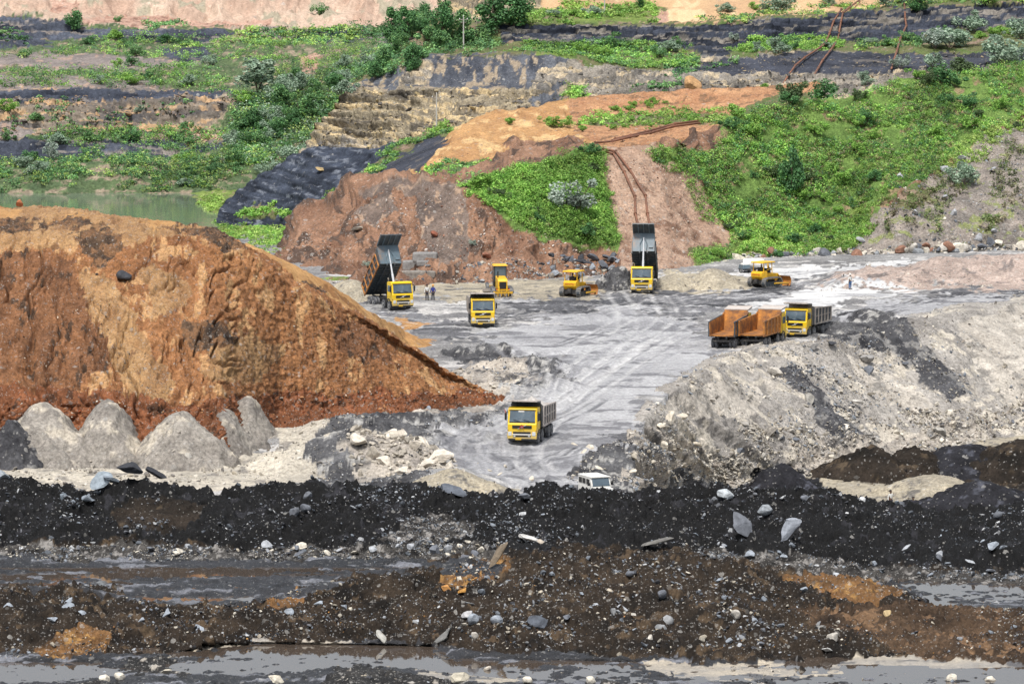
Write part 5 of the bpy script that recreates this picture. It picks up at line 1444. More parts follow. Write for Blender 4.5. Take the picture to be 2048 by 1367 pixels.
gB = [(158, 208, 92), (140, 194, 82), (176, 216, 102), (118, 172, 74)]
gL = [(176, 210, 98), (156, 200, 90), (190, 214, 120)]
gD = [(100, 152, 92), (84, 134, 82), (114, 166, 96)]
gF = [(126, 176, 106), (104, 154, 98), (142, 188, 110), (90, 138, 90)]
gS = [(160, 186, 158), (178, 200, 174), (138, 166, 140)]
dry = [(160, 150, 120), (176, 166, 136), (140, 140, 100)]
cover('scrub', [(HILL, GREEN1, 2400, .35, .85, gB, .85)], 'bright green leafy scrub covering the shoulder left of the gravel chute', 32, .19)
cover('scrub', [(HILL, GREEN2, 8200, .35, .95, gB + gB + gD + [(170, 176, 110), (150, 140, 104)], .85, .2, .12), (HILL, [(1470, 512), (1500, 440), (1700, 440), (1720, 400), (1760, 460), (1690, 506)], 1500, .3, .7, gL + gB, .8),
                (HILL, [(1860, 350), (1900, 300), (2048, 215), (2130, 200), (2130, 250), (2048, 250), (1940, 330), (1890, 360)], 500, .3, .7, gL, .9),
                (HILL, GREEN2, 900, .3, .6, dry + [(150, 140, 100)], 1.2, .2, .35), (HILL, GREEN2, 500, .6, 1.3, gD, .9, .22, .2),
                (HILL, [(1380, 505), (1440, 490), (1460, 520), (1400, 532)], 80, .5, 1.0, gB),
                (HILL, [(1290, 300), (1330, 300), (1420, 380), (1470, 470), (1400, 430), (1360, 350)], 160, .5, 1.0, gB)], 'bright green scrub covering the big slope at right', 28, .19)
cover('grass_tufts', [(HILL, [(1700, 500), (1790, 410), (1860, 360), (2130, 230), (2130, 490), (1800, 505)], 850, .35, .95, dry + [(130, 150, 84), (112, 140, 76)] * 2, 1.3, .24, .45)], 'dry grass tufts on the stony right end of the hillside', 30)
cover('scrub', [(SAND, [(830, 375), (850, 345), (900, 322), (990, 330), (1000, 345), (930, 368)], 130, .4, .9, gB + gF),
                (SAND, [(1120, 262), (1180, 232), (1400, 218), (1480, 222), (1480, 248), (1200, 252)], 210, .4, 1.0, gB + gL),
                (UP, [(1135, 165), (1165, 170), (1180, 215), (1150, 250), (1120, 240)], 90, .6, 1.1, gB),
                (COALS, [(730, 355), (790, 300), (830, 285), (905, 262), (880, 275), (800, 300), (745, 350)], 140, .5, 1.0, gB + gF),
                (UP, [(860, 275), (905, 262), (900, 285), (820, 300)], 60, .6, 1.1, gB),
                (COALS, [(640, 395), (760, 330), (770, 345), (650, 410), (590, 470), (580, 460)], 110, .3, .7, gL + gF),
                (COALS, [(460, 425), (560, 405), (580, 430), (480, 440)], 80, .4, .8, gB)], 'green scrub on ledges around the coal slopes and sandy shoulder', 34, .3)
cover('scrub', [(UP, [(1000, 108), (1050, 92), (1200, 80), (1300, 92), (1390, 108), (1400, 130), (1260, 136), (1150, 112), (1050, 106)], 800, .4, 1.0, gB + gF, .8, .26),
                (UP, [(1460, 106), (1500, 82), (1690, 78), (1680, 96), (1560, 106)], 560, .4, 1.0, gB, .8, .26),
                (UP, [(1700, 90), (1850, 76), (1860, 90), (1720, 100)], 70, .6, 1.1, gL + gF),
                (UP, [(1000, 40), (1100, 20), (1300, 6), (1310, 40), (1120, 44), (1000, 48)], 330, .5, 1.2, gL + gB, .8, .34),
                (UP, [(1380, 40), (1700, 14), (2048, -10), (2100, 0), (1860, 10), (1700, 24), (1450, 40)], 260, .5, 1.2, gL + gF, .8, .34),
                (UP, [(700, 165), (720, 140), (840, 90), (980, 60), (990, 105), (850, 112), (760, 150)], 420, .7, 1.6, gF, .8, .36),
                (UP, [(1240, 190), (1400, 120), (1500, 108), (1450, 125), (1340, 180)], 60, .5, 1.0, gF)], 'green scrub on the terrace below and above the coal wall', 34, .34)
cover('scrub', [(FAR, [(-80, 385), (450, 384), (520, 330), (560, 300), (430, 290), (200, 300), (-80, 330)], 2300, .5, 1.5, gF + gD + gL, .8, .3, .15),
                (FAR, [(60, 290), (120, 250), (460, 262), (460, 285), (200, 290)], 260, .8, 1.7, gF + gB, .8, .3),
                (FAR, [(450, 330), (470, 200), (600, 160), (760, 100), (990, 40), (1000, 110), (840, 120), (700, 200), (640, 290), (520, 330)], 2600, .5, 1.8, gF + gF + gL + gD + gS, .8, .32),
                (FAR, [(-80, 172), (-80, 135), (200, 135), (430, 130), (460, 165), (440, 178), (200, 172)], 620, .8, 1.7, gF + gB, .8, .3, .2),
                (FAR, [(-80, 128), (120, 95), (200, 78), (460, 84), (640, 84), (740, 90), (720, 140), (560, 150), (460, 120), (200, 112)], 900, .7, 1.7, gF + gB + gL, .8, .3, .25),
                (FAR, [(-80, 60), (40, 60), (60, 80), (-80, 92)], 60, .7, 1.3, gF), (FAR, [(470, 60), (700, 60), (740, 86), (600, 90), (480, 86)], 300, .7, 1.6, gL + gF, .7, .4),
                (FAR, [(700, 60), (980, 20), (990, 60), (760, 110)], 300, .7, 1.5, gF, .8, .4),
                (FAR, [(280, 48), (380, 40), (390, 52), (300, 56)], 40, .6, 1.1, gF),
                (FAR, [(-80, 205), (440, 205), (440, 250), (-80, 250)], 60, .6, 1.4, gF, .8, .4)], 'far green scrub over the terraces beyond the lake', 26, .42)
cover('reeds', [(SHORE, [(440, 440), (600, 440), (620, 470), (500, 480), (430, 470)], 420, .3, .7, gL + gB, 1.0), (SHORE, [(475, 500), (560, 470), (640, 455), (610, 500), (580, 525), (490, 520)], 380, .3, .7, gB + gL, 1.0),
                (SHORE, [(400, 400), (440, 390), (450, 430), (410, 420)], 160, .3, .7, gL, 1.0)], 'pale green marsh grass on the lake shore', 26, .26)

PLANT = {}
def plant_mesh(kind, colname, cols, var, n, leaf, lob, flat, tall):
    key = (kind, colname, var)
    if key in PLANT: return PLANT[key]
    r = np.random.default_rng(hash(kind) % 97 * 0 + var * 31 + len(kind) * 7 + len(colname))
    if kind == 'tree':
        lc = []
        for i in range(lob):
            h = r.uniform(.16, 1.0)
            w = .34 * math.sin(math.pi * min(1, max(.08, (h - .12) / .95))) + .05
            a = r.uniform(0, 6.28)
            lc.append((w * math.cos(a) * r.uniform(.3, 1), w * math.sin(a) * r.uniform(.3, 1), h * .9))
        lc = np.array(lc); lr = r.uniform(.12, .22, lob)
        k = r.integers(0, lob, n)
        d = r.normal(size=(n, 3)); d /= np.linalg.norm(d, axis=1, keepdims=True)
        p = lc[k] + d * (lr[k] * (.45 + .55 * r.uniform(0, 1, n) ** .5))[:, None]
        tone = r.uniform(.7, 1.25, lob)[k]
    else:
        lc = r.normal(size=(lob, 3)) * np.array([.3, .3, .2]); lc[:, 2] = np.abs(lc[:, 2]) * 1.9 + .26
        lr = r.uniform(.14, .3, lob)
        k = r.integers(0, lob, n)
        d = r.normal(size=(n, 3)); d /= np.linalg.norm(d, axis=1, keepdims=True)
        p = lc[k] + d * (lr[k] * (.5 + .5 * r.uniform(0, 1, n) ** .5))[:, None]
        p[:, 2] = np.abs(p[:, 2]) * flat
        tone = r.uniform(.75, 1.25, lob)[k]
    cc = np.array([srgb(*c) for c in cols])[r.integers(0, len(cols), n)] * tone[:, None] * r.uniform(.8, 1.25, (n, 1))
    V = leafquads(p, leaf * r.uniform(.7, 1.3, n), d * 1.0)
    me = mesh_np('crown' if kind == 'tree' else 'foliage', V, np.arange(len(V)).reshape(-1, 4), M['leaf'], False, np.repeat(cc, 4, 0))
    PLANT[key] = (me, lc)
    return PLANT[key]
STEM = {}
def stem_mesh(kind, lc, key):
    if key in STEM: return STEM[key]
    b = MB()
    if kind == 'tree':
        b.tube([(0, 0, -.08), (.01, 0, .3), (-.01, .01, .6), (0, 0, .85)], .035, 7, .008)
        for q in lc[:6]: b.tube([(0, 0, q[2] * .55), (q[0] * .6, q[1] * .6, q[2] * .85), tuple(q)], .014, 5, .004)
    else:
        for q in lc[:5]: b.tube([(0, 0, -.08), (q[0] * .5, q[1] * .5, q[2] * .5), tuple(q)], .02, 5, .006)
    me = bpy.data.meshes.new('trunk' if kind == 'tree' else 'stem')
    me.from_pydata(b.v, [], b.f); me.materials.append(M['bark'])
    STEM[key] = me
    return me
def plant(kind, L, px, py, hpx, col, label, group=None, wide=1.0, var=None, name=None):
    p = find(L, px, py)
    s = FPX / p[1]
    h = hpx / s
    var = int(rng.integers(0, 4)) if var is None else var
    cols = {'dark': gD + [(80, 128, 80)], 'green': gB, 'far': gF, 'silver': gS, 'pale': [(170, 186, 172), (150, 170, 152), (190, 202, 190)], 'olive': [(96, 120, 76), (84, 108, 70), (112, 136, 88)]}[col]
    if kind == 'tree': me, lc = plant_mesh('tree', col, cols, var, 2600, .07, 20, 1, 1)
    else: me, lc = plant_mesh('shrub', col, cols, var, 1500, .1, 13, .95, 1)
    root = empty(name or ('tree' if kind == 'tree' else 'shrub'), (p[0], p[1], p[2]), rng.uniform(0, 6.28))
    root.scale = (h * wide, h * wide, h)
    a = link(bpy.data.objects.new('crown' if kind == 'tree' else 'foliage', me), root)
    link(bpy.data.objects.new('trunk' if kind == 'tree' else 'stem', stem_mesh(kind, lc, (kind, col, var))), root)
    tag(root, label, 'tree' if kind == 'tree' else 'shrub', group)
    return root
T_ = [
 (FAR, 148, 62, 46, 'dark', 1.0, 'round dark green tree alone below the pinkish cliff at far left'),
 (UP, 776, 92, 78, 'dark', .75, 'leftmost tree of the row below the tan cliff'),
 (UP, 814, 86, 74, 'dark', .8, 'second tree of the row, just right of the leftmost'),
 (UP, 832, 112, 84, 'far', 1.0, 'bushy tree standing in front of the second tree of the row'),
 (UP, 884, 82, 84, 'dark', .75, 'slim tall tree in the middle of the row below the tan cliff'),
 (UP, 926, 84, 66, 'far', .95, 'paler tree right of the slim tall tree'),
 (UP, 985, 62, 76, 'dark', 1.1, 'left half of the dense pair of trees at the top edge'),
 (UP, 1028, 54, 66, 'dark', 1.3, 'right half of the dense pair of trees at the top edge'),
 (UP, 824, 142, 60, 'dark', .8, 'tree right at the left end of the slate scarp'),
 (UP, 765, 146, 52, 'far', .8, 'tree on the green spur left of the slate scarp'),
 (UP, 790, 110, 44, 'far', .9, 'tree half way up the green spur'),
 (UP, 880, 105, 46, 'far', 1.1, 'bushy tree on the terrace above the slate scarp'),
 (FAR, 505, 262, 52, 'dark', 1.1, 'round dark bush-like tree above the lake end'),
 (FAR, 560, 230, 62, 'far', .9, 'tree on the green spur above the coal slope'),
 (FAR, 585, 260, 46, 'dark', .9, 'dark tree lowest on the green spur above the coal slope'),
 (HILL, 1583, 394, 100, 'dark', .62, 'lone feathery dark green tree in the middle of the big green slope'),
 (UP, 1280, 16, 30, 'dark', .8, 'small tree at the top edge beside the sandy slope'),
 (UP, 1840, 22, 44, 'dark', 1.3, 'wide dark tree at the top edge above the coal wall'),
]
for L, a, b, h, c, w, lb in T_: plant('tree', L, a, b, h, c, lb, wide=w)
S_ = [
 (HILL, 1145, 425, 60, 'pale', 1.1, 'big silver-leaved shrub on the green shoulder'),
 (FAR, 515, 190, 56, 'silver', 1.5, 'largest silver-green shrub beyond the lake'),
 (FAR, 560, 205, 40, 'silver', 1.2, 'silver-green shrub just right of the largest one'),
 (FAR, 600, 185, 36, 'silver', 1.1, 'silver-green shrub right in the far trio'),
 (FAR, 490, 210, 28, 'green', 1.1, 'bright green shrub below the largest silver one'),
 (FAR, 108, 322, 34, 'pale', 1.0, 'pale silver shrub above the lake at left'),
 (FAR, 115, 290, 28, 'silver', 1.3, 'silver shrub behind the pale one at left'),
 (FAR, 48, 330, 24, 'silver', 1.3, 'low silver shrub nearest the left edge above the lake'),
 (FAR, 590, 330, 48, 'silver', 1.2, 'silver-green shrub at the upper left edge of the coal slope'),
 (FAR, 540, 350, 36, 'silver', 1.1, 'silver-green shrub lowest along the edge of the coal slope'),
 (FAR, 620, 300, 34, 'silver', 1.2, 'silver-green shrub highest along the edge of the coal slope'),
 (FAR, 72, 245, 26, 'far', 1.0, 'dark green bush on the far rock band at left'),
 (FAR, 370, 255, 20, 'far', 1.2, 'small bush below the far rock band'),
 (FAR, 235, 42, 14, 'far', 1.2, 'small dark bush on the pinkish cliff'),
 (FAR, 640, 34, 22, 'far', 1.1, 'small bush half way up the tan cliff'),
 (HILL, 1590, 206, 44, 'olive', 1.1, 'dark olive bush where the pipes meet the green slope'),
 (HILL, 1651, 208, 46, 'dark', 1.1, 'round dark bush right of the pipes at the slope top'),
 (UP, 1900, 96, 48, 'silver', 1.6, 'wide silver shrub on the terrace below the coal wall'),
 (UP, 1870, 100, 40, 'pale', 1.3, 'pale shrub left half of the wide silver clump'),
 (UP, 1940, 62, 40, 'silver', 1.2, 'silver shrub in front of the right part of the coal wall'),
 (UP, 2010, 135, 60, 'silver', 1.3, 'large silver shrub at the right edge below the coal wall'),
 (UP, 2045, 80, 44, 'silver', 1.3, 'silver shrub cut by the right edge near the top'),
 (UP, 1925, 152, 46, 'olive', 1.3, 'olive-grey shrub at the top of the green slope'),
 (UP, 1865, 140, 30, 'silver', 1.2, 'small silver shrub left of the olive-grey one'),
 (UP, 1800, 138, 30, 'pale', 1.0, 'pale shrub right beside the single pipe'),
 (UP, 1730, 172, 24, 'silver', 1.2, 'grey-green bush at the upper edge of the green slope'),
 (UP, 1470, 80, 16, 'pale', 1.2, 'tiny pale shrub against the coal wall'),
 (UP, 1560, 28, 34, 'silver', 1.6, 'silver-green shrub on the sand above the coal wall'),
 (UP, 1770, 16, 26, 'silver', 1.2, 'silver-green shrub on the sand nearer the pipe top'),
 (HILL, 1928, 368, 50, 'silver', 1.0, 'silver-green shrub among grey rocks on the right hillside'),
 (HILL, 1555, 516, 18, 'dark', 1.2, 'small dark bush at the foot of the green slope behind the bulldozer'),
 (UP, 1530, 178, 16, 'green', 1.2, 'small green bush beside the left pipe'),
 (SAND, 1020, 248, 16, 'green', 1.2, 'small green bush on the crest of the sandy slope'),
 (SAND, 1100, 252, 18, 'green', 1.3, 'green bush on the plateau right of the sandy crest'),
 (SAND, 1125, 254, 22, 'green', 1.6, 'largest green bush on the sandy plateau'),
 (SAND, 1165, 264, 14, 'green', 1.2, 'lone green bush in the middle of the orange flat'),
 (SAND, 1230, 222, 14, 'green', 1.2, 'green bush on the orange bank'),
 (HILL, 1430, 512, 22, 'green', 1.2, 'green bush at the lower right corner of the gravel chute'),
 (HILL, 735, 530, 14, 'pale', 1.1, 'tiny grey-green bush at the foot of the scar'),
 (HILL, 945, 492, 12, 'pale', 1.1, 'tiny pale bush high on the scar'),
]
for i in range(40):
    a = rng.uniform(440, 860); b = np.interp(a, [440, 520, 640, 760, 860], [300, 260, 170, 110, 80]) + rng.uniform(-45, 55)
    plant(['tree', 'shrub'][i % 2], FAR if a < 690 else UP, a, b, rng.uniform(22, 42), ['far', 'silver', 'dark', 'far'][i % 4], 'bushy young tree or shrub on the overgrown spur between the lake and the slate scarp', 'shrubs and young trees on the overgrown spur', 1.1)
for i in range(34):
    plant('shrub', FAR, rng.uniform(5, 470), rng.choice([375, 350, 320, 285, 235, 165, 140, 112, 84]) + rng.uniform(-8, 8), rng.uniform(12, 26), ['far', 'silver', 'dark', 'green'][i % 4], 'small bush standing on the far terraces beyond the lake', 'small bushes on the far terraces', 1.3)
for i in range(26):
    a = rng.uniform(1000, 2040); b = np.interp(a, [1000, 1300, 1700, 2048], [100, 108, 90, 75]) + rng.uniform(-8, 14)
    plant('shrub', UP, a, b, rng.uniform(14, 28), ['green', 'far', 'silver'][i % 3], 'leafy bush on the terrace under the coal wall', 'bushes on the terrace under the coal wall', 1.3)
for i in range(14):
    a = rng.uniform(1040, 2040); b = np.interp(a, [1040, 1300, 1700, 2048], [40, 36, 14, 2]) + rng.uniform(-6, 4)
    plant('shrub', UP, a, b, rng.uniform(12, 24), ['green', 'silver'][i % 2], 'bush on the rim above the coal wall', 'bushes on the rim above the coal wall', 1.4)
for i in range(64):
    G = GREEN2 if i < 50 else GREEN1
    q = pick(HILL, G, 1)[0]; a, b = project(q)
    plant('shrub', HILL, float(a), float(b), rng.uniform(13, 30), ['green', 'dark', 'green', 'olive'][i % 4], 'leafy bush standing out of the green scrub slope', 'bushes standing out of the green scrub', rng.uniform(1, 1.5))
for L, a, b, h, c, w, lb in S_: plant('shrub', L, a, b, h, c, lb, wide=w)
for i in range(22):
    a, b = rng.uniform(1185, 1400), rng.uniform(205, 262)
    plant('shrub', SAND, a, b, rng.uniform(8, 15), 'green', 'small green bush dotting the orange soil behind the plateau', 'small bushes dotting the orange soil', 1.2)
print('nature', round(time.time() - T0, 1))

# ------------------------------------------------------------------ machines
DUST = srgb(176, 166, 150)
M['yellow'] = simple_mat('yellow_paint', srgb(255, 212, 12, sat=1.0), .35, noise=.06, scale=1.5, dirt=DUST, dirt_amt=.35, dirt_low=(.4, 1.7))
M['yellow_old'] = simple_mat('worn_yellow_paint', srgb(250, 196, 36, sat=1.0), .45, noise=.12, scale=2, dirt=srgb(150, 118, 70), dirt_amt=.3, dirt_low=(.3, 1.2))
M['orange_rust'] = simple_mat('rusty_orange_steel', srgb(240, 156, 44, sat=.95), .6, noise=.3, scale=1.3, dirt=srgb(116, 80, 58), dirt_amt=1.0)
M['steel_dark'] = simple_mat('dark_painted_steel', srgb(62, 72, 80), .5, noise=.25, scale=1.5, dirt=srgb(120, 112, 104), dirt_amt=.4)
M['steel_blue'] = simple_mat('blue_grey_steel', srgb(96, 116, 128), .45, noise=.2, scale=1.2, dirt=srgb(150, 118, 88), dirt_amt=.35)
M['steel_dusty'] = simple_mat('dusty_steel', srgb(146, 138, 132), .6, noise=.25, scale=1.4, dirt=srgb(196, 186, 174), dirt_amt=.6)
M['canopy_dust'] = simple_mat('dust_covered_steel', srgb(206, 196, 188), .7, noise=.15, scale=1.4, dirt=srgb(120, 96, 80), dirt_amt=.3)
M['chassis'] = simple_mat('black_chassis', srgb(44, 44, 46), .7, noise=.3, scale=3, dirt=srgb(104, 98, 92), dirt_amt=.4)
M['tyre'] = simple_mat('tyre_rubber', srgb(84, 86, 92), .85, noise=.3, scale=4, dirt=srgb(150, 150, 150), dirt_amt=.6)
M['track'] = simple_mat('dusty_track_steel', srgb(112, 110, 108), .8, noise=.3, scale=4, dirt=srgb(160, 156, 150), dirt_amt=.6)
M['rim'] = simple_mat('wheel_rim', srgb(150, 150, 150), .6, noise=.2, scale=4, dirt=srgb(100, 96, 92), dirt_amt=.5)
M['glass'] = simple_mat('window_glass', srgb(84, 102, 114), .1, spec=.9, noise=.35, scale=.9, dirt=srgb(160, 160, 156), dirt_amt=.3)
M['black'] = simple_mat('black_plastic', srgb(30, 31, 34), .5)
M['white'] = simple_mat('white_paint', srgb(238, 236, 230), .45, noise=.06, scale=2, dirt=DUST, dirt_amt=.25)
M['chrome'] = simple_mat('bright_rod', srgb(225, 228, 232), .25, .3)
M['lamp'] = simple_mat('headlamp_glass', srgb(215, 222, 226), .12, spec=.9)
M['red'] = simple_mat('red_paint', srgb(205, 42, 40), .5)
M['plate'] = simple_mat('number_plate', srgb(222, 180, 30), .5)
M['skin'] = simple_mat('skin', srgb(104, 72, 54), .6)
M['hair'] = simple_mat('hair', srgb(24, 22, 22), .7)
M['cl_white'] = simple_mat('white_cloth', srgb(226, 226, 222), .8, noise=.1, scale=6)
M['cl_blue'] = simple_mat('blue_cloth', srgb(46, 62, 150), .8, noise=.15, scale=6)
M['cl_dark'] = simple_mat('dark_cloth', srgb(48, 48, 60), .8, noise=.15, scale=6)
M['cl_jeans'] = simple_mat('denim', srgb(70, 110, 160), .8, noise=.15, scale=6)
M['rustpipe'] = simple_mat('rusty_pipe', srgb(138, 92, 68), .7, noise=.3, scale=.6, dirt=srgb(96, 76, 66), dirt_amt=.5)
M['pole'] = simple_mat('concrete_pole', srgb(196, 194, 188), .8, noise=.1)

def bottom_of(L, x, y):
    P = L['P'].reshape(-1, 3)
    i = np.argmin((P[:, 0] - x) ** 2 + (P[:, 1] - y) ** 2)
    return float(P[i, 2])

def add_wheel(par, x, y, r, w, side, name='wheel'):
    """tyre and rim are sub-parts of a hub; side = +1 means the outer face looks to +X"""
    h = MB(); h.lathe([(-.06, .13), (.08 * 1, .13), (.1, .09)] if side > 0 else [(-.1, .09), (-.08, .13), (.06, .13)], (side * w * .35, 0, 0), n=10)
    hub = h.build(name, M['rim'], par, (x, y, r))
    t = MB(); a = w / 2
    t.lathe([(-a * .75, r * .62), (-a, r * .72), (-a, r * .9), (-a * .8, r * .985), (-a * .3, r), (a * .3, r), (a * .8, r * .985), (a, r * .9), (a, r * .72), (a * .75, r * .62)], (0, 0, 0), n=26)
    t.build('tyre', M['tyre'], hub)
    k = MB(); s = side
    pr = [(s * a * .35, r * .2), (s * a * .55, r * .34), (s * a * .6, r * .5), (s * a * .92, r * .6), (s * a * .94, r * .66), (s * a * .7, r * .66)]
    if s < 0: pr = pr[::-1]
    k.lathe(pr, (0, 0, 0), n=22)
    k.build('rim', M['rim'], hub)
    return hub

def dump_truck(front, yaw, raise_deg, label, bodymat, innermat, frontmat, load=None, deco=None, ribmat=None, tailgate=True, rear_anchor=False, grp='yellow tipper lorries in the mine'):
    c, s = math.cos(yaw), math.sin(yaw)
    fd = Vector((s, -c, 0))
    off = -3.5 if rear_anchor else 4.1
    org = Vector((front[0], front[1], front[2])) - fd * off
    root = empty('tipper_truck', org, yaw)
    tag(root, label, 'dump truck', grp)
    # chassis
    b = MB()
    for x in (-.42, .42): b.box((x, .1, .95), (.16, 7.4, .26))
    for y in (-3.2, -1.9, -.6, .8, 2.2, 3.4): b.box((0, y, .93), (.8, .14, .2))
    for y in (-2.95, -1.25, 1.75, 3.05): b.box((0, y, .55), (1.9, .16, .18)).lathe([(-.18, .12), (0, .24), (.18, .12)], (0, y, .55), n=10)
    b.box((0, 3.75, .8), (2.3, .12, .16)); b.box((0, .2, 1.12), (1.0, 1.0, .2))
    b.build('chassis', M['chassis'], root)
    for y in (-2.95, -1.25):
        for sd in (-1, 1): add_wheel(root, sd * 1.06, y, .53, .33, sd)
    for y in (1.75, 3.05):
        for sd in (-1, 1):
            add_wheel(root, sd * 1.09, y, .53, .29, sd)
            add_wheel(root, sd * .74, y, .53, .29, sd)
    b = MB(); b.lathe([(-.5, .3), (.5, .3)], (0, 0, 0), 'Y', 14); o = b.build('fuel_tank', M['chassis'], root, (.98, .2, .78))
    b = MB()
    for sd in (-1, 1):
        b.prism([(-.62, 0), (.62, 0), (.62, .06), (.45, .32), (.15, .42), (-.15, .42), (-.45, .32), (-.62, .06)], 0 if sd > 0 else -.0, .02)
    for sd in (-1, 1):
        for y in (-1.25,):
            mg = MB(); mg.prism([(y - .7, .7), (y - .62, .7), (y - .45, 1.0), (y, 1.12), (y + .45, 1.0), (y + .62, .7), (y + .7, .7), (y + .5, 1.06), (y, 1.2), (y - .5, 1.06)][::-1], sd * 1.06 - .17, sd * 1.06 + .17)
            mg.build('mudguard', M['black'], root)
    # cab
    cab = MB()
    cab.prism([(-4.08, .92), (-2.42, .98), (-2.40, 2.9), (-2.5, 3.06), (-3.55, 3.12), (-3.78, 2.98), (-4.02, 1.86), (-4.10, 1.7)][::-1], -1.24, 1.24)
    cab.box((0, -4.0, .72), (2.5, .36, .5))
    cb = cab.build('cab', M['yellow'], root, bevel=.07)
    def sub(mb, name, mat, bev=0): return mb.build(name, mat, cb, bevel=bev)
    # windscreen on the raked face
    d = Vector((0, .24, 1.12)).normalized()
    def face(z): return -4.02 + (z - 1.86) * .24 / 1.12
    m = MB(); m.add([(-1.1, face(1.92) - .012, 1.92), (1.1, face(1.92) - .012, 1.92), (1.06, face(2.86) - .012, 2.86), (-1.06, face(2.86) - .012, 2.86), (-1.1, face(1.92) + .03, 1.92), (1.1, face(1.92) + .03, 1.92), (1.06, face(2.86) + .03, 2.86), (-1.06, face(2.86) + .03, 2.86)],
                    [(0, 1, 2, 3), (7, 6, 5, 4), (4, 5, 1, 0), (3, 2, 6, 7), (0, 3, 7, 4), (5, 6, 2, 1)])
    sub(m, 'windscreen', M['glass'])
    m = MB(); m.box((0, face(1.89) - .02, 1.88), (2.2, .03, .07)); m.box((-.45, face(2.0) - .05, 2.02), (.6, .03, .035), ry=.28); m.box((.4, face(2.0) - .05, 2.02), (.6, .03, .035), ry=.28); sub(m, 'wiper', M['black'])
    m = MB(); m.box((0, face(3.0) - .03, 2.93), (2.3, .26, .07), rx=-.5); sub(m, 'sun_visor', M['yellow'])
    m = MB(); m.box((0, -4.115, 1.5), (1.66, .06, .26)); sub(m, 'grille', M['black'], .02)
    m = MB(); m.box((0, -4.155, 1.5), (.8, .02, .045), ry=-.42); m.box((0, -4.155, 1.5), (.16, .03, .16), ry=.5); sub(m, 'badge_bar', M['chrome'])
    m = MB(); m.box((0, -4.195, 1.02), (1.5, .04, .17)); sub(m, 'grille', M['black'], .02)
    m = MB(); m.box((0, -4.195, .74), (1.5, .04, .13)); sub(m, 'grille', M['black'], .02)
    m = MB(); m.box((0, -4.2, .88), (1.6, .06, .09)); sub(m, 'chrome_strip', M['white'])
    for sd in (-1, 1):
        m = MB(); m.box((sd * 1.02, -4.17, .93), (.3, .08, .34)); sub(m, 'headlight', M['lamp'], .03)
        m = MB(); m.box((sd * 1.245, -3.12, 2.34), (.03, .95, .7)); sub(m, 'side_window', M['glass'], .02)
        m = MB(); m.box((sd * 1.25, -3.16, 1.72), (.03, 1.2, .46)); m.box((sd * 1.27, -2.68, 1.72), (.03, .16, .05)); sub(m, 'door', M['yellow'], .015)
        m = MB(); m.box((sd * 1.42, -3.92, 2.35), (.18, .1, .62)); m.tube([(sd * 1.22, -3.8, 2.72), (sd * 1.42, -3.92, 2.72)], .025, 6); m.tube([(sd * 1.22, -3.86, 1.98), (sd * 1.42, -3.92, 2.0)], .025, 6); sub(m, 'mirror', M['black'], .02)
        m = MB(); m.prism([(-3.6, .78), (-3.5, 1.02), (-3.25, 1.2), (-2.95, 1.26), (-2.65, 1.2), (-2.42, 1.05), (-2.4, .78), (-2.5, .78), (-2.6, 1.0), (-2.95, 1.13), (-3.3, 1.0), (-3.42, .78)], sd * 1.1 - .16, sd * 1.1 + .17); sub(m, 'wheel_arch', M['black'])
        m = MB(); m.box((sd * 1.14, -3.82, .62), (.26, .5, .1)); sub(m, 'step', M['black'])
    for sd in (-1, 1):
        m = MB(); m.tube([(sd * 1.27, -2.52, 1.2), (sd * 1.3, -2.52, 1.3), (sd * 1.3, -2.52, 2.3), (sd * 1.27, -2.52, 2.4)], .02, 6); sub(m, 'grab_rail', M['black'])
        m = MB(); m.box((sd * .62, -4.215, .74), (.16, .03, .1)); sub(m, 'fog_lamp', M['lamp'])
        m = MB(); m.box((sd * 1.2, -4.06, 1.2), (.09, .06, .1)); sub(m, 'indicator', M['orange_rust'])
    m = MB(); m.box((0, -4.1, .46), (2.3, .14, .2)); m.build('bumper', M['black'], root, bevel=.02)
    m = MB(); m.box((-.3, -4.205, .5), (.5, .02, .16)); m.build('number_plate', M['plate'], root)
    # tray, hinged at the rear
    hinge = (0, 3.75, 1.18)
    W = 1.26
    prof = [(0.25, .12), (-5.7, .12), (-6.1, 2.32), (0.35, 1.62)]
    tr = MB()
    tr.box((0, -2.7, .16), (2.5, 5.9, .1))
    for sd in (-1, 1):
        pl = [(.32, .12), (.42, 1.56), (-5.0, 1.78), (-6.02, 2.1), (-5.68, .12)]
        tr.prism(pl[::-1] if True else pl, sd * W - .035, sd * W + .035)
    if not tailgate:
        tr.v = [v for v in tr.v]
    body = tr.build('tray', bodymat, root, hinge)
    body.rotation_euler = (rad(-raise_deg), 0, 0)
    def bs(mb, name, mat, bev=0): return mb.build(name, mat, body, bevel=bev)
    m = MB(); m.prism([(-5.66, .1), (-5.58, .1), (-5.98, 2.34), (-6.08, 2.34)][::-1], -1.24, 1.24); bs(m, 'headboard', frontmat)
    m = MB()
    for x in (-.8, 0, .8): m.prism([(-5.69, .12), (-5.67, .12), (-6.07, 2.3), (-6.15, 2.3)][::-1], x - .05, x + .05)
    if raise_deg > 5:
        m = MB()
        for sd in (-1, 1): m.tube([(sd * .35, -5.78, .2), (sd * .42, -5.95, .9), (sd * .1, -6.1, 1.7)], .04, 6)
        m.box((.85, -5.86, .62), (.5, .08, .3), rx=.18)
    bs(m, 'headboard_rib', frontmat)
    m = MB(); m.prism([(-6.0, 2.3), (-6.05, 2.36), (-7.75, 2.52), (-7.75, 2.45)], -1.27, 1.27)
    m.box((0, -7.74, 2.5), (2.56, .07, .13))
    bs(m, 'canopy', M['steel_dark'] if raise_deg > 5 else M['canopy_dust'])
    m = MB()
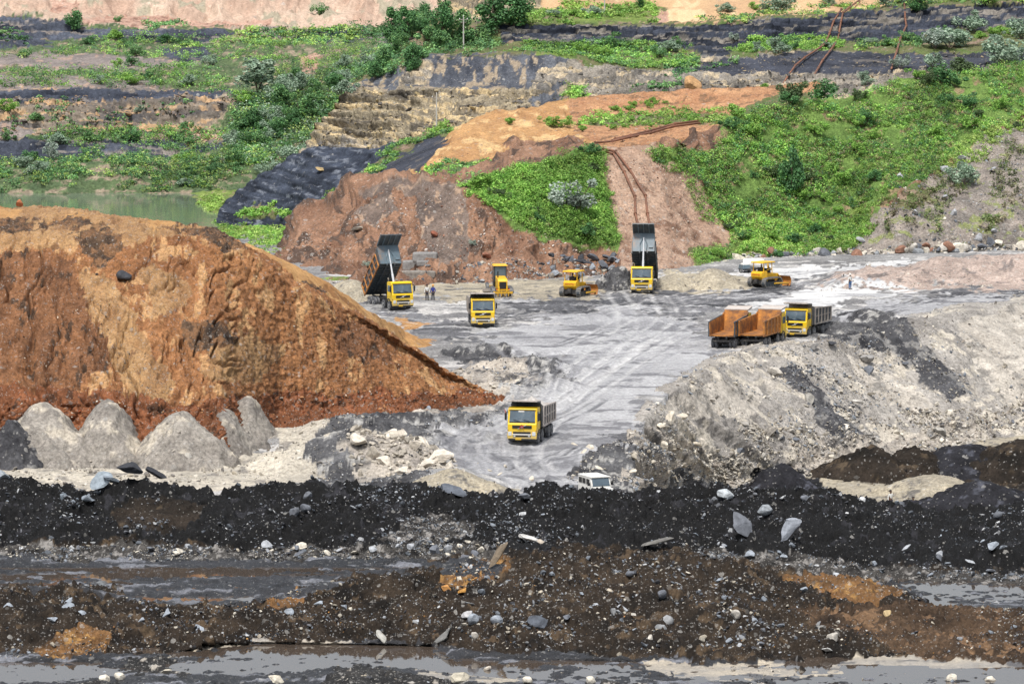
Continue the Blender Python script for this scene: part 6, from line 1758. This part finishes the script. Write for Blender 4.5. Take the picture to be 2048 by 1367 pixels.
    for x in (-1.22, -.62, 0, .62, 1.22): m.prism([(-6.05, 2.22), (-6.05, 2.33), (-7.7, 2.47), (-7.7, 2.38)], x - .05, x + .05)
    bs(m, 'canopy_rib', M['steel_blue'])
    rm = ribmat or bodymat
    for sd in (-1, 1):
        m = MB()
        for y, h0 in ((.3, 1.52), (-.8, 1.57), (-1.9, 1.62), (-3.0, 1.67), (-4.1, 1.71), (-5.2, 1.74)):
            m.box((sd * (W + .075), y, (h0 + .14) / 2), (.13, .15, h0 - .14))
        m.box((sd * (W + .07), -2.4, .14), (.12, 5.7, .14)); m.box((sd * (W + .06), -2.3, .92), (.08, 5.4, .08))
        m.prism([(.42, 1.5), (.42, 1.62), (-5.02, 1.84), (-5.02, 1.72)][::-1], sd * (W + .04) - .07, sd * (W + .04) + .07)
        bs(m, 'side_rib', rm)
    m = MB()
    for y in np.linspace(-5.2, .0, 12): m.box((0, y, .07), (2.44, .08, .1))
    for x in (-.45, .45): m.box((x, -2.7, .03), (.16, 5.8, .14))
    bs(m, 'floor_rib', M['steel_dark'])
    # inner lining
    m = MB(); m.box((0, -2.65, .225), (2.42, 5.8, .02))
    for sd in (-1, 1):
        pl = [(.3, .2), (.38, 1.5), (-5.0, 1.74), (-5.9, 2.02), (-5.6, .2)]
        m.prism(pl[::-1], sd * (W - .055) - .012, sd * (W - .055) + .012)
        m.prism([(.1, 0), (.1, 0), (0, 0)][:0] or [(-5.5, .22), (.3, .22), (.3, .24), (-5.5, .24)], sd * 1.0 - .2, sd * 1.0 + .2)
    m.prism([(-5.5, .2), (-5.57, .2), (-5.96, 2.26), (-5.9, 2.26)], -1.2, 1.2)
    bs(m, 'lining', innermat)
    if tailgate:
        m = MB(); m.prism([(.3, .14), (.36, .14), (.46, 1.5), (.4, 1.5)], -1.2, 1.2)
        for x in (-.8, 0, .8): m.prism([(.36, .14), (.44, .14), (.54, 1.5), (.46, 1.5)], x - .05, x + .05)
        if raise_deg < 5: bs(m, 'tailgate', rm)
    if load:
        n = 26
        gx, gy = np.meshgrid(np.linspace(-1.16, 1.16, n), np.linspace(-5.7, .2, n * 2))
        h = 1.45 + 1.0 * np.clip(1 - np.hypot(gx / 1.3, (gy + 3.2) / 3.1), 0, 1) + .1 * fbm(gx * 2, gy * 2, 0, 3, 3)
        V = np.stack([gx, gy, h], -1).reshape(-1, 3)
        i = np.arange(n * n * 2).reshape(n * 2, n)
        Fq = np.stack([i[:-1, :-1], i[:-1, 1:], i[1:, 1:], i[1:, :-1]], -1).reshape(-1, 4)
        ld = link(bpy.data.objects.new('sand_load', mesh_np('sand_load', V, Fq, simple_mat('sand_load', srgb(*load), .9, noise=.3, scale=3, bump=.6), True)))
        ld.matrix_world = Matrix.Translation(org) @ Matrix.Rotation(yaw, 4, 'Z') @ Matrix.Translation(hinge)
        tag(ld, 'heaped load of ' + ('beige sand in the tray of the far yellow lorry' if raise_deg == 0 and not deco else 'pale rubble in the tray of the nearest lorry'), 'load')
    if raise_deg > 5:
        R = Matrix.Rotation(rad(-raise_deg), 3, 'X')
        top = R @ Vector((0, -6.02, 1.75)) + Vector(hinge)
        base = Vector((0, -2.15, 1.1))
        d = (top - base)
        m = MB(); m.tube([base, base + d * .5], .13, 12); m.tube([base + d * .5, base + d * .78], .1, 12); m.tube([base + d * .78, top], .075, 12)
        m.build('hoist_cylinder', M['chrome'], root)
        m = MB(); m.tube([(-.95, -2.2, 2.2), (-.95, -2.2, 3.3), (-1.05, -2.35, 3.42), (-1.15, -2.6, 3.42)], .08, 8)
        m.build('air_intake', M['steel_dusty'], root)
    if deco:
        m = MB(); m.tube([(-.2, -4.21, 1.38), (0, -4.21, 1.72), (.14, -4.21, 1.38)], .035, 6); m.tube([(-.1, -4.22, 1.5), (.14, -4.22, 1.6)], .03, 6); sub(m, 'red_ribbon', M['red'])
        m = MB(); m.box((-.1, face(2.8) - .03, 2.8), (.5, .02, .13), rx=-.2); sub(m, 'paper_sign', M['white'])
        m = MB(); m.tube([(-1.42, -3.95, 2.66), (-1.5, -3.98, 2.95)], .03, 6); sub(m, 'pennant', M['red'])
    return root

RT = lambda x, y: at(x, y, z=0.0)
dump_truck(RT(1044, 889), rad(-11), 0, 'nearest yellow tipper driving down the pale road, red ribbon on its grille', M['steel_dark'], M['steel_dark'], M['steel_dark'], load=(196, 190, 184), deco=True, ribmat=M['canopy_dust'])
dump_truck(RT(966, 656), rad(3), 0, 'yellow tipper heaped with sand, in front of the road grader', M['steel_dark'], M['steel_dark'], M['steel_dark'], load=(196, 184, 164), ribmat=M['steel_dusty'])
dump_truck(RT(1283, 588), rad(-5), 37, 'yellow tipper seen head-on with its tray raised, below the gravel chute', M['steel_dark'], M['steel_dark'], M['steel_blue'], ribmat=M['steel_dark'])
dump_truck(RT(806, 620), rad(23), 40, 'left yellow tipper with raised tray, turned slightly to the right', M['steel_dark'], M['steel_dark'], M['steel_blue'], ribmat=M['orange_rust'])
dump_truck(RT(1590, 677), rad(-21), 0, 'parked yellow tipper facing the camera beside the two orange-tray lorries', M['steel_dark'], M['steel_dark'], M['steel_dusty'], ribmat=M['steel_dusty'])
dump_truck(RT(1506, 696), rad(160), 0, 'orange-tray lorry seen from behind, right one of the pair', M['orange_rust'], M['orange_rust'], M['steel_dusty'], tailgate=False, rear_anchor=True, ribmat=M['orange_rust'])
dump_truck(RT(1446, 697), rad(164), 0, 'orange-tray lorry seen from behind, left one of the pair', M['orange_rust'], M['orange_rust'], M['steel_dusty'], tailgate=False, rear_anchor=True, ribmat=M['steel_dark'])

def text_mesh(txt, size, mat, name, parent, loc, rot, depth=.01):
    cu = bpy.data.curves.new(name, 'FONT'); cu.body = txt; cu.size = size; cu.extrude = depth; cu.align_x = 'CENTER'
    t = bpy.data.objects.new(name, cu); scene.collection.objects.link(t)
    bpy.context.view_layer.update()
    me = bpy.data.meshes.new_from_object(t.evaluated_get(bpy.context.evaluated_depsgraph_get()))
    bpy.data.objects.remove(t)
    me.materials.clear(); me.materials.append(mat)
    o = link(bpy.data.objects.new(name, me), parent)
    o.location = loc; o.rotation_euler = rot
    return o

def person_mesh(name, pose='stand', seed=0, parent_loc=(0, 0, 0), rz=0, shirt=None, trousers=None, hat=None, label='', scale=1.0, sit=False):
    """one continuous skinned body; clothing is grown the same way, slightly fuller"""
    r = random.Random(seed)
    hip, knee, ankle = .92, .5, .08
    sh = 1.42
    J = {}
    def body(parts, grow):
        vs, es, rs = [], [], []
        def add(p, rad_, par):
            vs.append(p); rs.append(rad_ + grow)
            if par is not None: es.append((par, len(vs) - 1))
            return len(vs) - 1
        arm = {'stand': [((.30, .0, 1.12), (.26, -.22, 1.02)), ((-.27, .02, 1.12), (-.29, -.06, .86))],
               'side': [((.27, .02, 1.12), (.29, -.04, .86)), ((-.27, .02, 1.12), (-.29, -.06, .86))],
               'hand_up': [((.33, -.06, 1.2), (.2, -.2, 1.42)), ((-.27, .02, 1.12), (-.29, -.06, .86))],
               'sit': [((.28, -.14, 1.14), (.18, -.42, 1.1)), ((-.28, -.14, 1.14), (-.18, -.42, 1.1))]}[pose]
        p0 = add((0, 0, hip), .15, None)
        if 'torso' in parts:
            a = add((0, 0, 1.12), .14, p0); b = add((0, -.01, 1.3), .155, a); n = add((0, 0, 1.46), .07, b)
            if 'head' in parts:
                n2 = add((0, -.01, 1.53), .055, n); h1 = add((0, -.02, 1.61), .095, n2); h2 = add((0, -.015, 1.7), .1, h1); add((0, -.0, 1.77), .06, h2)
                add((0, -.125, 1.635), .016, h1)
            for sd, (el, wr) in zip((1, -1), arm):
                s1 = add((sd * .17, 0, 1.4), .06, b)
                e = add(el, .042, s1)
                w = add(wr, .03, e)
                if 'hands' in parts:
                    d = (Vector(wr) - Vector(el)).normalized()
                    pm = Vector(wr) + d * .07
                    pmi = add(tuple(pm), .032, w)
                    sid = d.cross(Vector((sd, 0, .2))).normalized()
                    for q, (of, ln) in enumerate(((-.03, .07), (-.01, .085), (.01, .08), (.03, .06))):
                        k = add(tuple(pm + sid * of + d * .045), .009, pmi)
                        add(tuple(pm + sid * of * 1.1 + d * (.045 + ln) + Vector((-sd * .015, 0, 0))), .008, k)
                    add(tuple(pm + sid * -.055 + d * .02 + Vector((-sd * .02, 0, 0))), .01, pmi)
        if 'legs' in parts:
            for sd in (1, -1):
                if pose == 'sit':
                    u = add((sd * .1, -.05, hip - .02), .09, p0); k = add((sd * .13, -.45, hip), .07, u); an = add((sd * .13, -.5, hip - .42), .045, k)
                else:
                    u = add((sd * .09, 0, hip - .08), .095, p0); k = add((sd * .11, -.02 - .02 * sd, knee), .062, u); an = add((sd * .13, .02 * sd, ankle + .04), .042, k)
                if 'feet' in parts:
                    q = Vector(vs[an])
                    f = add((q.x, q.y + .0, q.z - .06), .04, an); add((q.x * 1.1, q.y - .17, q.z - .08), .032, f)
        me = bpy.data.meshes.new('body'); me.from_pydata(vs, es, [])
        o = bpy.data.objects.new('body', me); scene.collection.objects.link(o)
        sk = o.modifiers.new('skin', 'SKIN'); sk.use_smooth_shade = True
        for i, q in enumerate(rs): me.skin_vertices[0].data[i].radius = (q, q * (.78 if i < 4 and q > .12 else 1))
        me.skin_vertices[0].data[0].use_root = True
        ss = o.modifiers.new('sub', 'SUBSURF'); ss.levels = 1; ss.render_levels = 1
        bpy.context.view_layer.update()
        m2 = bpy.data.meshes.new_from_object(o.evaluated_get(bpy.context.evaluated_depsgraph_get()))
        bpy.data.objects.remove(o)
        for p in m2.polygons: p.use_smooth = True
        return m2
    me = body(('torso', 'head', 'hands', 'legs', 'feet'), 0)
    me.materials.clear(); me.materials.append(M['skin'])
    root = link(bpy.data.objects.new(name, me))
    root.location = parent_loc; root.rotation_euler = (0, 0, rz); root.scale = (scale,) * 3
    tag(root, label, 'person')
    m = body(('torso',), .018); m.materials.clear(); m.materials.append(M[shirt]); link(bpy.data.objects.new('shirt', m), root)
    m = body(('legs',), .02); m.materials.clear(); m.materials.append(M[trousers]); link(bpy.data.objects.new('trousers', m), root)
    b = MB()
    if hat: b.lathe([(1.68, .125), (1.7, .15), (1.71, .125), (1.78, .115), (1.84, .07), (1.86, .01)], (0, -.01, 0), 'Z', 16); b.box((0, -.15, 1.69), (.14, .1, .02)); b.build('helmet', M[hat], root, smooth=False)
    else: b.lathe([(1.62, .09), (1.66, .112), (1.74, .12), (1.8, .09), (1.83, .01)], (0, .02, 0), 'Z', 14); b.build('hair', M['hair'], root, smooth=True)
    b = MB()
    for sd in (-1, 1): b.box((sd * .035, -.112, 1.665), (.022, .012, .012)); 
    b.box((0, -.108, 1.59), (.05, .012, .008)); b.build('face_features', M['hair'], root)
    b = MB()
    for sd in (-1, 1):
        if pose == 'sit': b.box((sd * .14, -.6, .4), (.1, .28, .1))
        else: b.box((sd * .14, -.07 + .02 * sd, .05), (.1, .28, .1))
    b.build('boots', M['hair'], root, bevel=.02)
    return root

def bulldozer(px, py, yaw, label, seed):
    p = RT(px, py)
    root = empty('bulldozer', p, yaw)
    tag(root, label, 'bulldozer', 'yellow bulldozers on the bench')
    for sd in (-1, 1):
        x = sd * 1.02
        t = MB()
        path = [(-1.75, .55), (-1.55, 1.0), (-1.2, 1.12), (0, 1.14), (1.2, 1.12), (1.55, 1.0), (1.75, .55), (1.55, .12), (1.2, .02), (-1.2, .02), (-1.55, .12)]
        inner = [(y * .93, .5 + (z - .5) * .84) for y, z in path]
        n = len(path)
        vs = [(x - .27, y, z) for y, z in path] + [(x + .27, y, z) for y, z in path] + [(x - .27, y, z) for y, z in inner] + [(x + .27, y, z) for y, z in inner]
        fs = []
        for i in range(n):
            j = (i + 1) % n
            fs += [(i, j, n + j, n + i), (2 * n + j, 2 * n + i, 3 * n + i, 3 * n + j), (j, i, 2 * n + i, 2 * n + j), (n + i, n + j, 3 * n + j, 3 * n + i)]
        t.add(vs, fs)
        L_ = []
        for i in range(n):
            j = (i + 1) % n
            a, b2 = Vector((0,) + path[i]), Vector((0,) + path[j])
            m_ = max(1, int((b2 - a).length / .2))
            for k in range(m_):
                q = a.lerp(b2, (k + .5) / m_)
                ang = math.atan2(b2.z - a.z, b2.y - a.y)
                t.box((x, q.y, q.z), (.56, .05, .1), rx=ang)
        t.build('track', M['track'], root)
        w = MB()
        for y, r in ((-1.4, .36), (1.4, .36)): w.lathe([(-.16, r * .6), (-.16, r), (.16, r), (.16, r * .6)], (x, y, .5), n=16)
        for y in (-.9, -.45, 0, .45, .9): w.lathe([(-.2, .15), (.2, .15)], (x, y, .2), n=12)
        w.box((x, 0, .5), (.3, 2.4, .3)); w.build('roller_frame', M['steel_dark'], root)
    b = MB()
    b.prism([(1.75, 1.25), (1.75, 1.72), (1.5, 1.86), (.55, 1.86), (.5, .6), (1.2, .6), (1.45, .95)], -.78, .78)
    b.build('fuel_tank', M['yellow_old'], root, bevel=.08)
    text_mesh('KOMATSU', .24, M['red'], 'lettering', root, (0, 1.765, 1.42), (rad(90), 0, rad(180)))
    b = MB(); b.prism([(-1.9, .7), (.5, .6), (.5, 1.5), (-.2, 1.62), (-1.85, 1.5)][::-1], -.5, .5); b.build('engine_hood', M['yellow_old'], root, bevel=.05)
    b = MB(); b.box((0, .3, .62), (1.5, 2.4, .5)); b.box((0, 1.5, .75), (.5, .7, .5)); b.build('main_frame', M['chassis'], root)
    b = MB(); b.box((0, -1.92, 1.1), (.84, .05, .7)); b.build('radiator', M['black'], root)
    b = MB(); b.tube([(.2, -1.0, 1.5), (.2, -1.0, 2.35)], .07, 10); b.tube([(-.25, -.6, 1.5), (-.25, -.6, 2.2)], .09, 10); b.build('exhaust', M['black'], root)
    b = MB()
    for sd in (-1, 1):
        for y in (-.35, 1.3): b.tube([(sd * .76, y, 1.5), (sd * .72, y * .95, 2.85)], .055, 8)
        b.tube([(sd * .74, -.33, 2.2), (sd * .74, 1.25, 1.86)], .03, 6)
    b.build('canopy_post', M['yellow_old'], root)
    b = MB(); b.prism([(-.75, 2.83), (1.6, 2.83), (1.66, 2.9), (1.5, 2.98), (-.6, 2.98), (-.82, 2.9)], -.92, .92); b.build('roof', M['yellow_old'], root, bevel=.05)
    b = MB(); b.box((0, .75, 1.7), (.6, .5, .3)); b.box((0, 1.02, 2.0), (.6, .14, .6)); b.box((0, -.1, 1.9), (1.0, .3, .5)); b.build('seat', M['black'], root, bevel=.03)
    b = MB(); pr = []
    for i in range(7):
        t_ = i / 6; z = .05 + 1.15 * t_; y = -2.72 + .28 * math.sin(math.pi * t_) * -1 + .0
        pr.append((y + .28, z))
    prof = [(y, z) for y, z in pr] + [(y - .06 - .02, z) for y, z in pr[::-1]]
    b.prism(prof, -1.75, 1.75); b.build('blade', M['orange_rust'], root)
    b = MB()
    for sd in (-1, 1): b.tube([(sd * 1.42, 0, .45), (sd * 1.5, -2.5, .35)], .11, 8); b.tube([(sd * .55, -1.7, 1.45), (sd * .6, -2.42, .8)], .06, 8)
    b.build('push_arm', M['yellow_old'], root)
    b = MB(); b.tube([(.62, -1.3, 1.4), (.6, -1.35, 2.6)], .09, 8); b.tube([(.6, -1.35, 2.55), (.66, -2.0, 1.3)], .05, 8); b.build('lift_cylinder', M['yellow_old'], root)
    for sd in (-1, 1):
        b = MB(); b.lathe([(-.05, .07), (.05, .09)], (sd * .6, 1.62, 2.72), 'Y', 10); b.build('work_lamp', M['lamp'], root)
    R = Matrix.Rotation(yaw, 3, 'Z')
    q = R @ Vector((0, .72, 1.0)) + Vector(p)
    person_mesh('person', 'sit', seed, (q.x, q.y, q.z - .05), yaw, 'cl_dark', 'cl_dark', None, 'driver in dark clothes seated under the canopy of the ' + ('right' if seed > 50 else 'left') + ' bulldozer', .95)
    return root
bulldozer(1150, 592, rad(158), 'left bulldozer with yellow canopy, pushing beside the dark heap', 31)
bulldozer(1530, 573, rad(140), 'right bulldozer with yellow canopy, blade turned to the right', 61)

def grader(px, py, yaw):
    root = empty('road_grader', RT(px, py), yaw)
    tag(root, 'yellow motor grader seen from behind between the sand lorry and the scar', 'road grader')
    for sd in (-1, 1):
        for y in (1.7, .3): add_wheel(root, sd * 1.0, y, .62, .4, sd)
        w = add_wheel(root, sd * 1.0, -4.6, .62, .36, sd); w.rotation_euler = (0, rad(10), 0)
    b = MB(); b.prism([(-.3, .85), (2.5, .85), (2.55, 1.9), (2.3, 2.15), (-.3, 2.3)], -.55, .55); b.build('engine_cover', M['yellow_old'], root, bevel=.05)
    b = MB(); b.box((0, 2.58, 1.45), (.8, .05, .75)); b.build('radiator_grille', M['black'], root)
    b = MB(); b.box((0, 2.7, .62), (2.2, .3, .2)); b.box((0, 2.75, .9), (1.5, .12, .1))
    for x in (-1.0, -.6, -.2, .2, .6, 1.0): b.box((x, 2.95, .52), (.1, .14, .55))
    for x in (-.45, .45): b.box((x, 2.6, .95), (.12, .5, .7))
    b.build('ripper', M['yellow_old'], root)
    for x in (-1.0, -.34, .34, 1.0):
        b = MB(); b.prism([(2.95, .1), (3.06, .1), (3.04, .5), (2.93, .5)], x - .05, x + .05); b.build('ripper_tooth', M['steel_dusty'], root)
    cab = MB()
    for sx in (-1, 1):
        for y in (-.35, -1.75): cab.box((sx * .68, y, 2.45), (.09, .09, 2.0))
    cab.box((0, -1.05, 1.35), (1.45, 1.5, .5)); cb = cab.build('cab', M['black'], root)
    m = MB(); m.box((0, -1.05, 3.5), (1.66, 1.85, .16), top=(.92, .92)); m.build('roof', M['yellow_old'], cb, bevel=.03)
    m = MB(); m.box((0, -.34, 2.5), (1.28, .03, 1.7)); m.build('rear_window', M['glass'], cb)
    m = MB(); m.box((0, -1.76, 2.5), (1.28, .03, 1.7)); m.build('windscreen', M['glass'], cb)
    for sx in (-1, 1):
        m = MB(); m.box((sx * .69, -1.05, 2.5), (.03, 1.3, 1.7)); m.build('side_window', M['glass'], cb)
    b = MB(); b.tube([(0, -.3, 1.3), (0, -1.8, 1.7), (0, -3.6, 1.6), (0, -4.9, 1.0)], .2, 8); b.box((0, -4.7, .75), (1.9, .25, .25)); b.build('front_frame', M['yellow_old'], root)
    b = MB(); b.prism([(-2.7, .1), (-2.5, .35), (-2.55, .7), (-2.61, .7), (-2.57, .35), (-2.77, .1)], -1.8, 1.8); b.build('blade', M['steel_dusty'], root)
    b = MB(); b.lathe([(-.05, .5), (.05, .5)], (0, -2.6, .9), 'Z', 16); b.box((0, -3.4, .9), (.3, 1.6, .14)); b.build('turntable', M['chassis'], root)
    b = MB(); b.tube([(.42, 1.2, 2.2), (.42, 1.2, 2.95)], .07, 8); b.build('exhaust', M['black'], root)
    for sd in (-1, 1):
        b = MB(); b.box((sd * .7, 2.62, 1.0), (.14, .05, .14)); b.build('tail_lamp', M['red'], root)
        b = MB(); b.box((sd * 1.0, 1.0, .62), (.24, 1.7, .34)); b.build('tandem_case', M['yellow_old'], root)
grader(1001, 592, rad(186))

def jeep(px, D, yaw):
    rx, _ = ray(px, 980)
    root = empty('jeep', (D * rx, D, 0.05), yaw)
    tag(root, 'white hard-top jeep half hidden behind the black berm', 'jeep')
    b = MB(); b.box((0, .35, 1.02), (1.6, 2.7, .62)); b.box((0, -1.35, .98), (1.3, .9, .56)); b.box((0, -1.1, .62), (1.66, 1.3, .12)); body = b.build('body', M['white'], root, bevel=.04)
    b = MB(); b.prism([(-.95, 1.32), (1.7, 1.32), (1.68, 1.98), (-.62, 1.98)], -.79, .79); b.build('cabin', M['white'], root, bevel=.03)
    b = MB(); b.box((0, .5, 2.01), (1.62, 2.55, .09)); b.build('roof', M['white'], root, bevel=.03)
    b = MB(); b.add([(-.7, -.945, 1.4), (.7, -.945, 1.4), (.68, -.68, 1.93), (-.68, -.68, 1.93)], [(0, 1, 2, 3)]); b.box((0, -.96, 1.36), (1.5, .04, .06)); b.build('windscreen', M['glass'], root)
    for sd in (-1, 1):
        for y in (-.2, .55, 1.25):
            b = MB(); b.box((sd * .8, y, 1.64), (.02, .58, .4)); b.build('side_window', M['black'], root)
        b = MB(); b.box((sd * .95, -.75, 1.5), (.2, .06, .22)); b.build('mirror', M['black'], root)
        for y in (-1.3, 1.2): add_wheel(root, sd * .72, y, .38, .22, sd)
        b = MB(); b.lathe([(-.04, .11), (.04, .13)][::-1], (sd * .45, -1.82, 1.08), 'Y', 12); b.build('headlight', M['lamp'], root)
    b = MB(); b.box((0, -1.92, .62), (1.6, .1, .16)); b.build('bumper', M['chassis'], root)
    b = MB(); b.box((0, -1.82, 1.0), (.7, .03, .34)); b.build('grille', M['black'], root)
jeep(1193, 361, rad(22))

# white tank trailer and small cart behind the right bulldozer
def tank_trailer(px, py, yaw):
    root = empty('tank_trailer', RT(px, py), yaw); tag(root, 'white tank trailer half hidden behind the right bulldozer', 'trailer')
    b = MB(); b.lathe([(-1.3, .3), (-1.25, .58), (1.25, .58), (1.3, .3)], (0, 0, 1.15), 'Y', 20); b.build('tank', M['white'], root, smooth=False)
    b = MB(); b.box((0, 0, .55), (.9, 2.7, .12)); b.tube([(0, -1.3, .55), (0, -2.2, .5)], .06, 6); b.build('frame', M['chassis'], root)
    for sd in (-1, 1): add_wheel(root, sd * .62, .2, .34, .2, sd)
tank_trailer(1508, 546, rad(75))
def cart(px, py, yaw):
    root = empty('pump_cart', RT(px, py), yaw); tag(root, 'small blue-grey wheeled pump cart left of the right bulldozer', 'cart')
    b = MB(); b.box((0, 0, .85), (1.1, 1.5, .5), top=(.8, .85)); b.build('housing', M['steel_blue'], root, bevel=.06)
    b = MB(); b.box((0, 0, 1.2), (.8, .9, .2), top=(.7, .7)); b.build('lid', M['white'], root, bevel=.03)
    b = MB(); b.box((0, 0, .5), (.9, 1.7, .1)); b.tube([(.35, .7, .5), (.35, .9, .05)], .05, 6); b.tube([(-.35, .7, .5), (-.35, .9, .05)], .05, 6); b.build('frame', M['chassis'], root)
    for sd in (-1, 1): add_wheel(root, sd * .55, -.3, .34, .2, sd)
cart(1489, 547, rad(20))

# ------------------------------------------------------------------ people on foot
def walker(px, py, rz, pose, shirt, tr, hat, label, seed, L=None, z=0.0):
    p = at(px, py, z=z)
    if L is not None: p[2] = bottom_of(L, p[0], p[1])
    return person_mesh('person', pose, seed, tuple(p), rz, shirt, tr, hat, label, 1.0)
M['orange_hat'] = simple_mat('orange_helmet', srgb(240, 170, 60), .4)
walker(854, 601, rad(10), 'side', 'cl_white', 'cl_dark', None, 'man in a white shirt standing left in the pair beside the raised tipper', 3, BENCH)
walker(866, 601, rad(-15), 'stand', 'cl_blue', 'cl_dark', 'orange_hat', 'man in a blue shirt and orange helmet beside the man in white', 4, BENCH)
walker(1700, 578, rad(40), 'stand', 'cl_white', 'cl_jeans', 'white', 'man in jeans and a white helmet alone on the far white ground', 5, BENCH)
walker(1781, 1019, rad(30), 'hand_up', 'cl_white', 'cl_dark', None, 'man in white behind the right end of the berm, only head and shoulders showing', 6, None, -9.1)
walker(1826, 1033, rad(0), 'side', 'cl_dark', 'cl_dark', None, 'dark head just showing over the berm, right of the man in white', 7, None, -9.1)

# ------------------------------------------------------------------ pipes and poles
def pipe(name_pts, r, label, L_list, lift=.25, group=None):
    pts = []
    for (px, py), L in zip(name_pts, L_list):
        q = find(L, px, py); pts.append((q[0], q[1] - .1, q[2] + lift))
    root_loc = pts[0]
    # subdivide so that it follows the ground loosely
    b = MB(); b.tube([tuple(np.array(q) - np.array(root_loc)) for q in pts], r, 10)
    o = b.build('pipe', M['rustpipe'], None, root_loc, smooth=True)
    tag(o, label, 'pipe', group)
    for i in range(len(pts) - 1):
        a, c = Vector(pts[i]) - Vector(root_loc), Vector(pts[i + 1]) - Vector(root_loc)
        n = max(1, int((c - a).length / 6))
        for k in range(n):
            q = a.lerp(c, k / n); d = (c - a).normalized() * .07
            f = MB(); f.tube([q - d, q + d], r * 1.5, 10); f.build('flange', M['rustpipe'], o)
H_, S__, U_ = HILL, SAND, UP
pipe([(1200, 306), (1226, 311), (1246, 350), (1268, 398), (1272, 430), (1280, 470), (1286, 505)], .15, 'left one of the two rusty pipes running down the gravel chute', [H_] * 7)
pipe([(1206, 300), (1232, 306), (1258, 345), (1290, 395), (1296, 430), (1302, 470), (1308, 505)], .15, 'right one of the two rusty pipes running down the gravel chute', [H_] * 7)
pipe([(980, 326), (1000, 322), (1030, 325), (1065, 325)], .16, 'short rusty pipe lying at the top of the green shoulder', [S__] * 4, .3)
pipe([(1190, 292), (1225, 290), (1260, 280), (1300, 268), (1345, 258), (1400, 252)], .16, 'lower rusty pipe lying across the sandy plateau', [S__] * 6, .4)
pipe([(1230, 284), (1290, 268), (1350, 254), (1410, 247)], .15, 'upper rusty pipe lying across the sandy plateau', [S__] * 4, .4)
pipe([(1682, 26), (1668, 48), (1660, 72), (1652, 92), (1640, 104), (1610, 122), (1590, 138), (1578, 156), (1562, 178)], .15, 'left one of the two long rusty pipes coming down the coal wall', [U_] * 9, .5)
pipe([(1724, 4), (1700, 18), (1686, 28), (1682, 50), (1680, 76), (1664, 104), (1644, 128), (1628, 152), (1612, 184)], .15, 'right one of the two long rusty pipes coming down the coal wall', [U_] * 9, .5)
pipe([(1808, 18), (1811, 45), (1811, 66), (1800, 90), (1794, 112), (1783, 145)], .15, 'single rusty pipe at right, coming down the coal wall', [U_] * 6, .9)

def power_pole(px, ybase, ytop, L, label):
    p = find(L, px, ybase)
    h = (ybase - ytop) / (FPX / p[1])
    root = empty('power_pole', p, rng.uniform(-.3, .3)); tag(root, label, 'power pole')
    b = MB(); b.tube([(0, 0, -.3), (0, 0, h)], .13, 8, .08); b.build('post', M['pole'], root)
    b = MB(); b.box((0, 0, h - .5), (1.4, .09, .09)); b.box((0, 0, h - .9), (.9, .08, .08)); b.build('crossarm', M['steel_dusty'], root)
    for x in (-.6, 0, .6):
        b = MB(); b.lathe([(0, .05), (.08, .09), (.16, .05), (.2, .03)], (x, 0, h - .46 if x else h), 'Z', 8); b.build('insulator', M['white'], root)
power_pole(872, 262, 186, UP, 'power pole standing against the layered rock wall')
power_pole(927, 100, 34, UP, 'power pole on the terrace below the paler tree')
power_pole(1209, 30, -12, UP, 'power pole cut by the top edge beside the sandy slope')
print('machines', round(time.time() - T0, 1))
print('all', round(time.time() - T0, 1))
